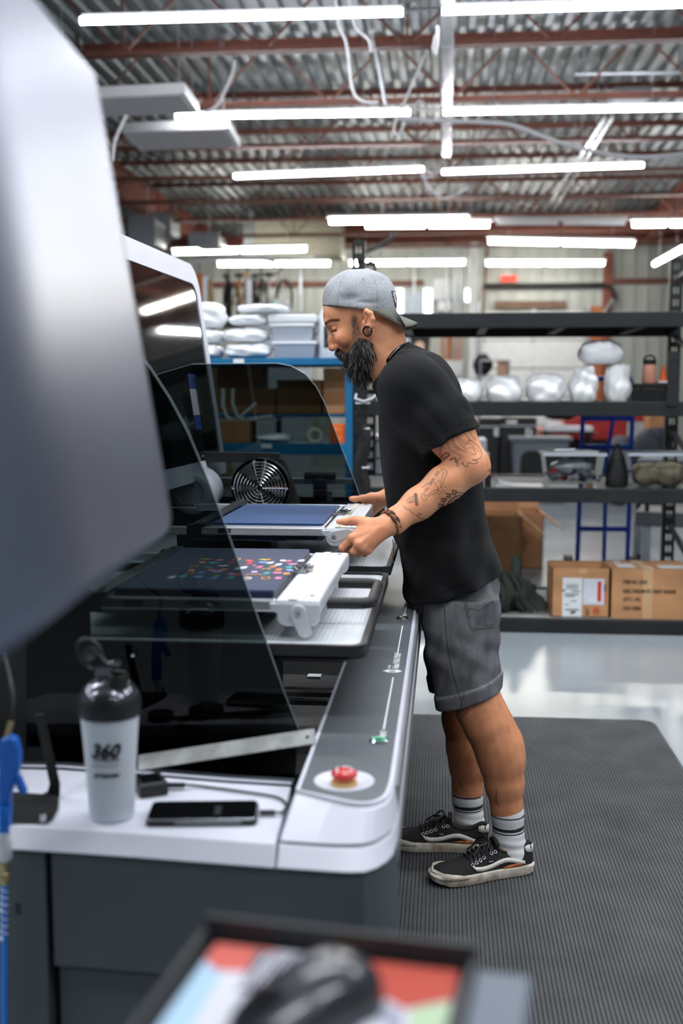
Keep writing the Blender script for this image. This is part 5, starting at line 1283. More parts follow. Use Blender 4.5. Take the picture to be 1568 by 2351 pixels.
# steel ruler
pa, pb = Pz(318, 1752, .722), Pz(724, 1690, .765)
u = (pb-pa).normalized(); sv = Vector((0, 0, 1)).cross(u).normalized(); up = u.cross(sv)
t = thing('steel_ruler', 'worn grey steel ruler with a hole, lying slanted across the printer edge', 'ruler', pa)
wd = .0155; L_ = (pb-pa).length; bm = bmesh.new()
tilt_ = (sv*.8+up*.6).normalized()
rect = [pa-tilt_*wd, pb-tilt_*wd*1.0, pb+tilt_*wd, pa+tilt_*wd]; hc_ = pb-u*.014; circ = [hc_+u*.0035*math.cos(k*math.pi/8)+tilt_*.0035*math.sin(k*math.pi/8) for k in range(16)]
ee = []
for l in (rect, circ):
    vv = [bm.verts.new(p-pa) for p in l]; ee += [bm.edges.new((vv[i], vv[(i+1) % len(vv)])) for i in range(len(vv))]
bmesh.ops.triangle_fill(bm, use_beauty=True, edges=ee); me = bpy.data.meshes.new('blade'); bm.to_mesh(me); bm.free()
o = link_mesh('blade', me, M_steel2, t); md = o.modifiers.new('t', 'SOLIDIFY'); md.thickness = .0011
# black charger puck, its cable and the phone
cpk = Pz(345, 1812, ZW+.004)
t = thing('battery_charger', 'small black battery charger block between bottle and phone on the worktop', 'charger', Vector((cpk.x, cpk.y, ZW)))
q = Vector((cpk.x, cpk.y, ZW)); rz = Euler((0, 0, .5))
obj('case', B().box(q+Vector((0, 0, .0115)), (.048, .058, .022), rz), M_black, t, 0, .004); obj('screen', B().box(q+Vector((0, 0, .0228)), (.034, .036, .0012), rz), M_phone, t, 0, .0005); obj('plug', B().box(q+Vector((.040, .012, .008)), (.030, .010, .007), (0, 0, .1)), M_black, t, 0, .002)
obj('puck_foot', B().cyl(q+Vector((-.085, .035, .001)), q+Vector((-.085, .035, .016)), .026, n=28), M_black, t, 40, .003)
ph = [Pz(*p_, ZW) for p_ in ((333, 1900), (590, 1897), (586, 1842), (352, 1846))]
def zed(p, z): return Vector((p.x, p.y, ZW+z))
cen = sum(ph, Vector())/4; t = thing('smartphone', 'black smartphone lying face up on the white worktop', 'phone', zed(cen, 0))
o_ = []
uL = (ph[1]-ph[0]); uW = (ph[3]-ph[0]); uL.z = uW.z = 0
L_ = uL.length; uL.normalize(); uW = (uW-uL*uW.dot(uL)); W_ = .078; uW.normalize(); pc = zed(ph[0], 0)+uL*L_/2+uW*W_/2
fp_ = lambda r_, L_, W_, z: [pc+uL*x+uW*y+Vector((0, 0, z)) for x, y in rounded(-L_/2, L_/2, -W_/2, W_/2, r_)]
obj('case', B().prism(fp_(.010, L_, W_, .0005), (0, 0, .008)), M_black, t, 30, .0015); obj('frame', B().prism(fp_(.009, L_-.003, W_-.003, .0085), (0, 0, .003)), mat('phone_frame', (150, 156, 164), .25, .8, var=0), t, 30, .001)
sc_ = obj('screen', B().prism(fp_(.008, L_-.006, W_-.006, .0115), (0, 0, .0008)), M_phone, t, 30)
obj('side_button', B().box(pc+uL*.01-uW*(W_/2+.0002)+Vector((0, 0, .006)), (.10, .0012, .003), (0, 0, math.atan2(uL.y, uL.x))), M_fascia, t, 0, .0005)
text('11:11', pc+uL*.028-uW*.022+Vector((0, 0, .0124)), uW, -uL, .016, mat('dim_screen_text', (90, 94, 98), .4, var=0), sc_, depth=.0001)
def cable(nm, pts, r, m, label, cat='cable', group=None):
    pts = [Vector(p) for p in pts]; out = []
    for i in range(len(pts)-1):
        p0, p1, p2_, p3 = pts[max(i-1, 0)], pts[i], pts[i+1], pts[min(i+2, len(pts)-1)]
        for k in range(6):
            s = k/6; out.append(.5*((2*p1)+(p2_-p0)*s+(2*p0-5*p1+4*p2_-p3)*s*s+(3*p1-p0-3*p2_+p3)*s**3))
    out.append(pts[-1]); return tag(obj(nm, B().tube(out, r, 7), m, None, 70), label, cat, group)
zc_ = ZW+.004
ct = cable('charging_cable', [q+Vector((.055, .014, .008)), Pz(460, 1805, zc_), Pz(560, 1818, zc_), Pz(635, 1830, zc_), Pz(658, 1848, zc_), Pz(650, 1862, zc_), pc+uL*(L_/2+.036)+Vector((0, 0, .006)), pc+uL*(L_/2+.022)+Vector((0, 0, .006))], .0021, M_black, 'thin black charging cable curling from charger to phone', 'cable')
obj('plug', B().cyl(pc+uL*(L_/2+.002)+Vector((0, 0, .006)), pc+uL*(L_/2+.026)+Vector((0, 0, .006)), .0042, n=10), M_black, ct, 40)
# blow gun on its blue hose at the left edge
bg = P(22, 1790, 1.5); Yb = 1.5
t = thing('air_blow_gun', 'bright blue air blow gun hanging on a blue hose at the left edge', 'blow gun', P(14, 2351, Yb))
obj('grip', B().prism([P(x, y, Yb) for x, y in ((-6, 1910), (18, 1905), (20, 1830), (40, 1770), (42, 1735), (34, 1700), (20, 1692), (-2, 1700), (-8, 1800))], (0, .02, 0)), M_bluep, t, 30, .004)
obj('trigger', B().prism([P(x, y, Yb+.004) for x, y in ((30, 1790), (42, 1780), (50, 1800), (60, 1822), (52, 1826), (40, 1818))], (0, .012, 0)), M_bluep, t, 30, .002)
obj('nozzle', B().cyl(P(16, 1694, Yb+.01), P(26, 1655, Yb+.01), .004, n=10), M_brass, t, 40); obj('hook', B().tube([P(26, 1655, Yb+.01), P(30, 1600, Yb+.02), P(24, 1560, Yb+.05), P(10, 1500, Yb+.08)], .0025, 6), M_black, t, 60)
obj('coil_guard', B().tube([P(9+.004*0, 1845+i*2.2, Yb+.0)+Vector((.0085*math.cos(i*1.3), .0085*math.sin(i*1.3), 0)) for i in range(30)], .0022, 5), M_hose, t, 60)
obj('fitting', B().lathe([(.009, 0), (.0115, .004), (.0115, .03), (.009, .036), (.009, .044)], P(10, 1975, Yb), n=18), M_alus, t, 40); obj('fitting', B().lathe([(.006, 0), (.0085, .003), (.0085, .014), (.006, .018), (.0075, .022), (.0075, .034)], P(10, 2030, Yb), n=18), M_brass, t, 40)
obj('hose', B().tube([P(10, 2028, Yb), P(9, 2100, Yb), P(10, 2200, Yb), P(9, 2300, Yb), P(12, 2420, Yb)], .0048, 8), M_hose, t, 60)
obj('spring_sleeve', B().tube([P(9.5, 2030+i*3.2, Yb)+Vector((.0056*math.cos(i*1.25), .0056*math.sin(i*1.25), 0)) for i in range(40)], .0012, 5), M_alus, t, 60)
# computer mouse shelf in the foreground
ZT = .925
A0 = Pz(472, 2096, ZT+.02); A1 = Pz(1097, 2166, ZT+.02); uu = (A1-A0); uu.z = 0; WT = uu.length; uu.normalize(); vv = Vector((uu.y, -uu.x, 0)); LT = .27
TP = lambda a, b_, z: Vector((A0.x, A0.y, 0))+uu*a+vv*b_+Vector((0, 0, z))
t = thing('mouse_shelf', 'black rimmed shelf with a bright pad in the foreground at the bottom', 'shelf', TP(WT/2, LT/2, 0))
M_shelf = mat('shelf_black', (44, 47, 51), .5, var=.08)
obj('shelf_plate', B().prism([TP(a, b_, ZT-.006) for a, b_ in ((0, 0), (WT, 0), (WT, LT), (0, LT))], (0, 0, .006)), M_shelf, t)
for nm, (a0_, b0_), (a1_, b1_) in (('rim', (0, 0), (WT, .005)), ('rim', (0, .005), (.005, LT)), ('rim', (WT-.005, .005), (WT, LT)), ('rim', (.005, LT-.005), (WT-.005, LT))): obj(nm, B().prism([TP(a, b_, ZT) for a, b_ in ((a0_, b0_), (a1_, b0_), (a1_, b1_), (a0_, b1_))], (0, 0, .02 if nm and b0_ == 0 else .012)), M_shelf, t, 0, .001)
obj('support_bracket', B().prism([TP(a, b_, ZT-.004) for a, b_ in rounded(WT+.0005, WT+.040, .012, LT, [.002, .022, .002, .002])], (0, 0, .010)), mat('slate_plate', (88, 98, 112), .5, var=.04), t, 30, .003)
obj('stand_post', B().cyl(TP(WT*.6, .2, .03), TP(WT*.6, .2, ZT-.006), .03, n=20), M_rub, t, 40); obj('stand_foot', B().lathe([(.2, 0), (.2, .01), (.05, .03), (.001, .03)], TP(WT*.6, .2, 0), n=28), M_rub, t, 40)
padt = thing('mouse_pad', 'colourful abstract printed mouse pad lying in the black shelf', 'mouse pad', TP(WT/2, LT/2, ZT))
pw0, pw1, pl0, pl1 = .014, WT-.012, .014, LT-.012
obj('pad', B().prism([TP(a, b_, ZT+.0006) for a, b_ in rounded(pw0, pw1, pl0, pl1, .012)], (0, 0, .003)), mat('pad_base', (206, 206, 216), .8, var=0), padt)
pats = [((204, 100, 90), [(0, 0), (.26, 0), (.20, .14), (.06, .16), (0, .10)]), ((164, 194, 220), [(0, .12), (.10, .17), (.12, .5), (.04, .72), (0, .62)]), ((226, 152, 60), [(.46, 0), (.62, 0), (.62, .16), (.5, .2)]), ((178, 72, 58), [(.62, 0), (1, 0), (1, .16), (.84, .24), (.66, .14)]), ((170, 192, 160), [(.86, .24), (1, .17), (1, .62), (.9, .56)]), ((96, 98, 112), [(.18, .02), (.44, .02), (.40, .22), (.20, .26)]), ((150, 152, 168), [(.66, .16), (.84, .26), (.88, .5), (.72, .62), (.6, .4)]), ((206, 208, 220), [(.7, .3), (.8, .34), (.8, .46), (.72, .48)]), ((84, 140, 66), [(.4, .5), (.7, .6), (.66, .9), (.36, .84)]), ((188, 70, 66), [(.72, .66), (1, .64), (1, 1), (.76, 1)]), ((150, 84, 70), [(.2, .56), (.4, .52), (.36, .9), (.16, .9)]), ((110, 150, 200), [(0, .74), (.14, .6), (.16, 1), (0, 1)])]
for i, (cc_, pl) in enumerate(pats): obj('pad_print', B().prism([TP(pw0+a*(pw1-pw0), pl0+b_*(pl1-pl0), ZT+.0038+.00005*i) for a, b_ in pl], (0, 0, .0002)), mat('pad_ink_%d' % i, cc_, .8, var=0), padt)
b = B()
for k in range(7): b.prism([TP(pw0+(.20+.03*k)*(pw1-pw0), pl0+.24*(pl1-pl0), ZT+.0046), TP(pw0+(.212+.03*k)*(pw1-pw0), pl0+.24*(pl1-pl0), ZT+.0046), TP(pw0+(.242+.03*k)*(pw1-pw0), pl0+.03*(pl1-pl0), ZT+.0046), TP(pw0+(.23+.03*k)*(pw1-pw0), pl0+.03*(pl1-pl0), ZT+.0046)], (0, 0, .0001))
obj('pad_print', b, MATS['pad_base'], padt, kind='stuff')
mc_ = Pz(705, 2290, ZT+.02); md_ = (Pz(860, 2205, ZT+.02)-Pz(560, 2350, ZT+.02)); md_.z = 0; md_.normalize(); ms = Vector((-md_.y, md_.x, 0))
base = Vector((mc_.x, mc_.y, ZT+.0050)); t = thing('computer_mouse', 'glossy black computer mouse resting on the colourful pad', 'mouse', base)
rings = []
for k in range(15):
    s = -1+2*k/14; w_ = .0325*(1-abs(s)**3.6)**.5*(1-.06*math.cos(s*3)) if abs(s) < 1 else .002; h_ = .039*(1-((s-.3)/1.5)**2) if s < .3 else .039*math.sqrt(max(.02, 1-((s-.3)/.72)**2))
    h_ = max(.008, h_); w_ = max(w_, .004); ring = []
    for j in range(21):
        a = math.pi*j/20; e = 2.5; cy, sy = math.cos(a), math.sin(a); qk = (abs(cy)**e+abs(sy)**e)**(-1/e)
        ring.append(base+md_*(s*.061)+ms*(w_*cy*qk)+Vector((0, 0, h_*sy*qk)))
    rings.append(ring)
bo = obj('shell', B().loft(rings), mat('mouse_gloss', (40, 43, 50), .28, var=.03, coat=.4), t, 70)
obj('scroll_wheel', B().cyl(base-md_*.034+ms*-.004+Vector((0, 0, .028)), base-md_*.034+ms*.004+Vector((0, 0, .028)), .010, n=20), M_rub, t, 40)
obj('button_gap', B().tube([base-md_*(.058-.006*k)+Vector((0, 0, .0008+.039*(1-((-.95+.098*k-.3)/1.5)**2))) for k in range(1, 8)], .0008, 4), M_int, t)
# ================================================================== racks and everything behind the man
M_rack = mat('rack_black_steel', (34, 36, 38), .5, .2, var=.1, vs_=6)
M_rblue = mat('rack_blue_steel', (16, 104, 150), .45, .1, var=.08, vs_=5)
M_ladder = mat('ladder_blue', (24, 66, 170), .4, .1, var=.06)
M_board = mat('shelf_board', (150, 152, 150), .7, var=.08)
M_card = mat('cardboard', (190, 140, 98), .85, var=.07, vs_=7, bump=.05, bs=200)
M_card2 = mat('brown_cardboard', (150, 104, 68), .85, var=.08, vs_=6)
M_cardin = mat('cardboard_inside', (120, 86, 60), .9, var=.08)
M_bagw = mat('white_plastic_bag', (242, 244, 248), .36, var=.0, bump=.22, bs=40, sss=.35)
M_bagc = mat('cloudy_plastic_bag', (246, 247, 250), .42, var=.0, bump=.3, bs=40, sss=.35, spec=.4)
M_paper = mat('paper', (224, 226, 230), .7, var=.02)
M_tape = mat('clear_tape', (206, 166, 124), .25, var=.03)
M_tub = mat('milky_tub', (206, 214, 228), .35, var=.03, trans=.25, ior=1.2)
M_clear = glassmat('clear_tub', (232, 236, 238), .05)
M_green = mat('dark_green_cloth', (52, 60, 54), .9, var=.15, vs_=14, bump=.4, bs=300)
M_dkcloth = mat('black_nylon', (20, 21, 23), .6, var=.1, vs_=14, bump=.3, bs=60)
M_bin = mat('grey_bin_plastic', (104, 110, 118), .5, var=.08)
M_red = mat('red_paint', (176, 44, 40), .4, var=.1)
M_orange = mat('orange_plastic', (236, 104, 30), .5, var=.05)
M_wood = mat('orange_wood', (176, 104, 54), .6, var=.12, vs_=6, stretch=(6, 6, .6))
M_lgrey = mat('light_grey_case', (190, 194, 198), .5, var=.04)
def lump(b, c, r, seed=0, n=22, m=14, amp=.10, crumple=0, flat=.55, ex=2.6, up=None):
    """bag-like lump resting on its flat base: c = centre of the base, r = half sizes (x, y) and height"""
    rs = random.Random(seed); ph = [(rs.uniform(0, 6.3), rs.randint(2, 5), rs.uniform(1, 4)) for _ in range(6)]
    CR = [(rs.uniform(-1.6, 1.6), rs.uniform(-1.6, 1.6), rs.uniform(-1.5, 1.5), rs.uniform(0, 6)) for _ in range(6)]
    rings = []
    for i in range(m+1):
        v = i/m; a = math.pi*(v-.5); ring = []
        for k in range(n):
            t = 2*math.pi*k/n; q = 1+amp*sum(math.sin(p+f*t+g*a*1.7) for p, f, g in ph)/2.5
            ca, sa = math.cos(t), math.sin(t); e = (abs(ca)**ex+abs(sa)**ex)**(-1/ex); w_ = max(.02, math.cos(a))**(.46 if crumple else .62)
            if crumple:
                q += crumple*(sum(abs(math.sin(kx*ca*3+ky*sa*3+kz*v*6+pq)) for kx, ky, kz, pq in CR)/len(CR)-.63)*3
            ring.append(Vector(c)+Vector((r[0]*ca*e*w_*q, r[1]*sa*e*w_*q, r[2]*(.5+.5*math.sin(a)*(1 if v < .5 else q)))))
        rings.append(ring)
    b.loft(rings); return b
def front_box(x0, y0, x1, y1, Y): a, c = P(x0, y1, Y), P(x1, y0, Y); return a.x, c.x, a.z, c.z
# ---------------- perforated rack uprights
def upright(nm, par, x0, x1, y0, y1, z0, z1, m, pitch=.075):
    b = B(); w_ = (x1-x0)
    b.bx(x0, x0+w_*.26, y0, y0+.004, z0, z1); b.bx(x1-w_*.26, x1, y0, y0+.004, z0, z1)
    z = z0
    while z < z1-.02:
        b.add([(x0+w_*.26, y0, z), (x1-w_*.26, y0, z), (x1-w_*.26, y0, z+pitch*.45), (x0+w_*.26, y0, z+pitch*.45)], [(0, 1, 2, 3)])
        b.add([(x0+w_*.46, y0, z+pitch*.45), (x0+w_*.54, y0, z+pitch*.45), (x0+w_*.54, y0, z+pitch), (x0+w_*.46, y0, z+pitch)], [(0, 1, 2, 3)]); z += pitch
    b.bx(x0, x0+.004, y0, y1, z0, z1); b.bx(x1-.004, x1, y0, y1, z0, z1)
    return obj(nm, b, m, par)
YR0, YR1 = 6.3, 7.37
xa0, xa1 = P(808, 900, YR0).x, P(837, 900, YR0).x; xb0, xb1 = P(1530, 935, YR1-.06).x, P(1558, 935, YR1-.06).x
rack = thing('storage_rack', 'black steel storage rack with four levels standing behind the man', 'rack', ((xa0+xb1)/2, (YR0+YR1)/2, 0))
ztop = P(822, 552, YR0).z
for x0, x1 in ((xa0, xa1), (xb0, xb1)):
    upright('upright', rack, x0, x1, YR0, YR0+.06, 0, ztop, M_rack); upright('upright', rack, x0, x1, YR1-.06, YR1, 0, ztop, M_rack)
    for z in (.3, .9, 1.5, 2.1): obj('side_brace', B().bar(((x0+x1)/2, YR0+.05, z), ((x0+x1)/2, YR1-.05, z+.22 if z < 2 else z-.02), .026), M_rack, rack)
lev = [(718, 752), (922, 955), (1120, 1152), (1419, 1456)]; LZ = []
for i, (ya, yb) in enumerate(lev):
    z1, z0 = P(1180, ya, YR0).z, P(1180, yb, YR0).z; LZ.append(z1-.012)
    obj('front_beam', B().bx(xa0+.01, xb1-.01, YR0-.012, YR0+.035, z0, z1), M_rack, rack, 0, .004); obj('rear_beam', B().bx(xa0+.01, xb1-.01, YR1-.035, YR1+.012, z0, z1), M_rack, rack, 0, .004)
    obj('shelf_board', B().bx(xa0+.02, xb1-.02, YR0+.036, YR1-.036, z1-.026, z1-.012), M_board if i else M_rack, rack)
    for k in range(5):
        x = xa1+.2+k*.45; obj('cross_support', B().bx(x, x+.05, YR0+.036, YR1-.036, z0+.012, z1-.028), M_rack, rack)
ON = lambda i: LZ[i]+.001
YS = 6.50
# level two: clear bags, hard case, bottle, cone
def bag(nm, x0, y0, x1, y1, Y, zb, seed, label, m=M_bagc, ry=.13, group=None, cat='bag', amp=.10):
    a, c = P(x0, y1, Y), P(x1, y0, Y); b = B(); lump(b, ((a.x+c.x)/2, Y, zb), ((c.x-a.x)/2*.91, ry, (c.z-zb)*.98), seed, n=44, m=26, amp=amp*.55, crumple=.10)
    return tag(obj(nm, b, m, None, 70), label, cat, group)
GB = 'clear bags of clothing on the black rack'
bag('plastic_bag', 1022, 868, 1112, 920, YS, ON(1), 1, 'leftmost cloudy plastic bag half hidden by the man on the rack', group=GB)
bag('plastic_bag', 1112, 862, 1205, 920, YS, ON(1), 2, 'round cloudy plastic bag, second from the man on the rack', group=GB)
bag('plastic_bag', 1202, 856, 1302, 920, YS, ON(1), 3, 'wide cloudy plastic bag left of the stacked bags on the rack', group=GB)
t4 = bag('plastic_bag', 1303, 842, 1374, 920, YS, ON(1), 4, 'lower left bag of the three stacked cloudy bags', group=GB); bag('plastic_bag', 1384, 836, 1450, 920, YS+.02, ON(1), 5, 'lower right bag of the three stacked cloudy bags', group=GB)
bag('plastic_bag', 1324, 782, 1434, 846, YS+.01, P(1380, 846, YS).z+.026, 6, 'cloudy bag lying on top of two other bags', group=GB, amp=.06)
x0, x1, z0, z1 = front_box(1450, 880, 1556, 919, YS); t = thing('hard_case', 'small black hard case at the right end of the rack', 'case', ((x0+x1)/2, YS, ON(1)))
obj('base', B().bx(x0, x1, YS, YS+.2, ON(1), z1-.03), M_black, t, 0, .006); obj('lid', B().bx(x0-.003, x1+.003, YS-.003, YS+.203, z1-.028, z1), M_black, t, 0, .008)
for k in (.2, .8): obj('latch', B().box((x0+(x1-x0)*k, YS-.006, z1-.03), (.02, .008, .024)), M_rub, t, 0, .002)
c = P(1490, 876, YS+.08); c.z = z1+.001; h_ = P(1490, 815, YS+.08).z-c.z; r_ = 16*6.5/2550
t = thing('water_bottle', 'pink water bottle with black lid standing on the black case', 'bottle', c)
obj('body', B().lathe([(.001, 0), (r_*.92, 0), (r_, .006), (r_, h_*.62), (r_*.9, h_*.66), (.001, h_*.66)], c, n=22), mat('salmon_bottle', (214, 152, 128), .4, var=.03), t, 40)
obj('lid', B().lathe([(r_*.92, h_*.66), (r_*.92, h_*.80), (r_*.8, h_*.83), (.001, h_*.83)], c, n=20), M_black, t, 40); obj('carry_loop', B().tube([c+Vector((r_*.8*math.cos(a), 0, h_*.80+h_*.18*math.sin(a))) for a in [math.pi*k/8 for k in range(9)]], .006, 6), M_black, t, 60)
c = P(1522, 876, YS+.1); c.z = z1+.001; t = thing('traffic_cone', 'tiny orange traffic cone with white foot beside the pink bottle', 'cone', c)
obj('foot', B().bx(c.x-.032, c.x+.032, c.y-.032, c.y+.032, c.z, c.z+.014), M_paper, t, 0, .004); obj('cone', B().lathe([(.024, .014), (.006, .104), (.0001, .106)], c, n=20), M_orange, t, 40)
# level three: tubs, bag, papers, stacked white boxes
def tub(x0, y0, x1, y1, Y, zb, label, contents, nm='storage_tub', m=M_clear, dep=.30, cat='tub', group=None):
    a0, a1, _, z1 = front_box(x0, y0, x1, y1, Y); t = thing(nm, label, cat, ((a0+a1)/2, Y, zb), group); tp = .012
    w_ = a1-a0; b = B(); o = [Vector(p) for p in ((a0, Y-.01, z1), (a1, Y-.01, z1), (a1, Y+dep, z1), (a0, Y+dep, z1))]; i = [Vector(p) for p in ((a0+w_*.07, Y+.01, zb), (a1-w_*.07, Y+.01, zb), (a1-w_*.07, Y+dep-.02, zb), (a0+w_*.07, Y+dep-.02, zb))]
    b.strip(i, o, True); b.add(i, [(0, 1, 2, 3)]); obj('tub_body', b, m, t)
    b = B(); lo = [p+Vector((s, q, 0)) for p, (s, q) in zip(o, ((-tp, -tp), (tp, -tp), (tp, tp), (-tp, tp)))]; b.strip(o, lo, True); b.strip(lo, [p+Vector((0, 0, .016)) for p in lo], True)
    obj('rim', b, mat('tub_rim', (196, 202, 210), .3, var=0), t)
    contents(t, a0, a1, zb, z1, Y, dep); return t
def mixed(t, a0, a1, zb, z1, Y, dep):
    rs = random.Random(5); cols_ = [(190, 50, 40), (40, 42, 46), (206, 206, 210), (120, 124, 130), (214, 120, 60), (220, 220, 224), (90, 96, 110)]
    for k in range(26):
        p = Vector((rs.uniform(a0+.05, a1-.05), rs.uniform(Y+.03, Y+dep-.06), zb+.045+rs.random()*.05)); m = mat('part_colour_%d' % (k % 7), cols_[k % 7], .5, var=0)
        if k % 3: obj('machine_part', B().cyl(p, p+Vector((rs.uniform(-.04, .04), rs.uniform(-.04, .04), rs.uniform(0, .03))), .012+.01*rs.random(), n=8), m, t, 40)
        else: obj('machine_part', B().box(p, (.05, .04, .03), (rs.random(), rs.random(), rs.random())), m, t, 0, .003)
    b = B(); lump(b, ((a0+a1)/2, Y+dep*.55, zb+.06), ((a1-a0)*.36, dep*.3, (z1-zb)*.5), 9, amp=.12); obj('plastic_liner', b, mat('grey_wrap', (156, 160, 168), .3, var=.1), t, 70)
def wrapped(t, a0, a1, zb, z1, Y, dep):
    for k, (f0, f1) in enumerate(((.1, .5), (.4, .9))):
        b = B(); lump(b, (a0+(a1-a0)*(f0+f1)/2, Y+dep*.5, zb+.004), ((a1-a0)*(f1-f0)/2, dep*.38, (z1-zb)*.72), 11+k, amp=.08); obj('wrapped_parts', b, mat('tan_packing', (168, 152, 124), .5, var=.2, vs_=20), t, 70)
tub(1250, 1047, 1388, 1117, YS-.04, ON(2), 'clear plastic tub full of loose machine parts on the rack', mixed)
tub(1445, 1047, 1600, 1117, YS-.04, ON(2), 'clear plastic tub of tan packing at the right edge of the rack', wrapped)
c = P(1305, 1044, YS+.08); t = thing('paper_stack', 'white papers lying across the tub of machine parts', 'papers', c)
zt_ = P(1305, 1047, YS-.04).z+.018
obj('sheet', B().bx(c.x-.17, c.x+.16, YS-.03, YS+.2, zt_, zt_+.003), M_paper, t); obj('sheet', B().box((c.x+.02, YS+.08, zt_+.006), (.26, .2, .003), (0, 0, .12)), M_paper, t)
p = Vector((c.x-.09, YS, zt_+.016)); w_ = thing('wrench', 'shiny wrench lying on the papers over the tub', 'wrench', p)
obj('handle', B().tube([p, p+Vector((.12, .03, 0))], .007, 8), M_chrome, w_, 60); obj('jaw', B().lathe([(.009, -.006), (.016, -.006), (.016, .006), (.009, .006), (.009, -.006)], p+Vector((-.012, -.003, 0)), n=14), M_chrome, w_, 40)
a, c = P(1391, 1117, YS-.03), P(1449, 1020, YS-.03); b = B(); rings = []
for k in range(13):
    v = k/12; w_ = (.5*(c.x-a.x))*(np.interp(v, [0, .1, .3, .6, .85, .93, 1], [.86, .97, .93, .70, .36, .14, .2])); rings.append([Vector(((a.x+c.x)/2+w_*math.cos(t)*(1+.05*math.sin(5*t+k)), YS+.03+w_*.8*math.sin(t)*(1+.05*math.cos(4*t+k)), ON(2)+v*(c.z-ON(2)))) for t in [2*math.pi*j/24 for j in range(24)]])
t = thing('drawstring_bag', 'black drawstring bag standing between the two clear tubs', 'bag', ((a.x+c.x)/2, YS, ON(2)))
obj('pouch', b.loft(rings), M_dkcloth, t, 70); obj('drawstring', B().tube([Vector(((a.x+c.x)/2+.02*math.cos(q), YS+.03+.02*math.sin(q), c.z-.018)) for q in [k*math.pi/6 for k in range(12)]], .004, 6, True), M_rub, t, 60)
c = P(1190, 1112, YS-.05); t = thing('paper_sleeve', 'white sheet in a clear plastic sleeve near the tub of parts', 'sleeve', (c.x, c.y, ON(2)))
obj('sheet', B().box((c.x+.01, c.y+.12, ON(2)+.003), (.26, .2, .002), (0, 0, -.1)), M_paper, t); b = B(); b.strip([(c.x-.18, c.y+.02, ON(2)+.07), (c.x-.12, c.y+.02, ON(2)+.03), (c.x-.02, c.y+.02, ON(2)+.008), (c.x+.15, c.y+.02, ON(2)+.006)], [(c.x-.18, c.y+.24, ON(2)+.07), (c.x-.12, c.y+.24, ON(2)+.03), (c.x-.02, c.y+.24, ON(2)+.008), (c.x+.15, c.y+.24, ON(2)+.006)]); obj('film', b, M_clear, t, 60)
x0, x1, z0, z1 = front_box(1112, 1086, 1128, 1117, YS-.06); t = thing('small_jar', 'small black jar with orange cap beside the elbow on the rack', 'jar', ((x0+x1)/2, YS-.04, ON(2)))
obj('jar_body', B().cyl(((x0+x1)/2, YS-.03, ON(2)), ((x0+x1)/2, YS-.03, z1-.012), (x1-x0)/2, n=16), M_black, t, 40); obj('cap', B().cyl(((x0+x1)/2, YS-.03, z1-.012), ((x0+x1)/2, YS-.03, z1), (x1-x0)/2.2, n=16), M_orange, t, 40)
# level four: cloth heap, labelled boxes
a, c = P(1092, 1420, YS), P(1212, 1300, YS); rs = random.Random(8)
t = thing('cloth_heap', 'rumpled heap of dark green canvas on the lowest rack level', 'cloth', ((a.x+c.x)/2, YS, ON(3)))
b = B(); lump(b, ((a.x+c.x)/2+.0, YS+.14, ON(3)), ((c.x-a.x)/2*1.0, .17, (c.z-ON(3))*.68), 21, n=36, m=18, amp=.2); obj('canvas', b, M_green, t, 70)
for k in range(9):
    p = Vector((a.x+.03+.036*k, YS-.02+.012*(k % 3), ON(3)+.02)); h_ = (c.z-ON(3))*(.5+.34*math.sin(.5+k*.31)); pts = [p+Vector((.02*math.sin(j*1.3+k)+.012*j*(1 if k > 4 else .2), -.012*math.sin(j+k), h_*(1-j/6))) for j in range(7)]
    obj('fold', B().tube(pts, [.012, .022, .028, .03, .028, .03, .022], 9, flat=.8), M_green, t, 70)
p0 = P(1186, 1285, YS+.05); b = B(); b.tube([Vector((p0.x-.01, p0.y, p0.z-.26)), Vector((p0.x-.008, p0.y, p0.z-.14)), Vector((p0.x, p0.y, p0.z-.03)), Vector((p0.x, p0.y+.03, p0.z))], [.045, .05, .05, .04], 10, flat=.7); obj('fold', b, M_green, t, 70)
def carton(nm, x0, y0, x1, y1, Y, dep, zb, label, open_top=False, m=M_card, cat='box', group=None, skew=0, wallw=.006):
    a0, a1, _, z1 = front_box(x0, y0, x1, y1, Y); t = thing(nm, label, cat, ((a0+a1)/2, Y+dep/2, zb), group); sh = Vector((skew, 0, 0))
    P4 = lambda z: [Vector((a0, Y, z)), Vector((a1, Y, z)), Vector((a1+skew, Y+dep, z)), Vector((a0+skew, Y+dep, z))]
    if open_top:
        lo, hi = P4(zb), P4(z1)
        for i, nm_ in enumerate(('front_wall', 'side_wall', 'back_wall', 'side_wall')):
            j = (i+1) % 4; cen = sum(lo, Vector())/4; n_ = (cen-(lo[i]+lo[j])/2); n_.z = 0; n_ = n_.normalized()*wallw
            obj(nm_, B().prism([lo[i], lo[j], hi[j], hi[i]], n_), m, t)
        obj('bottom', B().prism(lo, (0, 0, .006)), M_cardin, t)
    else:
        b = B(); b.prism(P4(zb), (0, 0, z1-zb)); obj('carton_body', b, m, t, 0, .003)
    return t, a0, a1, zb, z1
t, a0, a1, zb, z1 = carton('shipping_box', 1265, 1306, 1401, 1418, YS-.09, .30, ON(3), 'open cardboard box with white shipping labels and red strip on the lowest level', True)
fx = lambda x, y: P(x, y, YS-.0915)
def patch(nm, x0, y0, x1, y1, m, par, Y=YS-.0908, th=.0006): q0, q1 = P(x0, y1, Y), P(x1, y0, Y); return obj(nm, B().bx(q0.x, q1.x, Y-th, Y, q0.z, q1.z), m, par)
lb_ = patch('shipping_label', 1290, 1327, 1337, 1415, M_paper, t)
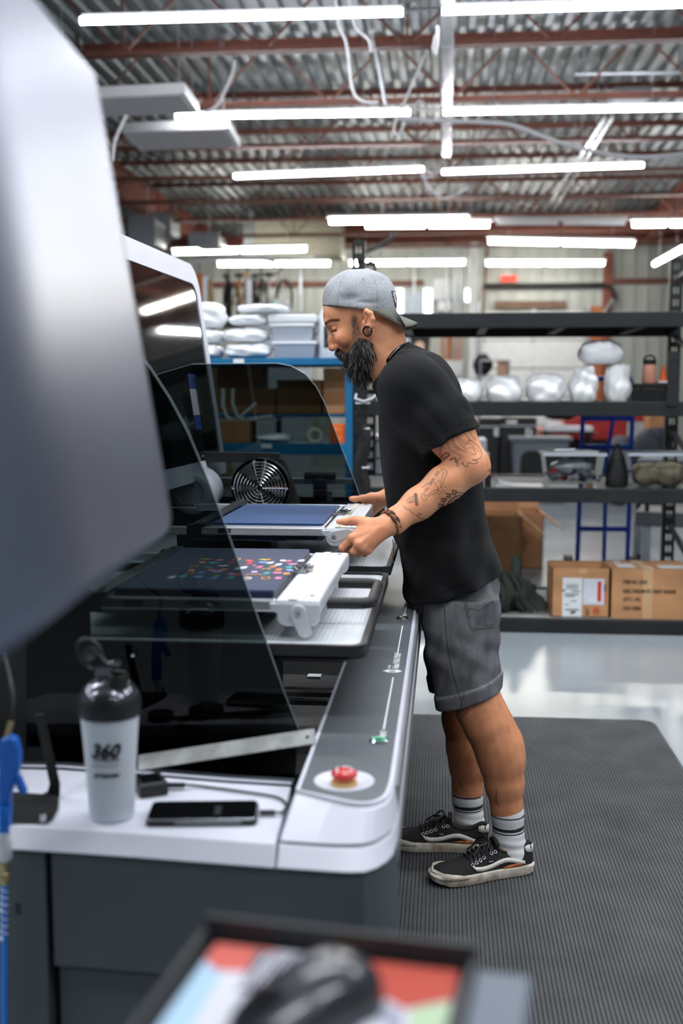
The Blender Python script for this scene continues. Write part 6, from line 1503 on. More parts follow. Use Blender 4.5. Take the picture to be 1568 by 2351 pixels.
for k, (xx, ww) in enumerate([(1300+2.3*i, (1.2, .7, 1.6)[i % 3]) for i in range(12)]): patch('barcode_bar', xx, 1341, xx+ww, 1353, M_bink, lb_, YS-.0915, .0002)
patch('label_mark', 1292, 1353, 1297, 1358, M_bink, lb_, YS-.0915, .0002)
for (xx0, yy0, xx1, yy1) in ((1312, 1356, 1332, 1358), (1296, 1363, 1328, 1365), (1296, 1368, 1320, 1370), (1310, 1379, 1324, 1380.5), (1296, 1387, 1306, 1388.5), (1298, 1399, 1330, 1401)): patch('label_text_line', xx0, yy0, xx1, yy1, M_bink, lb_, YS-.0915, .0002)
c = P(1315, 1406, YS-.0917); b = B()
for sg in (-1, 1): b.prism([c+Vector((sg*(.004+.014*math.cos(q)), 0, .006*math.sin(q)+sg*.002)) for q in [k*math.pi/5 for k in range(10)]], (0, -.0002, 0))
obj('label_logo', b, M_bink, lb_)
pk = patch('document_pouch', 1338, 1329, 1388, 1388, mat('pouch_film', (214, 216, 226), .2, var=0, coat=.5), t)
patch('red_strip', 1371, 1335, 1381, 1381, mat('red_strip', (206, 52, 32), .5, var=0), pk, YS-.0915, .0003); patch('pouch_slip', 1350, 1376, 1370, 1381, M_paper, pk, YS-.0915, .0003)
patch('side_print', 1387, 1343, 1391, 1360, M_bink, t); patch('side_print', 1388, 1363, 1391, 1384, MATS['red_strip'], t)
q = P(1341, 1413, YS-.0915); text('4SY', q, (0, 0, 1), (-1, 0, 0), .032, M_bink, t).location += Vector((.028, 0, 0))
c = P(1369, 1402, YS-.0915); b = B(); rg = [c+Vector((.016*math.cos(q), 0, .018*math.sin(q))) for q in [k*math.pi/8 for k in range(16)]]; b.tube(rg, .0022, 5, True); b.bx(c.x-.011, c.x+.011, c.y-.001, c.y, c.z-.003, c.z+.004); obj('red_stamp', b, MATS['red_strip'], t)
obj('tape_strip', B().bx(fx(1329, 1300).x, fx(1349, 1300).x, YS-.0908, YS-.09, z1-.03, z1), M_tape, t)
Yb_ = YS-.10
t, a0, a1, zb, z1 = carton('shaker_box', 1403, 1309, 1592, 1420, Yb_, .36, ON(3), 'large closed cardboard box printed in black, right end of the lowest level')
a, c = a0, a1; xm = P(1492, 1300, Yb_).x
obj('tape_strip', B().bx(P(1477, 1300, Yb_).x, P(1500, 1300, Yb_).x, Yb_-.0008, Yb_, zb+.002, z1), M_tape, t)
obj('top_tape', B().prism([(xm-.028, Yb_, z1+.0005), (xm+.028, Yb_, z1+.0005), (xm-.002, Yb_+.35, z1+.0005), (xm-.058, Yb_+.35, z1+.0005)], (0, 0, .0006)), M_tape, t)
for (u0, u1, v0, v1) in ((.10, .32, .06, .2), (.62, .95, .05, .16), (.12, .2, .25, .31)): obj('paper_label', B().prism([(a+u0*(c-a)-.03*v0, Yb_+v0, z1+.0005), (a+u1*(c-a)-.03*v0, Yb_+v0, z1+.0005), (a+u1*(c-a)-.03*v1, Yb_+v1, z1+.0005), (a+u0*(c-a)-.03*v1, Yb_+v1, z1+.0005)], (0, 0, .0008)), M_paper, t)
for s_, x_, y_, wpx in (('ITEM NO: 15205', 1430, 1340, 54), ('DESC: PNEUMATIC PAINT SHAKER', 1430, 1361, 118), ("Q'TY: 1 PC", 1430, 1380, 39), ('COO: CHINA', 1430, 1400, 41)): text(s_, P(x_, y_, Yb_-.0012), (1, 0, 0), (0, 0, 1), .030, M_bink, t, width=wpx*Yb_/2550, bold=.0008)
# ---------------- blue shelving on the left
YQ = 6.2
bx0, bx1 = P(793, 900, YQ).x, P(809, 900, YQ).x; bl = P(395, 830, YQ).x
rk = thing('blue_shelving', 'blue steel shelving with bags and boxes behind the printer guards', 'rack', ((bl+bx1)/2, YQ+.3, 0))
BZ = []
for i, (ya, yb) in enumerate(((822, 838), (1018, 1044), (1330, 1350))):
    z1, z0 = P(640, ya, YQ).z, P(640, yb, YQ).z; BZ.append(z1)
    for yy in (YQ, YQ+.58): obj('beam', B().bx(bl, bx1, yy, yy+.03, z0, z1), M_rblue, rk, 0, .003)
    obj('shelf_board', B().bx(bl+.02, bx1-.02, YQ+.031, YQ+.579, z1-.02, z1-.004), M_rblue, rk)
zt_ = BZ[0]
for x0, x1 in ((bx0, bx1), (bl, bl+.04)):
    for yy in (YQ-.004, YQ+.584): obj('post', B().bx(x0, x1, yy, yy+.032, 0, zt_-.001), M_rblue, rk, 0, .003)
for x_, y_ in ((548, 829), (612, 1024)): obj('shelf_tag', B().box(P(x_, y_, YQ-.001), (.06, .002, .024)), M_paper, rk)
SB = 'white plastic bags on the blue shelf'; zq = BZ[0]+.001; Yq = YQ+.16
bg_ = [(458, 792, 512, 822, 0, 31, 'bottom left white plastic bag beside the white hood frame'), (512, 790, 626, 822, 0, 32, 'bottom right white bag of the stack, against the lower tub'),
       (455, 758, 516, 792, 1, 33, 'middle left white plastic bag of the stack'), (510, 755, 620, 790, 1, 34, 'middle right white bag of the stack, beside the upper tub'), (524, 725, 618, 751, 2, 35, 'flat white bag lying third up in the stack'), (452, 695, 520, 757, 2, 36, 'peaked clear-white bag at the top left of the stack'), (545, 700, 664, 721, 3, 37, 'long white bag lying across the very top of the stack')]
for x0, y0, x1, y1, lv, sd, lb in bg_: bag('plastic_bag', x0, y0, x1, y1, Yq+(.04 if lv == 3 else 0), zq if lv == 0 else P(500, y1, Yq).z+.007, sd, lb, M_bagw, .16, SB, amp=.05)
def milky(x0, y0, x1, y1, zb, lb):
    Y = Yq-.05; a0, a1, _, z1 = front_box(x0, y0, x1, y1, Y); t = thing('storage_tub', lb, 'tub', ((a0+a1)/2, Y, zb), 'milky tubs on the blue shelf'); tp = (a1-a0)*.05
    b = B(); b.loft([[Vector((a0+tp*(1-k), Y+.02*(1-k), zb+(z1-.02-zb)*k)), Vector((a1-tp*(1-k), Y+.02*(1-k), zb+(z1-.02-zb)*k)), Vector((a1-tp*(1-k), Y+.28, zb+(z1-.02-zb)*k)), Vector((a0+tp*(1-k), Y+.28, zb+(z1-.02-zb)*k))] for k in (0, 1)]); obj('tub_body', b, M_tub, t, 0, .008)
    obj('lid', B().bx(a0-.008, a1+.008, Y-.01, Y+.3, z1-.02, z1), M_paper, t, 0, .006)
    for k in (0, 1): obj('handle_lip', B().bx(a0-.016 if k == 0 else a1, a0 if k == 0 else a1+.016, Y+.08, Y+.2, z1-.05, z1-.022), M_paper, t, 0, .004)
    return z1
z_ = milky(627, 783, 724, 822, zq, 'lower milky storage tub with white lid on the blue shelf'); z_ = milky(622, 742, 718, 783, z_+.001, 'upper milky storage tub stacked on the other tub'); 
Y = Yq-.05; a0, a1, _, z1 = front_box(615, 721, 726, 742, Y); tag(obj('flat_lid', B().bx(a0, a1, Y-.01, Y+.3, z_+.002, z1), M_paper, None, 0, .012), 'flat white padded lid lying on the upper milky tub', 'lid', None)
c = P(766, 822, Yq); c.z = zq; hh = P(766, 690, Yq).z-zq; t = thing('plastic_jug', 'white plastic jug with black label behind the face of the man', 'jug', c); rj = 34*6.3/2550
obj('jug_body', B().lathe([(.001, 0), (rj*.95, 0), (rj, .01), (rj, hh*.72), (rj*.8, hh*.84), (rj*.42, hh*.9), (rj*.42, hh)], c, n=28), M_paper, t, 50); obj('cap', B().cyl(c+Vector((0, 0, hh)), c+Vector((0, 0, hh+.03)), rj*.46, n=18), M_paper, t, 40)
b = B(); an = [math.radians(-125+7*k) for k in range(11)]; zz = [P(766, 800, Yq).z, P(766, 750, Yq).z]; b.strip([Vector((c.x+(rj+.001)*math.cos(a), c.y+(rj+.001)*math.sin(a), zz[0])) for a in an], [Vector((c.x+(rj+.001)*math.cos(a), c.y+(rj+.001)*math.sin(a), zz[1])) for a in an]); jl = obj('jug_label', b, M_bink, t, 60)
b = B(); b.tube([Vector((c.x+(rj+.0015)*math.cos(math.radians(a)), c.y+(rj+.0015)*math.sin(math.radians(a)), zz[0]+(zz[1]-zz[0])*f)) for a, f in ((-112, .9), (-104, .7), (-102, .5), (-108, .3), (-112, .12))], [.004, .008, .010, .007, .003], 6, flat=.2); obj('label_figure', b, M_lgrey, jl, 60)
# boxes on the middle blue shelf
zb2 = BZ[1]+.001; GC = 'brown cartons on the blue shelving'
for x0, y0, x1, y1, zz_, lb, mm in ((742, 894, 792, 950, None, 'lower tan carton next to the blue post on the shelving', M_card), (742, 845, 792, 893, None, 'upper tan carton next to the blue post on the shelving', M_card), (636, 872, 738, 950, None, 'wide dark carton seen through the guard, middle of the shelving', M_card2), (520, 892, 632, 950, None, 'dark carton seen through the guard, left of the wide one', M_card2), (498, 842, 600, 891, None, 'upper dark carton with white label at the left of the shelving', M_card2)):
    base = P(700, y1, YQ+.30).z if y1 < 945 else zb2+.16
    carton('carton', x0, y0, x1, y1, YQ+.30, .26, base, lb, m=mm, group=GC)
obj('inner_shelf', B().bx(bl+.02, bx1-.02, YQ+.29, YQ+.575, zb2+.14, zb2+.158), M_rblue, rk)
for xx in (bl+.05, (bl+bx1)/2, bx1-.08): obj('inner_leg', B().bx(xx, xx+.03, YQ+.52, YQ+.55, zb2, zb2+.14), M_rblue, rk)
t, *_ = carton('carton', 505, 966, 573, 1017, YQ+.02, .24, zb2, 'small brown carton at the front left of the middle blue shelf', m=M_card2, group=GC)
b = B(); lump(b, (P(620, 1000, YQ).x, YQ+.14, zb2), (.10, .10, .05), 41, amp=.1); t = tag(obj('packing_bag', b, M_bagc, None, 70), 'crumpled plastic packing lying in the middle of the blue shelf', 'bag')
c = P(722, 1000, YQ+.05); rt = 18*6.25/2550; c.z = zb2+rt; t = thing('tape_roll', 'roll of white tape lying on its edge on the blue shelf', 'tape', (c.x, c.y, zb2))
obj('roll', B().lathe([(rt*.6, -.03), (rt, -.03), (rt, .03), (rt*.6, .03), (rt*.6, -.03)], c, (.25, -1, 0), n=28), M_cream, t, 40); obj('tape_tail', B().bx(c.x-.10, c.x, c.y-.03, c.y+.03, zb2, zb2+.003), M_cream, t)
for k, (y0, y1) in enumerate(((974, 996), (996, 1017))):
    x0, x1, z0, z1 = front_box(758, y0, 791, y1, YQ+.03); z0 = zb2 if k else z0
    zlo = zb2+(.0 if k else (P(770, 996, YQ+.03).z-zb2)+.001); t = thing('orange_box', ('upper' if k == 0 else 'lower')+' small orange box beside the blue post', 'box', ((x0+x1)/2, YQ+.03, zlo), 'orange boxes on the blue shelf'); zh = P(770, y0, YQ+.03).z-.001
    obj('box_body', B().bx(x0, x1, YQ+.03, YQ+.14, zlo, zh), M_orange, t, 0, .002); obj('box_mark', B().bx(x0+.02, x1-.02, YQ+.029, YQ+.03, (zlo+zh)/2-.002, (zlo+zh)/2+.003), M_tape, t)
c = P(545, 965, YQ+.1)
for k, pts in enumerate([[(512, 892), (512, 930), (520, 955), (532, 964)], [(535, 892), (534, 925), (545, 955), (560, 964)], [(588, 926), (560, 950), (545, 965)], [(626, 955), (590, 960), (548, 966)]]):
    tag(obj('plastic_strip', B().tube([P(x, y, YQ+.10+.035*k) for x, y in pts], .010, 6), M_paper, None, 60), ['left bent white plastic strip in the shelf, seen through the guard', 'right bent white plastic strip in the shelf, seen through the guard', 'straight white strip leaning up to the right in the shelf', 'straight white strip lying almost flat in the shelf'][k], 'strip', 'white plastic strips on the blue shelf')
tag(obj('packing_tray', B().bx(P(495, 900, YQ+.1).x, P(640, 900, YQ+.1).x, YQ+.03, YQ+.28, P(550, 963, YQ+.1).z-.006, P(550, 963, YQ+.1).z-.001), M_board), 'thin grey tray under the white strips on the blue shelf', 'tray')
# dark cable pole between rack and man
YC = 5.2; t = thing('cable_pole', 'black pole wrapped with cables and ties behind the beard of the man', 'pole', P(833, 1160, YC)); t.location.z = 0
px_ = P(833, 1000, YC).x
obj('pole', B().cyl((px_, YC, 0), (px_, YC, P(833, 845, YC).z), .022, n=16), M_rub, t, 40); obj('sleeve', B().tube([(px_+.012*math.sin(k*.9), YC-.02, P(833, 1150, YC).z+k*.032) for k in range(14)], [.028+.005*(k % 2) for k in range(14)], 10), M_dkcloth, t, 70)
obj('pole_foot', B().lathe([(.14, 0), (.14, .01), (.03, .02)], (px_, YC, 0), n=20), M_rub, t, 40)
for y_ in (925, 983, 1072): z = P(833, y_, YC).z; obj('cable_tie', B().lathe([(.031, -.004), (.034, -.004), (.034, .004), (.031, .004)], (px_, YC-.015, z), n=16), M_paper, t, 40)
obj('cable', B().tube([P(818, 905, YC-.03), P(815, 915, YC-.05), P(835, 922, YC-.06), P(855, 915, YC-.05), P(868, 902, YC-.03)], .006, 7), M_lgrey, t, 60)
for k, (x0, y0, x1, y1, m) in enumerate(((842, 865, 862, 910, M_lgrey), (845, 1000, 880, 1012, M_lgrey), (842, 1016, 882, 1052, M_lgrey), (843, 1055, 884, 1092, M_lgrey))):
    Y = 7.6; q0, q1, z0, z1 = front_box(x0, y0, x1+20, y1, Y)
    if k: obj_t = tag(obj('drawer_unit', B().bx(q0, q1, Y, Y+.4, z0+.001, z1-.001), m, None, 0, .006), ['', 'top grey drawer unit behind the cable pole', 'middle grey drawer unit behind the cable pole', 'bottom grey drawer unit behind the cable pole'][k], 'drawer', 'stacked drawer units behind the pole')
q0, q1, z0, z1 = front_box(830, 1092, 920, 1120, 7.6); t = thing('side_table', 'grey table under the stacked drawer units behind the pole', 'table', ((q0+q1)/2, 7.8, 0)); zt_ = P(860, 1092, 7.6).z
obj('table_top', B().bx(q0-.05, q1+.3, 7.55, 8.1, zt_-.03, zt_), M_lgrey, t, 0, .004)
for xx in (q0, q1+.2):
    for yy in (7.6, 8.0): obj('leg', B().bx(xx, xx+.04, yy, yy+.04, 0, zt_-.03), M_rack, t)
# ================================================================== the far half of the workshop
def zf(y, Y): return P(1000, y, Y).z
# blue hand truck behind the rack
YH = 7.7; t = thing('hand_truck', 'tall blue hand truck frame standing behind the black rack', 'hand truck', P(1390, 1280, YH)); t.location.z = 0
xs_ = [P(x, 1100, YH).x for x in (1329, 1391, 1445)]; zt_ = P(1390, 890, YH).z
for x, x2 in ((xs_[0], xs_[0]+.02), (xs_[2], xs_[2]+.01)): obj('side_rail', B().tube([(x, YH, .10), (x2, YH, zt_)], .016, 8), M_ladder, t, 60)
obj('centre_rail', B().tube([(xs_[1], YH, .10), (xs_[1], YH, zf(1060, YH)), (xs_[1]+.06, YH-.03, zt_)], .014, 8), M_ladder, t, 60)
for y_ in (1025, 1210, 960): obj('cross_bar', B().bx(xs_[0], xs_[2], YH-.008, YH+.008, zf(y_, YH)-.018, zf(y_, YH)+.018), M_ladder, t, 0, .003)
obj('grip', B().tube([(xs_[0]+.02, YH, zt_), (xs_[0]+.05, YH-.05, zt_+.06), (xs_[2]-.02, YH-.05, zt_+.06), (xs_[2]+.01, YH, zt_)], .016, 8), M_ladder, t, 60)
obj('toe_plate', B().bx(xs_[0]-.03, xs_[2]+.03, YH-.2, YH, .012, .02), M_ladder, t)
for x in (xs_[0]-.05, xs_[2]+.05): obj('wheel', B().lathe([(.03, -.025), (.12, -.025), (.12, .025), (.03, .025)], (x, YH+.08, .121), (1, 0, 0), n=24), M_rub, t, 40)
obj('axle', B().cyl((xs_[0]-.06, YH+.08, .121), (xs_[2]+.06, YH+.08, .121), .012), M_galv, t)
# big open carton on the floor behind the rack
def open_carton(nm, x0, y0, x1, y1, Y, dep, label, m, flaps, group=None):
    a0, c0 = P(x0, y1, Y).x, P(x1, y1, Y).x; z1 = P(x0, y0, Y).z; t = thing(nm, label, 'box', ((a0+c0)/2, Y+dep/2, 0), group)
    for nm_, bx_ in (('front_wall', (a0, c0, Y, Y+.008)), ('back_wall', (a0, c0, Y+dep-.008, Y+dep)), ('side_wall', (a0, a0+.008, Y, Y+dep)), ('side_wall', (c0-.008, c0, Y, Y+dep))): obj(nm_, B().bx(*bx_, .001, z1), m, t)
    obj('bottom', B().bx(a0, c0, Y, Y+dep, .001, .01), M_cardin, t)
    for (p0, p1, dv) in flaps:
        q0, q1 = [Vector((a0 if p[0] == 0 else c0, Y if p[1] == 0 else Y+dep, z1)) for p in (p0, p1)]; d = Vector(dv); n = (q1-q0).cross(d).normalized()*.006
        obj('flap', B().prism([q0, q1, q1+d, q0+d], n), m, t)
    return t
open_carton('open_carton', 1196, 1180, 1246, 1295, 8.64, .45, 'tall open carton standing on the floor behind the front one', M_card, [((1, 0), (1, 1), (.16, 0, -.12)), ((0, 1), (1, 1), (0, .04, .10))], 'open cartons on the floor')
open_carton('open_carton', 1100, 1183, 1194, 1300, 8.2, .36, 'open brown carton with a flap folded right, close behind the man', M_card, [((1, 0), (1, 1), (.18, .0, -.15)), ((0, 1), (1, 1), (0, .02, .10))], 'open cartons on the floor')
# grey cart with caster at right
YW = 8.2; t = thing('utility_cart', 'dark grey utility cart with a caster at the right edge', 'cart', P(1510, 1230, YW)); t.location.z = 0
q0, q1 = P(1463, 1180, YW).x, P(1600, 1180, YW).x; z1, z0 = zf(1172, YW), zf(1205, YW); rot = .45
obj('tray', B().box(((q0+q1)/2+.05, YW+.25, (z0+z1)/2), (q1-q0, .5, z1-z0), (0, 0, -.25)), mat('cart_grey', (92, 96, 100), .5, var=.08), t, 0, .01)
obj('tray', B().box(((q0+q1)/2+.05, YW+.25, .85), (q1-q0, .5, .06), (0, 0, -.25)), MATS['cart_grey'], t, 0, .01); 
for sx, sy in ((-.18, .08), (.24, .08), (-.18, .45), (.24, .45)):
    xw, yw = (q0+q1)/2+.05+sx, YW+sy; obj('post', B().bx(xw-.015, xw+.015, yw-.015, yw+.015, z0, .86), M_black, t)
    obj('caster', B().lathe([(.02, -.02), (.065, -.02), (.065, .02), (.02, .02)], (xw, yw, .066), (1, .4, 0), n=20), M_rub, t, 40); obj('caster_fork', B().bx(xw-.03, xw+.03, yw-.02, yw+.02, .09, z0), M_galv, t)
# wheelie bin, cabinets, red machine, foam sheets
YV = 14.0; q0, q1 = P(1175, 1000, YV).x, P(1312, 1000, YV).x; zt_ = zf(1003, YV)
t = thing('wheelie_bin', 'grey wheelie bin with dark open recess behind the rack', 'bin', ((q0+q1)/2, YV, 0))
b = B(); b.loft([[Vector((q0+s, YV+f, z)), Vector((q1-s, YV+f, z)), Vector((q1-s, YV+.55, z)), Vector((q0+s, YV+.55, z))] for z, s, f in ((.02, .07, .06), (zt_-.05, .02, 0))]); obj('bin_body', b, M_bin, t, 0, .02)
obj('bin_rim', B().bx(q0-.02, q1+.02, YV-.03, YV+.58, zt_-.05, zt_), M_bin, t, 0, .012)
b = B(); r_ = rounded(q0+.11, q1-.09, .25, zt_-.17, [.02, .12, .12, .02]); b.prism([(x, YV-.012+.06*(1-(z/zt_)), z) for x, z in r_], (0, .012, 0)); obj('recess', b, M_int, t)
for x in (q0+.1, q1-.1): obj('wheel', B().lathe([(.03, -.03), (.1, -.03), (.1, .03), (.03, .03)], (x, YV+.5, .101), (1, 0, 0), n=20), M_rub, t, 40)
YD = 14.8
for k, (x0, x1, y0, let, lx, lb) in enumerate(((1150, 1232, 958, 'D', 1206, 'black flight case marked with a white D'), (1100, 1146, 960, 'E', 1134, 'black flight case marked with a white E'))):
    q0, q1 = P(x0, 1000, YD).x, P(x1, 1000, YD).x; t = thing('flight_case', lb, 'case', ((q0+q1)/2, YD, 0), 'black flight cases'); z1 = zf(y0, YD)
    obj('case_body', B().bx(q0, q1, YD, YD+.5, .08, z1), M_black, t, 0, .015); obj('lid_band', B().bx(q0-.004, q1+.004, YD-.004, YD+.504, z1-.12, z1-.10), M_alu, t)
    for xx in (q0+.06, q1-.06): obj('caster', B().cyl((xx-.02, YD+.1, .041), (xx+.02, YD+.1, .041), .04, n=14), M_rub, t, 40)
    text(let, P(lx, 1000, YD-.006), (1, 0, 0), (0, 0, 1), .125, M_ink, t, depth=.002, bold=.005)
    if k == 0: obj('white_tag', B().bx(P(1163, 970, YD).x, P(1187, 970, YD).x, YD-.006, YD-.001, zf(972, YD), zf(965, YD)), M_paper, t)
YM = 15.6; t = thing('red_machine', 'red-hooded floor machine with black seat behind the bin', 'machine', (P(1310, 1000, YM).x, YM, 0))
q0, q1 = P(1232, 1000, YM).x, P(1440, 1000, YM).x; b = B(); b.loft([[Vector((q0+(q1-q0)*s, YM+y, zc_-h_*math.cos(a) if False else zz)) for s, zz in ((0, zf(988, YM)-.1), (.05, zf(985, YM)), (.25, zf(975, YM)), (.45, zf(955, YM)), (.75, zf(948, YM)), (1, zf(958, YM)), (1, zf(1010, YM)), (.1, zf(1010, YM)))] for y in (0, .8)]); obj('hood', b, M_red, t, 30, .03)
obj('chassis', B().bx(q0+.05, q1-.05, YM+.05, YM+.75, .18, zf(1010, YM)), M_black, t, 0, .02); b = B(); lump(b, ((q0*.7+q1*.3), YM+.2, zf(965, YM)), (.26, .2, .15), 51, amp=.03); obj('seat', b, M_black, t, 70)
for xx in (q0+.25, q1-.25): obj('wheel', B().lathe([(.06, -.07), (.19, -.07), (.2, 0), (.19, .07), (.06, .07)], (xx, YM+.1, .201), (0, 1, 0), n=24), M_rub, t, 40)
q0, q1 = P(1085, 1000, YM).x, P(1135, 1000, YM).x; t = thing('red_machine', 'red and orange machine end seen between the rack and the elbow', 'machine', ((q0+q1)/2, YM, 0)); obj('body', B().bx(q0, q1, YM, YM+.5, .001, zf(985, YM)), M_black, t, 0, .02); obj('hood', B().prism([(q0, YM, zf(985, YM)), (q1, YM, zf(975, YM)), (q1, YM, zf(958, YM)), (q0+.1, YM, zf(962, YM))], (0, .5, 0)), M_red, t, 0, .02); c = P(1120, 977, YM-.02); obj('orange_lamp', B().lathe([(.03, 0), (.03, .02), (.0001, .03)], c, (0, -1, 0), n=14), M_orange, t, 40)
YO = 14.9
for k, (x0, y0, x1, y1, lb) in enumerate(((1254, 978, 1362, 990, 'long white foam slab lying on the red machine'), (1262, 974, 1300, 979, 'short white foam piece lying on the long slab'))):
    q0, q1 = P(x0, 980, YO).x, P(x1, 980, YO).x; z1 = zf(y0, YO); z0 = zf(y1, YO)+.001*k
    if k == 0:
        ft = thing('trestle_table', 'dark trestle table carrying white foam slabs behind the bin', 'table', ((q0+q1)/2, YO, 0)); obj('table_top', B().bx(q0-.05, q1+.05, YO, YO+.5, z0-.03, z0-.001), M_black, ft)
        for xx in (q0, q1-.04):
            for yy in (YO+.02, YO+.44): obj('leg', B().bx(xx, xx+.04, yy, yy+.04, 0, z0-.03), M_black, ft)
    tag(obj('foam_slab', B().bx(q0, q1, YO+.02, YO+.4, z0, z1), M_paper, None, 0, .01), lb, 'foam', 'white foam pieces')
YX = 14.0
q0, q1 = P(1455, 1000, YX).x, P(1560, 1000, YX).x; b = B(); lump(b, ((q0+q1)/2, YX+.2, 0), ((q1-q0)/2, .4, zf(985, YX)), 61, amp=.06, ex=2.2); tag(obj('covered_seat', b, mat('navy_cover', (40, 48, 58), .8, var=.15), None, 70), 'dark cloth covered mound behind the right rack post', 'cover')
q0, q1 = P(1385, 1000, YX+.2).x, P(1448, 1000, YX+.2).x; b = B(); lump(b, ((q0+q1)/2, YX-.1, 0), ((q1-q0)/2, .3, zf(1000, YX)), 62, amp=.05, ex=2.2); tag(obj('covered_seat', b, mat('grey_cover', (74, 78, 84), .8, var=.15), None, 70), 'grey cloth covered mound left of the darker one', 'cover')
def stack(Y, items):
    for x0, y0, x1, y1, m, lb in items: carton('carton', x0, y0, x1, y1, Y, .5, .001 if y1 > 1000 else zf(y1, Y), lb, m=m, group='cartons at the far back')
stack(17.3, [(1372, 940, 1412, 1010, M_card, 'tan carton standing on the floor behind the blue truck'), (1490, 940, 1530, 1008, M_card, 'tan carton standing on the floor left of the right rack post')])
Y = 18.6; q0, q1 = P(1425, 1000, Y).x, P(1490, 1000, Y).x
t = thing('tool_chest', 'red topped tool chest between two tan cartons', 'chest', ((q0+q1)/2, Y, 0)); obj('chest_body', B().bx(q0, q1, Y, Y+.5, .02, zf(968, Y)), M_lgrey, t, 0, .01); obj('chest_top', B().bx(q0, q1, Y, Y+.5, zf(966, Y), zf(945, Y)), M_red, t, 0, .01)
for k in range(3): obj('drawer_front', B().bx(q0+.02, q1-.02, Y-.012, Y-.001, .1+.25*k, .32+.25*k), M_lgrey, t, 0, .004)
# grey printer-like boxes left of the bin
Y = 8.9; q0, q1 = P(1095, 1000, Y).x, P(1124, 1000, Y).x
z_ = .001
cb = thing('pedestal_cabinet', 'light grey cabinet under stacked cases beside the elbow', 'cabinet', ((q0+q1)/2, Y, 0)); obj('cabinet_body', B().bx(q0-.05, q1, Y, Y+.45, .001, zf(1090, Y)), M_lgrey, cb, 0, .008); obj('plinth', B().bx(q0-.04, q1-.01, Y-.005, Y+.001, .001, .06), M_black, cb)
for k, (ya, yb) in enumerate(((1040, 1089), (1008, 1039))): tag(obj('equipment_case', B().bx(q0-.05, q1-.02*k, Y, Y+.42, zf(yb, Y), zf(ya, Y)), M_lgrey, None, 0, .012), ['lower light grey equipment case beside the elbow', 'upper light grey equipment case beside the elbow'][k], 'case', 'light grey cases')
# ---------------- back wall fittings
YB0 = YB-.06
t = thing('garage_door', 'wide white sectional garage door in the back wall', 'garage door', (P(1222, 850, YB0).x, YB0, 0)); x0, x1 = P(1104, 800, YB0).x, P(1343, 800, YB0).x; zt_ = zf(716, YB0)
for k in range(5):
    z0, z1 = zt_*k/5, zt_*(k+1)/5-.015; obj('door_section', B().bx(x0, x1, YB0-.06, YB0, z0+.01, z1), M_white, t, 0, .01)
    for f in (.03, .5, .97): obj('hinge', B().box((x0+(x1-x0)*f, YB0-.07, z1+.005), (.08, .02, .10)), M_galv, t)
obj('door_lock', B().cyl((x0+(x1-x0)*.5, YB0-.1, zt_*.5), (x0+(x1-x0)*.5, YB0-.06, zt_*.5), .05, n=14), M_galv, t)
for x in (x0-.05, x1+.05): obj('door_track', B().bx(x-.03, x+.03, YB0-.12, YB0-.06, 0, zt_+.2), M_galv, t)
zk = zf(656, YB0-.3); obj('spring_shaft', B().tube([(x0+.02, YB0-.2, zk), (x1+.35, YB0-.2, zk), (x1+.55, YB0-.2, zk-.1), (x1+.62, YB0-.2, zk-.35)], .05, 8), M_black, t, 60)
obj('track_stay', B().tube([(x1+.6, YB0-.2, zk-.3), (x1+.2, YB0-.2, zk-.85), (x1-.05, YB0-.15, zt_+.05)], .035, 6), M_galv, t); obj('track_stay', B().tube([(x0+.12, YB0-.2, zk+1.0), (x0+.05, YB0-.2, zk-.2), (x0+.02, YB0-.2, zk-.9)], .03, 6), M_steel, t)
tag(obj('lintel_board', B().bx(x0+.3, x1-.45, YB0-.1, YB0-.03, zt_+.06, zt_+.22), mat('dull_board', (112, 88, 70), .7, var=.1)), 'brown board across the wall just above the garage door', 'board')
zc0, zc1 = 0, zf(585, YB0); xq = P(1392, 700, YB0).x; tag(obj('steel_post', ibeam(B(), (xq, YB0-.12, 0), (xq, YB0-.119, zc1), .2, .001) if False else B().bx(xq-.09, xq+.09, YB0-.12, YB0-.005, 0, zc1), M_girder, None, 0, .01), 'red-brown steel column right of the garage door', 'column')
tag(obj('door_jamb', B().bx(P(1345, 800, YB0).x, P(1388, 800, YB0).x, YB0-.05, YB0-.01, 0, zt_+.1), M_wood), 'orange wooden jamb boards right of the garage door', 'jamb')
tag(obj('steel_post', B().bx(P(1093, 800, YB0).x-.08, P(1097, 800, YB0).x-.04, YB0-.14, YB0-.02, 0, zf(770, YB0)+1), M_steel, None, 0, .01), 'narrow red-brown post at the left side of the garage door', 'column')
YSg = YB0-.25; q0, q1, z0, z1 = front_box(1150, 632, 1186, 646, YSg); t = thing('exit_sign', 'orange-red sign reading SORTIE on the back wall', 'sign', ((q0+q1)/2, YSg, z0))
obj('sign_box', B().bx(q0, q1, YSg, YSg+.06, z0, z1), mat('sign_red', (226, 60, 26), .5, var=0, emit=1.1, ecol=(236, 62, 24)), t, 0, .006); text('SORTIE', ((q0+q1)/2, YSg-.003, z0+.03), (1, 0, 0), (0, 0, 1), .12, mat('sign_letters', (150, 20, 12), .5, var=0), t, align='CENTER', bold=.004, width=(q1-q0)*.86)
obj('sign_bracket', B().bx((q0+q1)/2-.02, (q0+q1)/2+.02, YSg+.02, YSg+.27, z1, z1+.03), M_galv, t)
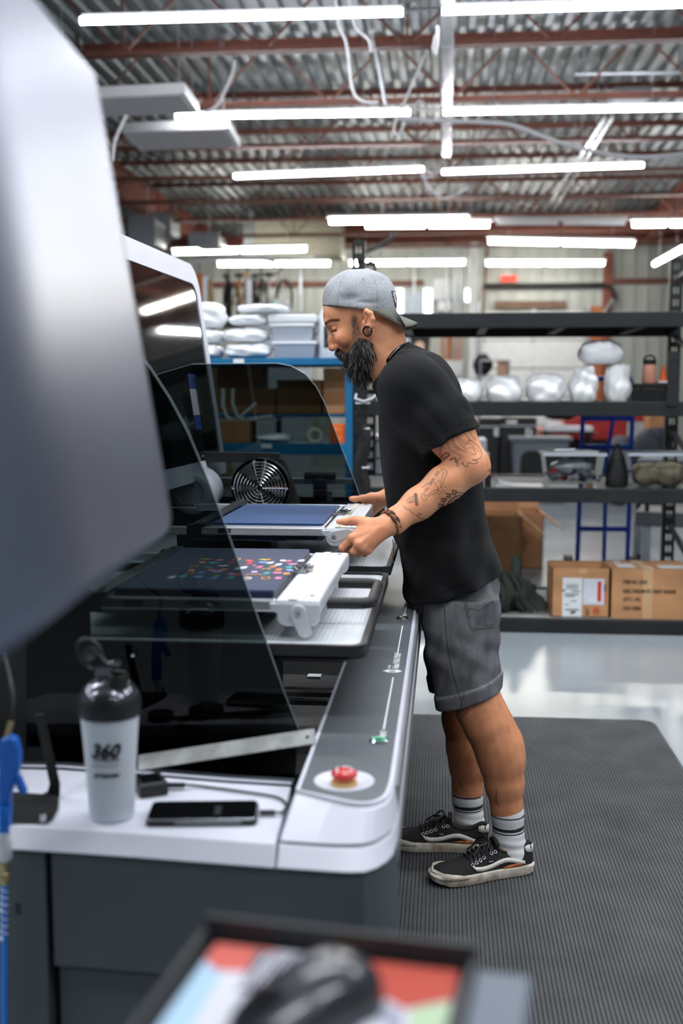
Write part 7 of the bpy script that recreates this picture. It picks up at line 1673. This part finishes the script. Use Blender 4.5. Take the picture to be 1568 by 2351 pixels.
# bright window strips left of the column
M_day = mat('daylight_pane', (240, 246, 255), .3, var=0, emit=3.5)
for k, (xa_, xb_, ya_, yb_) in enumerate(((906, 925, 664, 731), (974, 991, 664, 720), (1068, 1079, 664, 692))):
    q0, q1, z0, z1 = front_box(xa_, ya_, xb_, yb_, YB0-.05); b = B(); b.bx(q0-.03, q0, YB0-.09, YB0-.02, z0, z1); b.bx(q1, q1+.03, YB0-.09, YB0-.02, z0, z1); b.bx(q0-.03, q1+.03, YB0-.09, YB0-.02, z1, z1+.03); b.bx(q0-.03, q1+.03, YB0-.09, YB0-.02, z0-.03, z0)
    w_ = struct('window_%d' % (k+1), b, M_white); obj('pane', B().bx(q0, q1, YB0-.06, YB0-.04, z0, z1), M_day, w_)
q0, q1, z0, z1 = front_box(925, 672, 974, 731, YB0-.03); struct('door_1', B().bx(q0+.03, q1-.03, YB0-.05, YB0-.01, 0, z1), mat('pale_blue_door', (176, 190, 202), .5, var=.05))
# conduits, panels
t = thing('electrical_panel', 'grey electrical panel on the wall left of the column', 'panel', P(1020, 700, YB0-.2)); q0, q1, z0, z1 = front_box(993, 640, 1046, 690, YB0-.2); obj('panel_box', B().bx(q0, q1, YB0-.2, YB0-.02, z0, z1), M_lgrey, t, 0, .01); obj('panel_door', B().bx(q0+.04, q1-.04, YB0-.215, YB0-.2, z0+.05, z1-.05), M_lgrey, t, 0, .006); q = P(1020, 702, YB0-.22); obj('panel_notice', B().bx(q.x-.14, q.x+.16, YB0-.22, YB0-.02, q.z-.1, q.z+.1), M_paper, t)
t = thing('electrical_panel', 'lower grey electrical box under the orange wall boards', 'panel', P(1038, 850, YB0-.2)); q0, q1, z0, z1 = front_box(1018, 826, 1062, 866, YB0-.3); obj('panel_box', B().bx(q0, q1, YB0-.3, YB0-.055, z0, z1), M_lgrey, t, 0, .01); obj('panel_door', B().bx(q0+.04, q1-.04, YB0-.315, YB0-.3, z0+.04, z1-.04), M_lgrey, t, 0, .006)
q0, q1, z0, z1 = front_box(1012, 765, 1064, 855, YB0-.03)
for k in range(2): a_ = q0+(q1-q0)*(.03+.5*k); tag(obj('timber_board', B().bx(a_, a_+(q1-q0)*.4, YB0-.05, YB0-.02, .5, z1+.2), M_wood), ['left orange wall board behind the conduits', 'right orange wall board behind the conduits'][k], 'board', 'orange wall boards')
for k, (x, ya_, yb_, lb) in enumerate(((690, 605, 722, 'pale pipe rising behind the white bags and tubs'), (951, 610, 725, 'thin pipe before the bright doorway'), (1025, 590, 830, 'left conduit over the orange wall boards'), (1046, 590, 830, 'middle conduit over the orange wall boards'), (1056, 590, 830, 'right conduit over the orange wall boards'))):
    Y = YB0-.35; p = P(x, ya_, Y); p1 = P(x, yb_, Y); z0 = 0 if k < 2 else P(x, 822, YB0-.3).z; t = thing('upright_pipe', lb, 'pipe', (p.x, Y, z0), 'upright pipes on the back wall'); obj('pipe', B().cyl((p.x, Y, z0), (p.x, Y, min(ZC-.02, p.z+.6)), (.045 if k == 0 else .028), n=10), M_galv, t, 60); obj('coupling', B().cyl((p.x, Y, (p.z+p1.z)/2-.06), (p.x, Y, (p.z+p1.z)/2+.06), .055 if k == 0 else .034, n=10), M_galv, t, 60); obj('wall_clip', B().bx(p.x-.03, p.x+.03, Y, YB-.045, p.z-.1, p.z-.06), M_galv, t)
t = thing('apron_hook', 'black apron with a round pale print hanging by the back wall', 'apron', P(962, 830, 24)); q0, q1, z0, z1 = front_box(940, 772, 988, 845, 24.3); obj('apron', B().prism([(q0, 24.3, z1), (q1, 24.3, z1), (q1-.05, 24.3, z0), (q0+.05, 24.3, z0)], (0, .05, 0)), M_dkcloth, t, 0, .01); q = P(963, 795, 24.29); obj('round_print', B().cyl(q, q+Vector((0, .008, 0)), .11, n=18), mat('pale_print', (214, 180, 160), .6, var=0), t); obj('stand', B().bx((q0+q1)/2-.03, (q0+q1)/2+.03, 24.33, 24.38, 0, z1+.1), M_rack, t)
# trolley with black bags and paper
YT = 17; t = thing('rail_trolley', 'silver rail trolley before the garage door', 'trolley', P(1130, 900, YT)); t.location.z = 0; q0, q1 = P(1103, 850, YT).x, P(1168, 850, YT).x; zt_ = zf(828, YT); zs = zf(862, YT)
for x in (q0, q1):
    for yy in (YT, YT+.5): obj('post', B().cyl((x, yy, .02), (x, yy, zt_), .016, n=8), M_galv, t, 60)
obj('deck', B().bx(q0, q1, YT, YT+.5, zs-.03, zs), M_galv, t); obj('rail', B().cyl((q0, YT, zt_), (q1, YT, zt_), .014, n=8), M_galv, t); obj('deck', B().bx(q0, q1, YT, YT+.5, .25, .28), M_galv, t)
q = P(1122, 862, YT+.25); b = B(); lump(b, (q.x-.10, YT+.25, zs+.001), (.14, .22, zf(812, YT)-zs), 71, amp=.1); tag(obj('refuse_bag', b, M_dkcloth, None, 70), 'black bag piled on the silver trolley', 'bag')
for k in range(4): q = P(1155, 861-8.2*k, YT+.2); tag(obj('paper_bundle', B().box((q.x, YT+.2, zs+.035+.06*k), (.17, .3, .05), (0, 0, .05*(k % 2))), mat('kraft_paper', (206, 160, 126), .8, var=.08), None, 0, .01), ['bottom', 'second', 'third', 'top'][k]+' bundle of kraft paper on the silver trolley', 'bundle', 'kraft paper bundles')
# bicycles and clutter at far left
YK2 = 17.5
M_byc = [mat('bike_black', (30, 30, 32), .4, var=0), mat('bike_white', (206, 204, 198), .4, var=0), mat('bike_yellow', (214, 150, 40), .4, var=0)]
zs2 = zf(735, YK2); q0, q1 = P(470, 700, YK2).x, P(690, 700, YK2).x
rk2 = thing('bike_platform', 'dark raised platform holding the bicycles, mostly hidden by bags', 'platform', ((q0+q1)/2, YK2, 0)); obj('deck', B().bx(q0, q1, YK2-.6, YK2+.6, zs2-.08, zs2), M_rack, rk2)
for x in (q0+.05, q1-.1):
    for yy in (YK2-.55, YK2+.5): obj('leg', B().bx(x, x+.06, yy, yy+.06, 0, zs2-.08), M_rack, rk2)
def bike(px, Y, m, lab, hdg):
    o = P(px, 700, Y); t = thing('bicycle', lab, 'bicycle', (o.x, Y, zs2), 'bicycles parked at the back left'); d = Vector((math.cos(hdg), math.sin(hdg), 0)); up = Vector((0, 0, 1)); s = .62
    s = .84; o = Vector((o.x, Y, zs2)); A_, C_ = o-d*.34*s*1.6+up*.365*s, o+d*.34*s*1.6+up*.365*s
    for c in (A_, C_): obj('wheel', B().tube([c+(d*math.cos(a)+up*math.sin(a))*.33*s for a in [k*math.pi/12 for k in range(24)]], .022*s, 6, True), M_rub, t, 60)
    bb, st_, hd = o-d*.03+up*.30*s, o-d*.16*s+up*.80*s, o+d*.40*s+up*.86*s
    b = B()
    for p, q in ((bb, st_), (bb, hd-up*.1*s), (st_, hd), (bb, A_), (st_, A_), (hd, C_)): b.tube([p, q], .018*s, 6)
    obj('frame', b, m, t, 60); sd = d.cross(up); obj('handlebar', B().tube([hd+up*.16*s-sd*.28*s+d*.03, hd+up*.14*s, hd+up*.16*s+sd*.28*s+d*.03], .014*s, 6), M_rub, t, 60); obj('stem', B().tube([hd-up*.02, hd+up*.15*s], .016*s, 6), M_rub, t); obj('saddle', B().box(st_+up*.06*s, (.24*s, .12*s, .05*s), (0, 0, hdg)), M_rub, t, 0, .01)
bike(625, 17.4, M_byc[1], 'white framed bicycle with raised handlebar behind the white bags', -1.0); bike(590, 17.5, M_byc[0], 'black bicycle in the middle of the parked bicycles', -1.2); bike(555, 17.45, M_byc[2], 'yellow framed bicycle at the left of the parked bicycles', -1.1); bike(522, 17.5, M_byc[0], 'leftmost black bicycle beside the tall panels', -1.3)
t = thing('pipe_stand', 'pale pipe stand with a cross arm among the bicycles', 'stand', P(570, 700, 16.6)); t.location.z = 0; q = P(570, 641, 16.6); obj('pole', B().cyl((q.x, 16.6, 0), q, .05, n=10), M_white, t, 60); obj('arm', B().cyl(q, P(596, 642, 16.6), .02, n=8), M_galv, t); obj('stand_foot', B().lathe([(.2, 0), (.2, .02), (.05, .03)], (q.x, 16.6, 0), n=16), M_rack, t)
q0, q1, z0, z1 = front_box(430, 628, 466, 700, 16); t = thing('plywood_sheets', 'orange plywood panel standing behind the white hood frame', 'panel', ((q0+q1)/2, 16, 0)); obj('sheet', B().bx(q0-.1, q1, 16, 16.04, 0, z1), M_wood, t); obj('edge_frame', B().bx(q1, q1+.06, 15.98, 16.06, 0, P(468, 636, 16).z), M_white, t)
b = B(); b.prism([(q1+.07, 16, 0), (q1+.42, 16, 0), (q1+.12, 16, P(475, 640, 16).z), (q1+.07, 16, P(475, 640, 16).z)], (0, .06, 0)); tag(obj('broom_bundle', b, mat('straw', (150, 126, 92), .9, var=.2, vs_=30, stretch=(8, 8, .5))), 'leaning straw-coloured boards beside the orange plywood', 'boards')
c = P(652, 722, 15); c2 = P(634, 700, 15)
t = thing('side_counter', 'pale counter behind the white bags carrying small jars', 'counter', (c.x, 15, 0)); obj('counter_top', B().bx(c.x-.5, c.x+.4, 14.8, 15.3, c.z-.05, c.z), M_board, t); obj('counter_body', B().bx(c.x-.46, c.x+.36, 14.85, 15.25, 0, c.z-.05), M_lgrey, t)
for x, y, m, r_, lb in ((632, 688, mat('mint_jar', (150, 190, 172), .4, var=0), .065, 'mint green jar behind the white bags'), (658, 692, M_lgrey, .06, 'grey jar with red foot behind the white bags')):
    p = P(x, 722, 15); t = thing('jar', lb, 'jar', (p.x, 15, c.z)); h_ = P(x, y, 15).z-c.z; obj('jar_body', B().lathe([(.001, 0), (r_, 0), (r_, h_*.8), (r_*.6, h_*.9), (.001, h_*.9)], (p.x, 15, c.z+.001), n=18), m, t, 40); obj('cap', B().cyl((p.x, 15, c.z+h_*.9), (p.x, 15, c.z+h_), r_*.6, n=14), M_paper, t, 40)
# ---------------- hung from the roof: panel fixtures, clear strip, heater, ducts, cables
def hung(x0, y0, x1, y1, x2, y2, Z, lb):
    a, c, e = Pz(x0, y0, Z), Pz(x1, y1, Z), Pz(x2, y2, Z); u = c-a; v = e-c; v.z = 0; u.z = 0; pl = [a, a+u, a+u+v, a+v]; t = thing('panel_fixture', lb, 'light', sum(pl, Vector())/4, 'white panel fixtures under the roof'); up = Vector((0, 0, 1)); cen = sum(pl, Vector())/4
    b = B(); b.loft([[p for p in pl], [p+up*.10 for p in pl]]); obj('fixture_body', b, M_white, t, 0, .012); obj('diffuser', B().prism([p.lerp(cen, .08)-up*.006 for p in pl], (0, 0, .008)), mat('diffuser_off', (206, 200, 202), .5, var=0), t)
    for p in pl: q = p.lerp(cen, .1); obj('hanger', B().cyl(q+up*.1, (q.x, q.y, ZC), .005, n=5), M_galv, t)
hung(180, 272, 458, 260, 425, 214, 4.1, 'unlit white panel fixture under the roof, nearer one, cut by the silver hood')
hung(322, 347, 552, 338, 526, 293, 4.1, 'unlit white panel fixture under the roof, farther one, fully visible')
a, c = Pz(1027, -60, 4.25), Pz(1025, 362, 4.25); t = thing('strip_fixture', 'long clear strip fixture pointing away from the camera under the roof', 'light', (a+c)/2); xw = .055
M_strip = mat('clear_cover', (206, 210, 214), .25, var=.06, vs_=3, alpha=.75)
b = B(); b.prism([(a.x-xw, a.y, 4.25), (a.x+xw, a.y, 4.25), (a.x+xw*.7, a.y, 4.31), (a.x-xw*.7, a.y, 4.31)], c-a); obj('cover', b, M_strip, t, 0, .01)
for k in (-1, 1): obj('dead_tube', B().cyl((a.x+k*.02, a.y+.05, 4.285), (c.x+k*.02, c.y-.05, 4.285), .013, n=8), M_white, t, 40)
for k in range(5): q = a.lerp(c, .05+.22*k); obj('hanger', B().cyl((q.x, q.y, 4.31), (q.x, q.y, ZC), .006, n=5), M_galv, t); obj('end_collar', B().bx(q.x-xw*1.05, q.x+xw*1.05, q.y-.03, q.y+.03, 4.246, 4.315), M_galv, t)
YE2 = 22.6; q0, q1, z0, z1 = front_box(584, 497, 782, 588, YE2); t = thing('unit_heater', 'big beige heater box hanging at the back left under the roof', 'heater', ((q0+q1)/2, YE2, z0)); obj('heater_body', B().bx(q0, q1, YE2, YE2+1, z0, z1), mat('beige_sheet', (150, 146, 130), .6, var=.04), t, 0, .02); obj('vent_side', B().bx(q0-.25, q0-.002, YE2+.05, YE2+.9, z0+.05, z1-.05), M_galv, t, 0, .01); obj('pipe_stub', B().cyl((q0-.12, YE2+.3, z1-.05), (q0-.12, YE2+.3, ZC), .08, n=12), M_galv, t)
for k in (.1, .9): obj('hanger', B().cyl((q0+(q1-q0)*k, YE2+.5, z1), (q0+(q1-q0)*k, YE2+.5, ZC), .012, n=6), M_galv, t)
for k, (x0, y0, x1, y1, Y, lb) in enumerate(((300, 500, 352, 560, 18, 'left galvanised duct piece high behind the silver hood'), (352, 492, 388, 545, 19.4, 'middle galvanised duct piece high behind the hood'), (438, 536, 500, 562, 19, 'low galvanised duct piece above the left fixture'))):
    q0, q1, z0, z1 = front_box(x0, y0, x1, y1, Y); t = thing('air_duct', lb, 'duct', ((q0+q1)/2, Y, z0), 'galvanised ducts'); obj('duct_body', B().bx(q0, q1, Y, Y+.8, z0, z1), M_galv, t, 0, .02); obj('duct_flange', B().bx(q0-.03, q1+.03, Y-.02, Y+.02, z0-.03, z1+.03), M_galv, t); obj('hanger', B().cyl(((q0+q1)/2, Y+.4, z1), ((q0+q1)/2, Y+.4, ZC), .01, n=5), M_galv, t)
q0, q1, z0, z1 = front_box(392, 545, 560, 566, 20); t = thing('hung_beam', 'short red-brown beam above the fixture at the back left', 'beam', ((q0+q1)/2, 20, z0)); obj('beam', ibeam(B(), (q0, 20, z0), (q1, 20, z0), .2, z1-z0), M_girder, t)
for x in (q0+.1, q1-.1): obj('hanger', B().cyl((x, 20, z1), (x, 20, ZC), .012, n=6), M_galv, t)
def run(pts, Y, r, m, lb, nm='roof_cable', grp='cables under the roof'): return cable(nm, [P(x, y, Y+(dz if len(p) > 2 else 0)) for p in pts for x, y, dz in [(p+(0,))[:3]]], r, m, lb, 'cable', grp)
run([(905, 270), (985, 276), (1100, 280), (1180, 288), (1260, 318), (1340, 342), (1430, 358), (1500, 360), (1600, 350)], 11.0, .020, M_cable, 'thick white cable sagging across the roof to the right edge')
run([(930, 30), (958, 12), (945, 0), (925, 8), (935, 22), (970, 20), (1005, 18)], 8.25, .010, M_cable, 'white cable coil at the top joining two tube lights')
run([(945, 255), (962, 232), (972, 240), (962, 252), (948, 240), (958, 250), (1012, 252)], 11.05, .012, M_cable, 'white cable coil of the second tube row')
run([(975, 388), (990, 400), (980, 408), (970, 398), (1013, 394)], 13.85, .012, M_cable, 'white cable coil of the third tube row')
run([(968, 400), (985, 430), (1015, 455), (1050, 445), (1075, 430)], 14.0, .012, M_cable, 'white cable hanging in a loop right of the third row coil')
run([(540, 120), (535, 165), (520, 200), (500, 240), (470, 260)], 10.5, .016, M_cable, 'grey cable dropping to the nearer white panel fixture')
run([(770, -10), (778, 60), (795, 100), (808, 200), (830, 232), (868, 235)], 9.4, .011, M_cable, 'left of the thin cables dropping beside the clear fixture')
run([(800, -10), (815, 60), (845, 90), (852, 120)], 9.4, .010, M_cable, 'short thin cable at the top middle of the roof')
run([(838, 20), (852, 78), (870, 160), (885, 240)], 9.5, .013, M_galv, 'straight grey conduit slanting down at the top middle')
run([(980, 115), (965, 150), (935, 220), (905, 290), (915, 310), (930, 280)], 10.2, .010, M_cable, 'thin cable slanting left from the clear fixture')
run([(290, 265), (265, 320), (258, 370)], 10.0, .014, M_cable, 'white cable hanging at the edge of the silver hood')
run([(430, 603), (520, 592), (600, 590), (690, 592), (720, 592)], 19, .035, M_cable, 'pale duct hose running over the left back fixtures')
run([(1000, 80), (995, 110), (1000, 125), (1004, 95), (1003, 60)], 8.6, .012, M_cable, 'small white cable loop left of the clear fixture')
run([(835, 580), (880, 560), (900, 545), (905, 530)], 15, .03, M_black, 'thick black cable behind the top of the rack post')
for x0, y0, x1, y1, lb in ((1388, 272, 1268, 460, 'left one of two parallel conduits slanting at the upper right'), (1404, 272, 1284, 460, 'right one of two parallel conduits slanting at the upper right')):
    a, c = Pz(x0, y0, 4.3), Pz(x1, y1, 4.3); t = thing('conduit', lb, 'conduit', (a+c)/2, 'twin conduits'); obj('pipe', B().cyl(a, c, .02, n=8), M_galv, t, 60)
    for k in (.1, .5, .9): q = a.lerp(c, k); obj('hanger', B().cyl(q, (q.x, q.y, ZC), .006, n=5), M_galv, t)
a = P(1362, 168, 12.4); t = thing('projector_mount', 'pale box on a rail under the roof at the upper right', 'mount', a); q0, q1, z0, z1 = front_box(1408, 196, 1495, 226, a.y); obj('box', B().bx(q0, q1, a.y, a.y+.5, z0, z1), M_lgrey, t, 0, .02); obj('rail', B().cyl(P(1320, 170, a.y-.05), P(1600, 166, a.y-.05), .02, n=8), M_galv, t); obj('hanger', B().cyl(P(1560, 168, a.y-.05), (P(1560, 168, a.y-.05).x, a.y-.05, ZC), .015, n=6), M_galv, t)
obj('hanger', B().cyl(P(1340, 170, a.y-.05), (P(1340, 170, a.y-.05).x, a.y-.05, ZC), .015, n=6), M_galv, t)
# low dark strap hanging on the right post and blue edge
q = P(1545, 870, YR0-.02); tag(obj('rack_strap', B().box(q+Vector((0, .0, 0)), (.06, .012, .30)), M_dkcloth, None, 0, .004), 'dark strap hanging on the right post of the rack', 'strap')
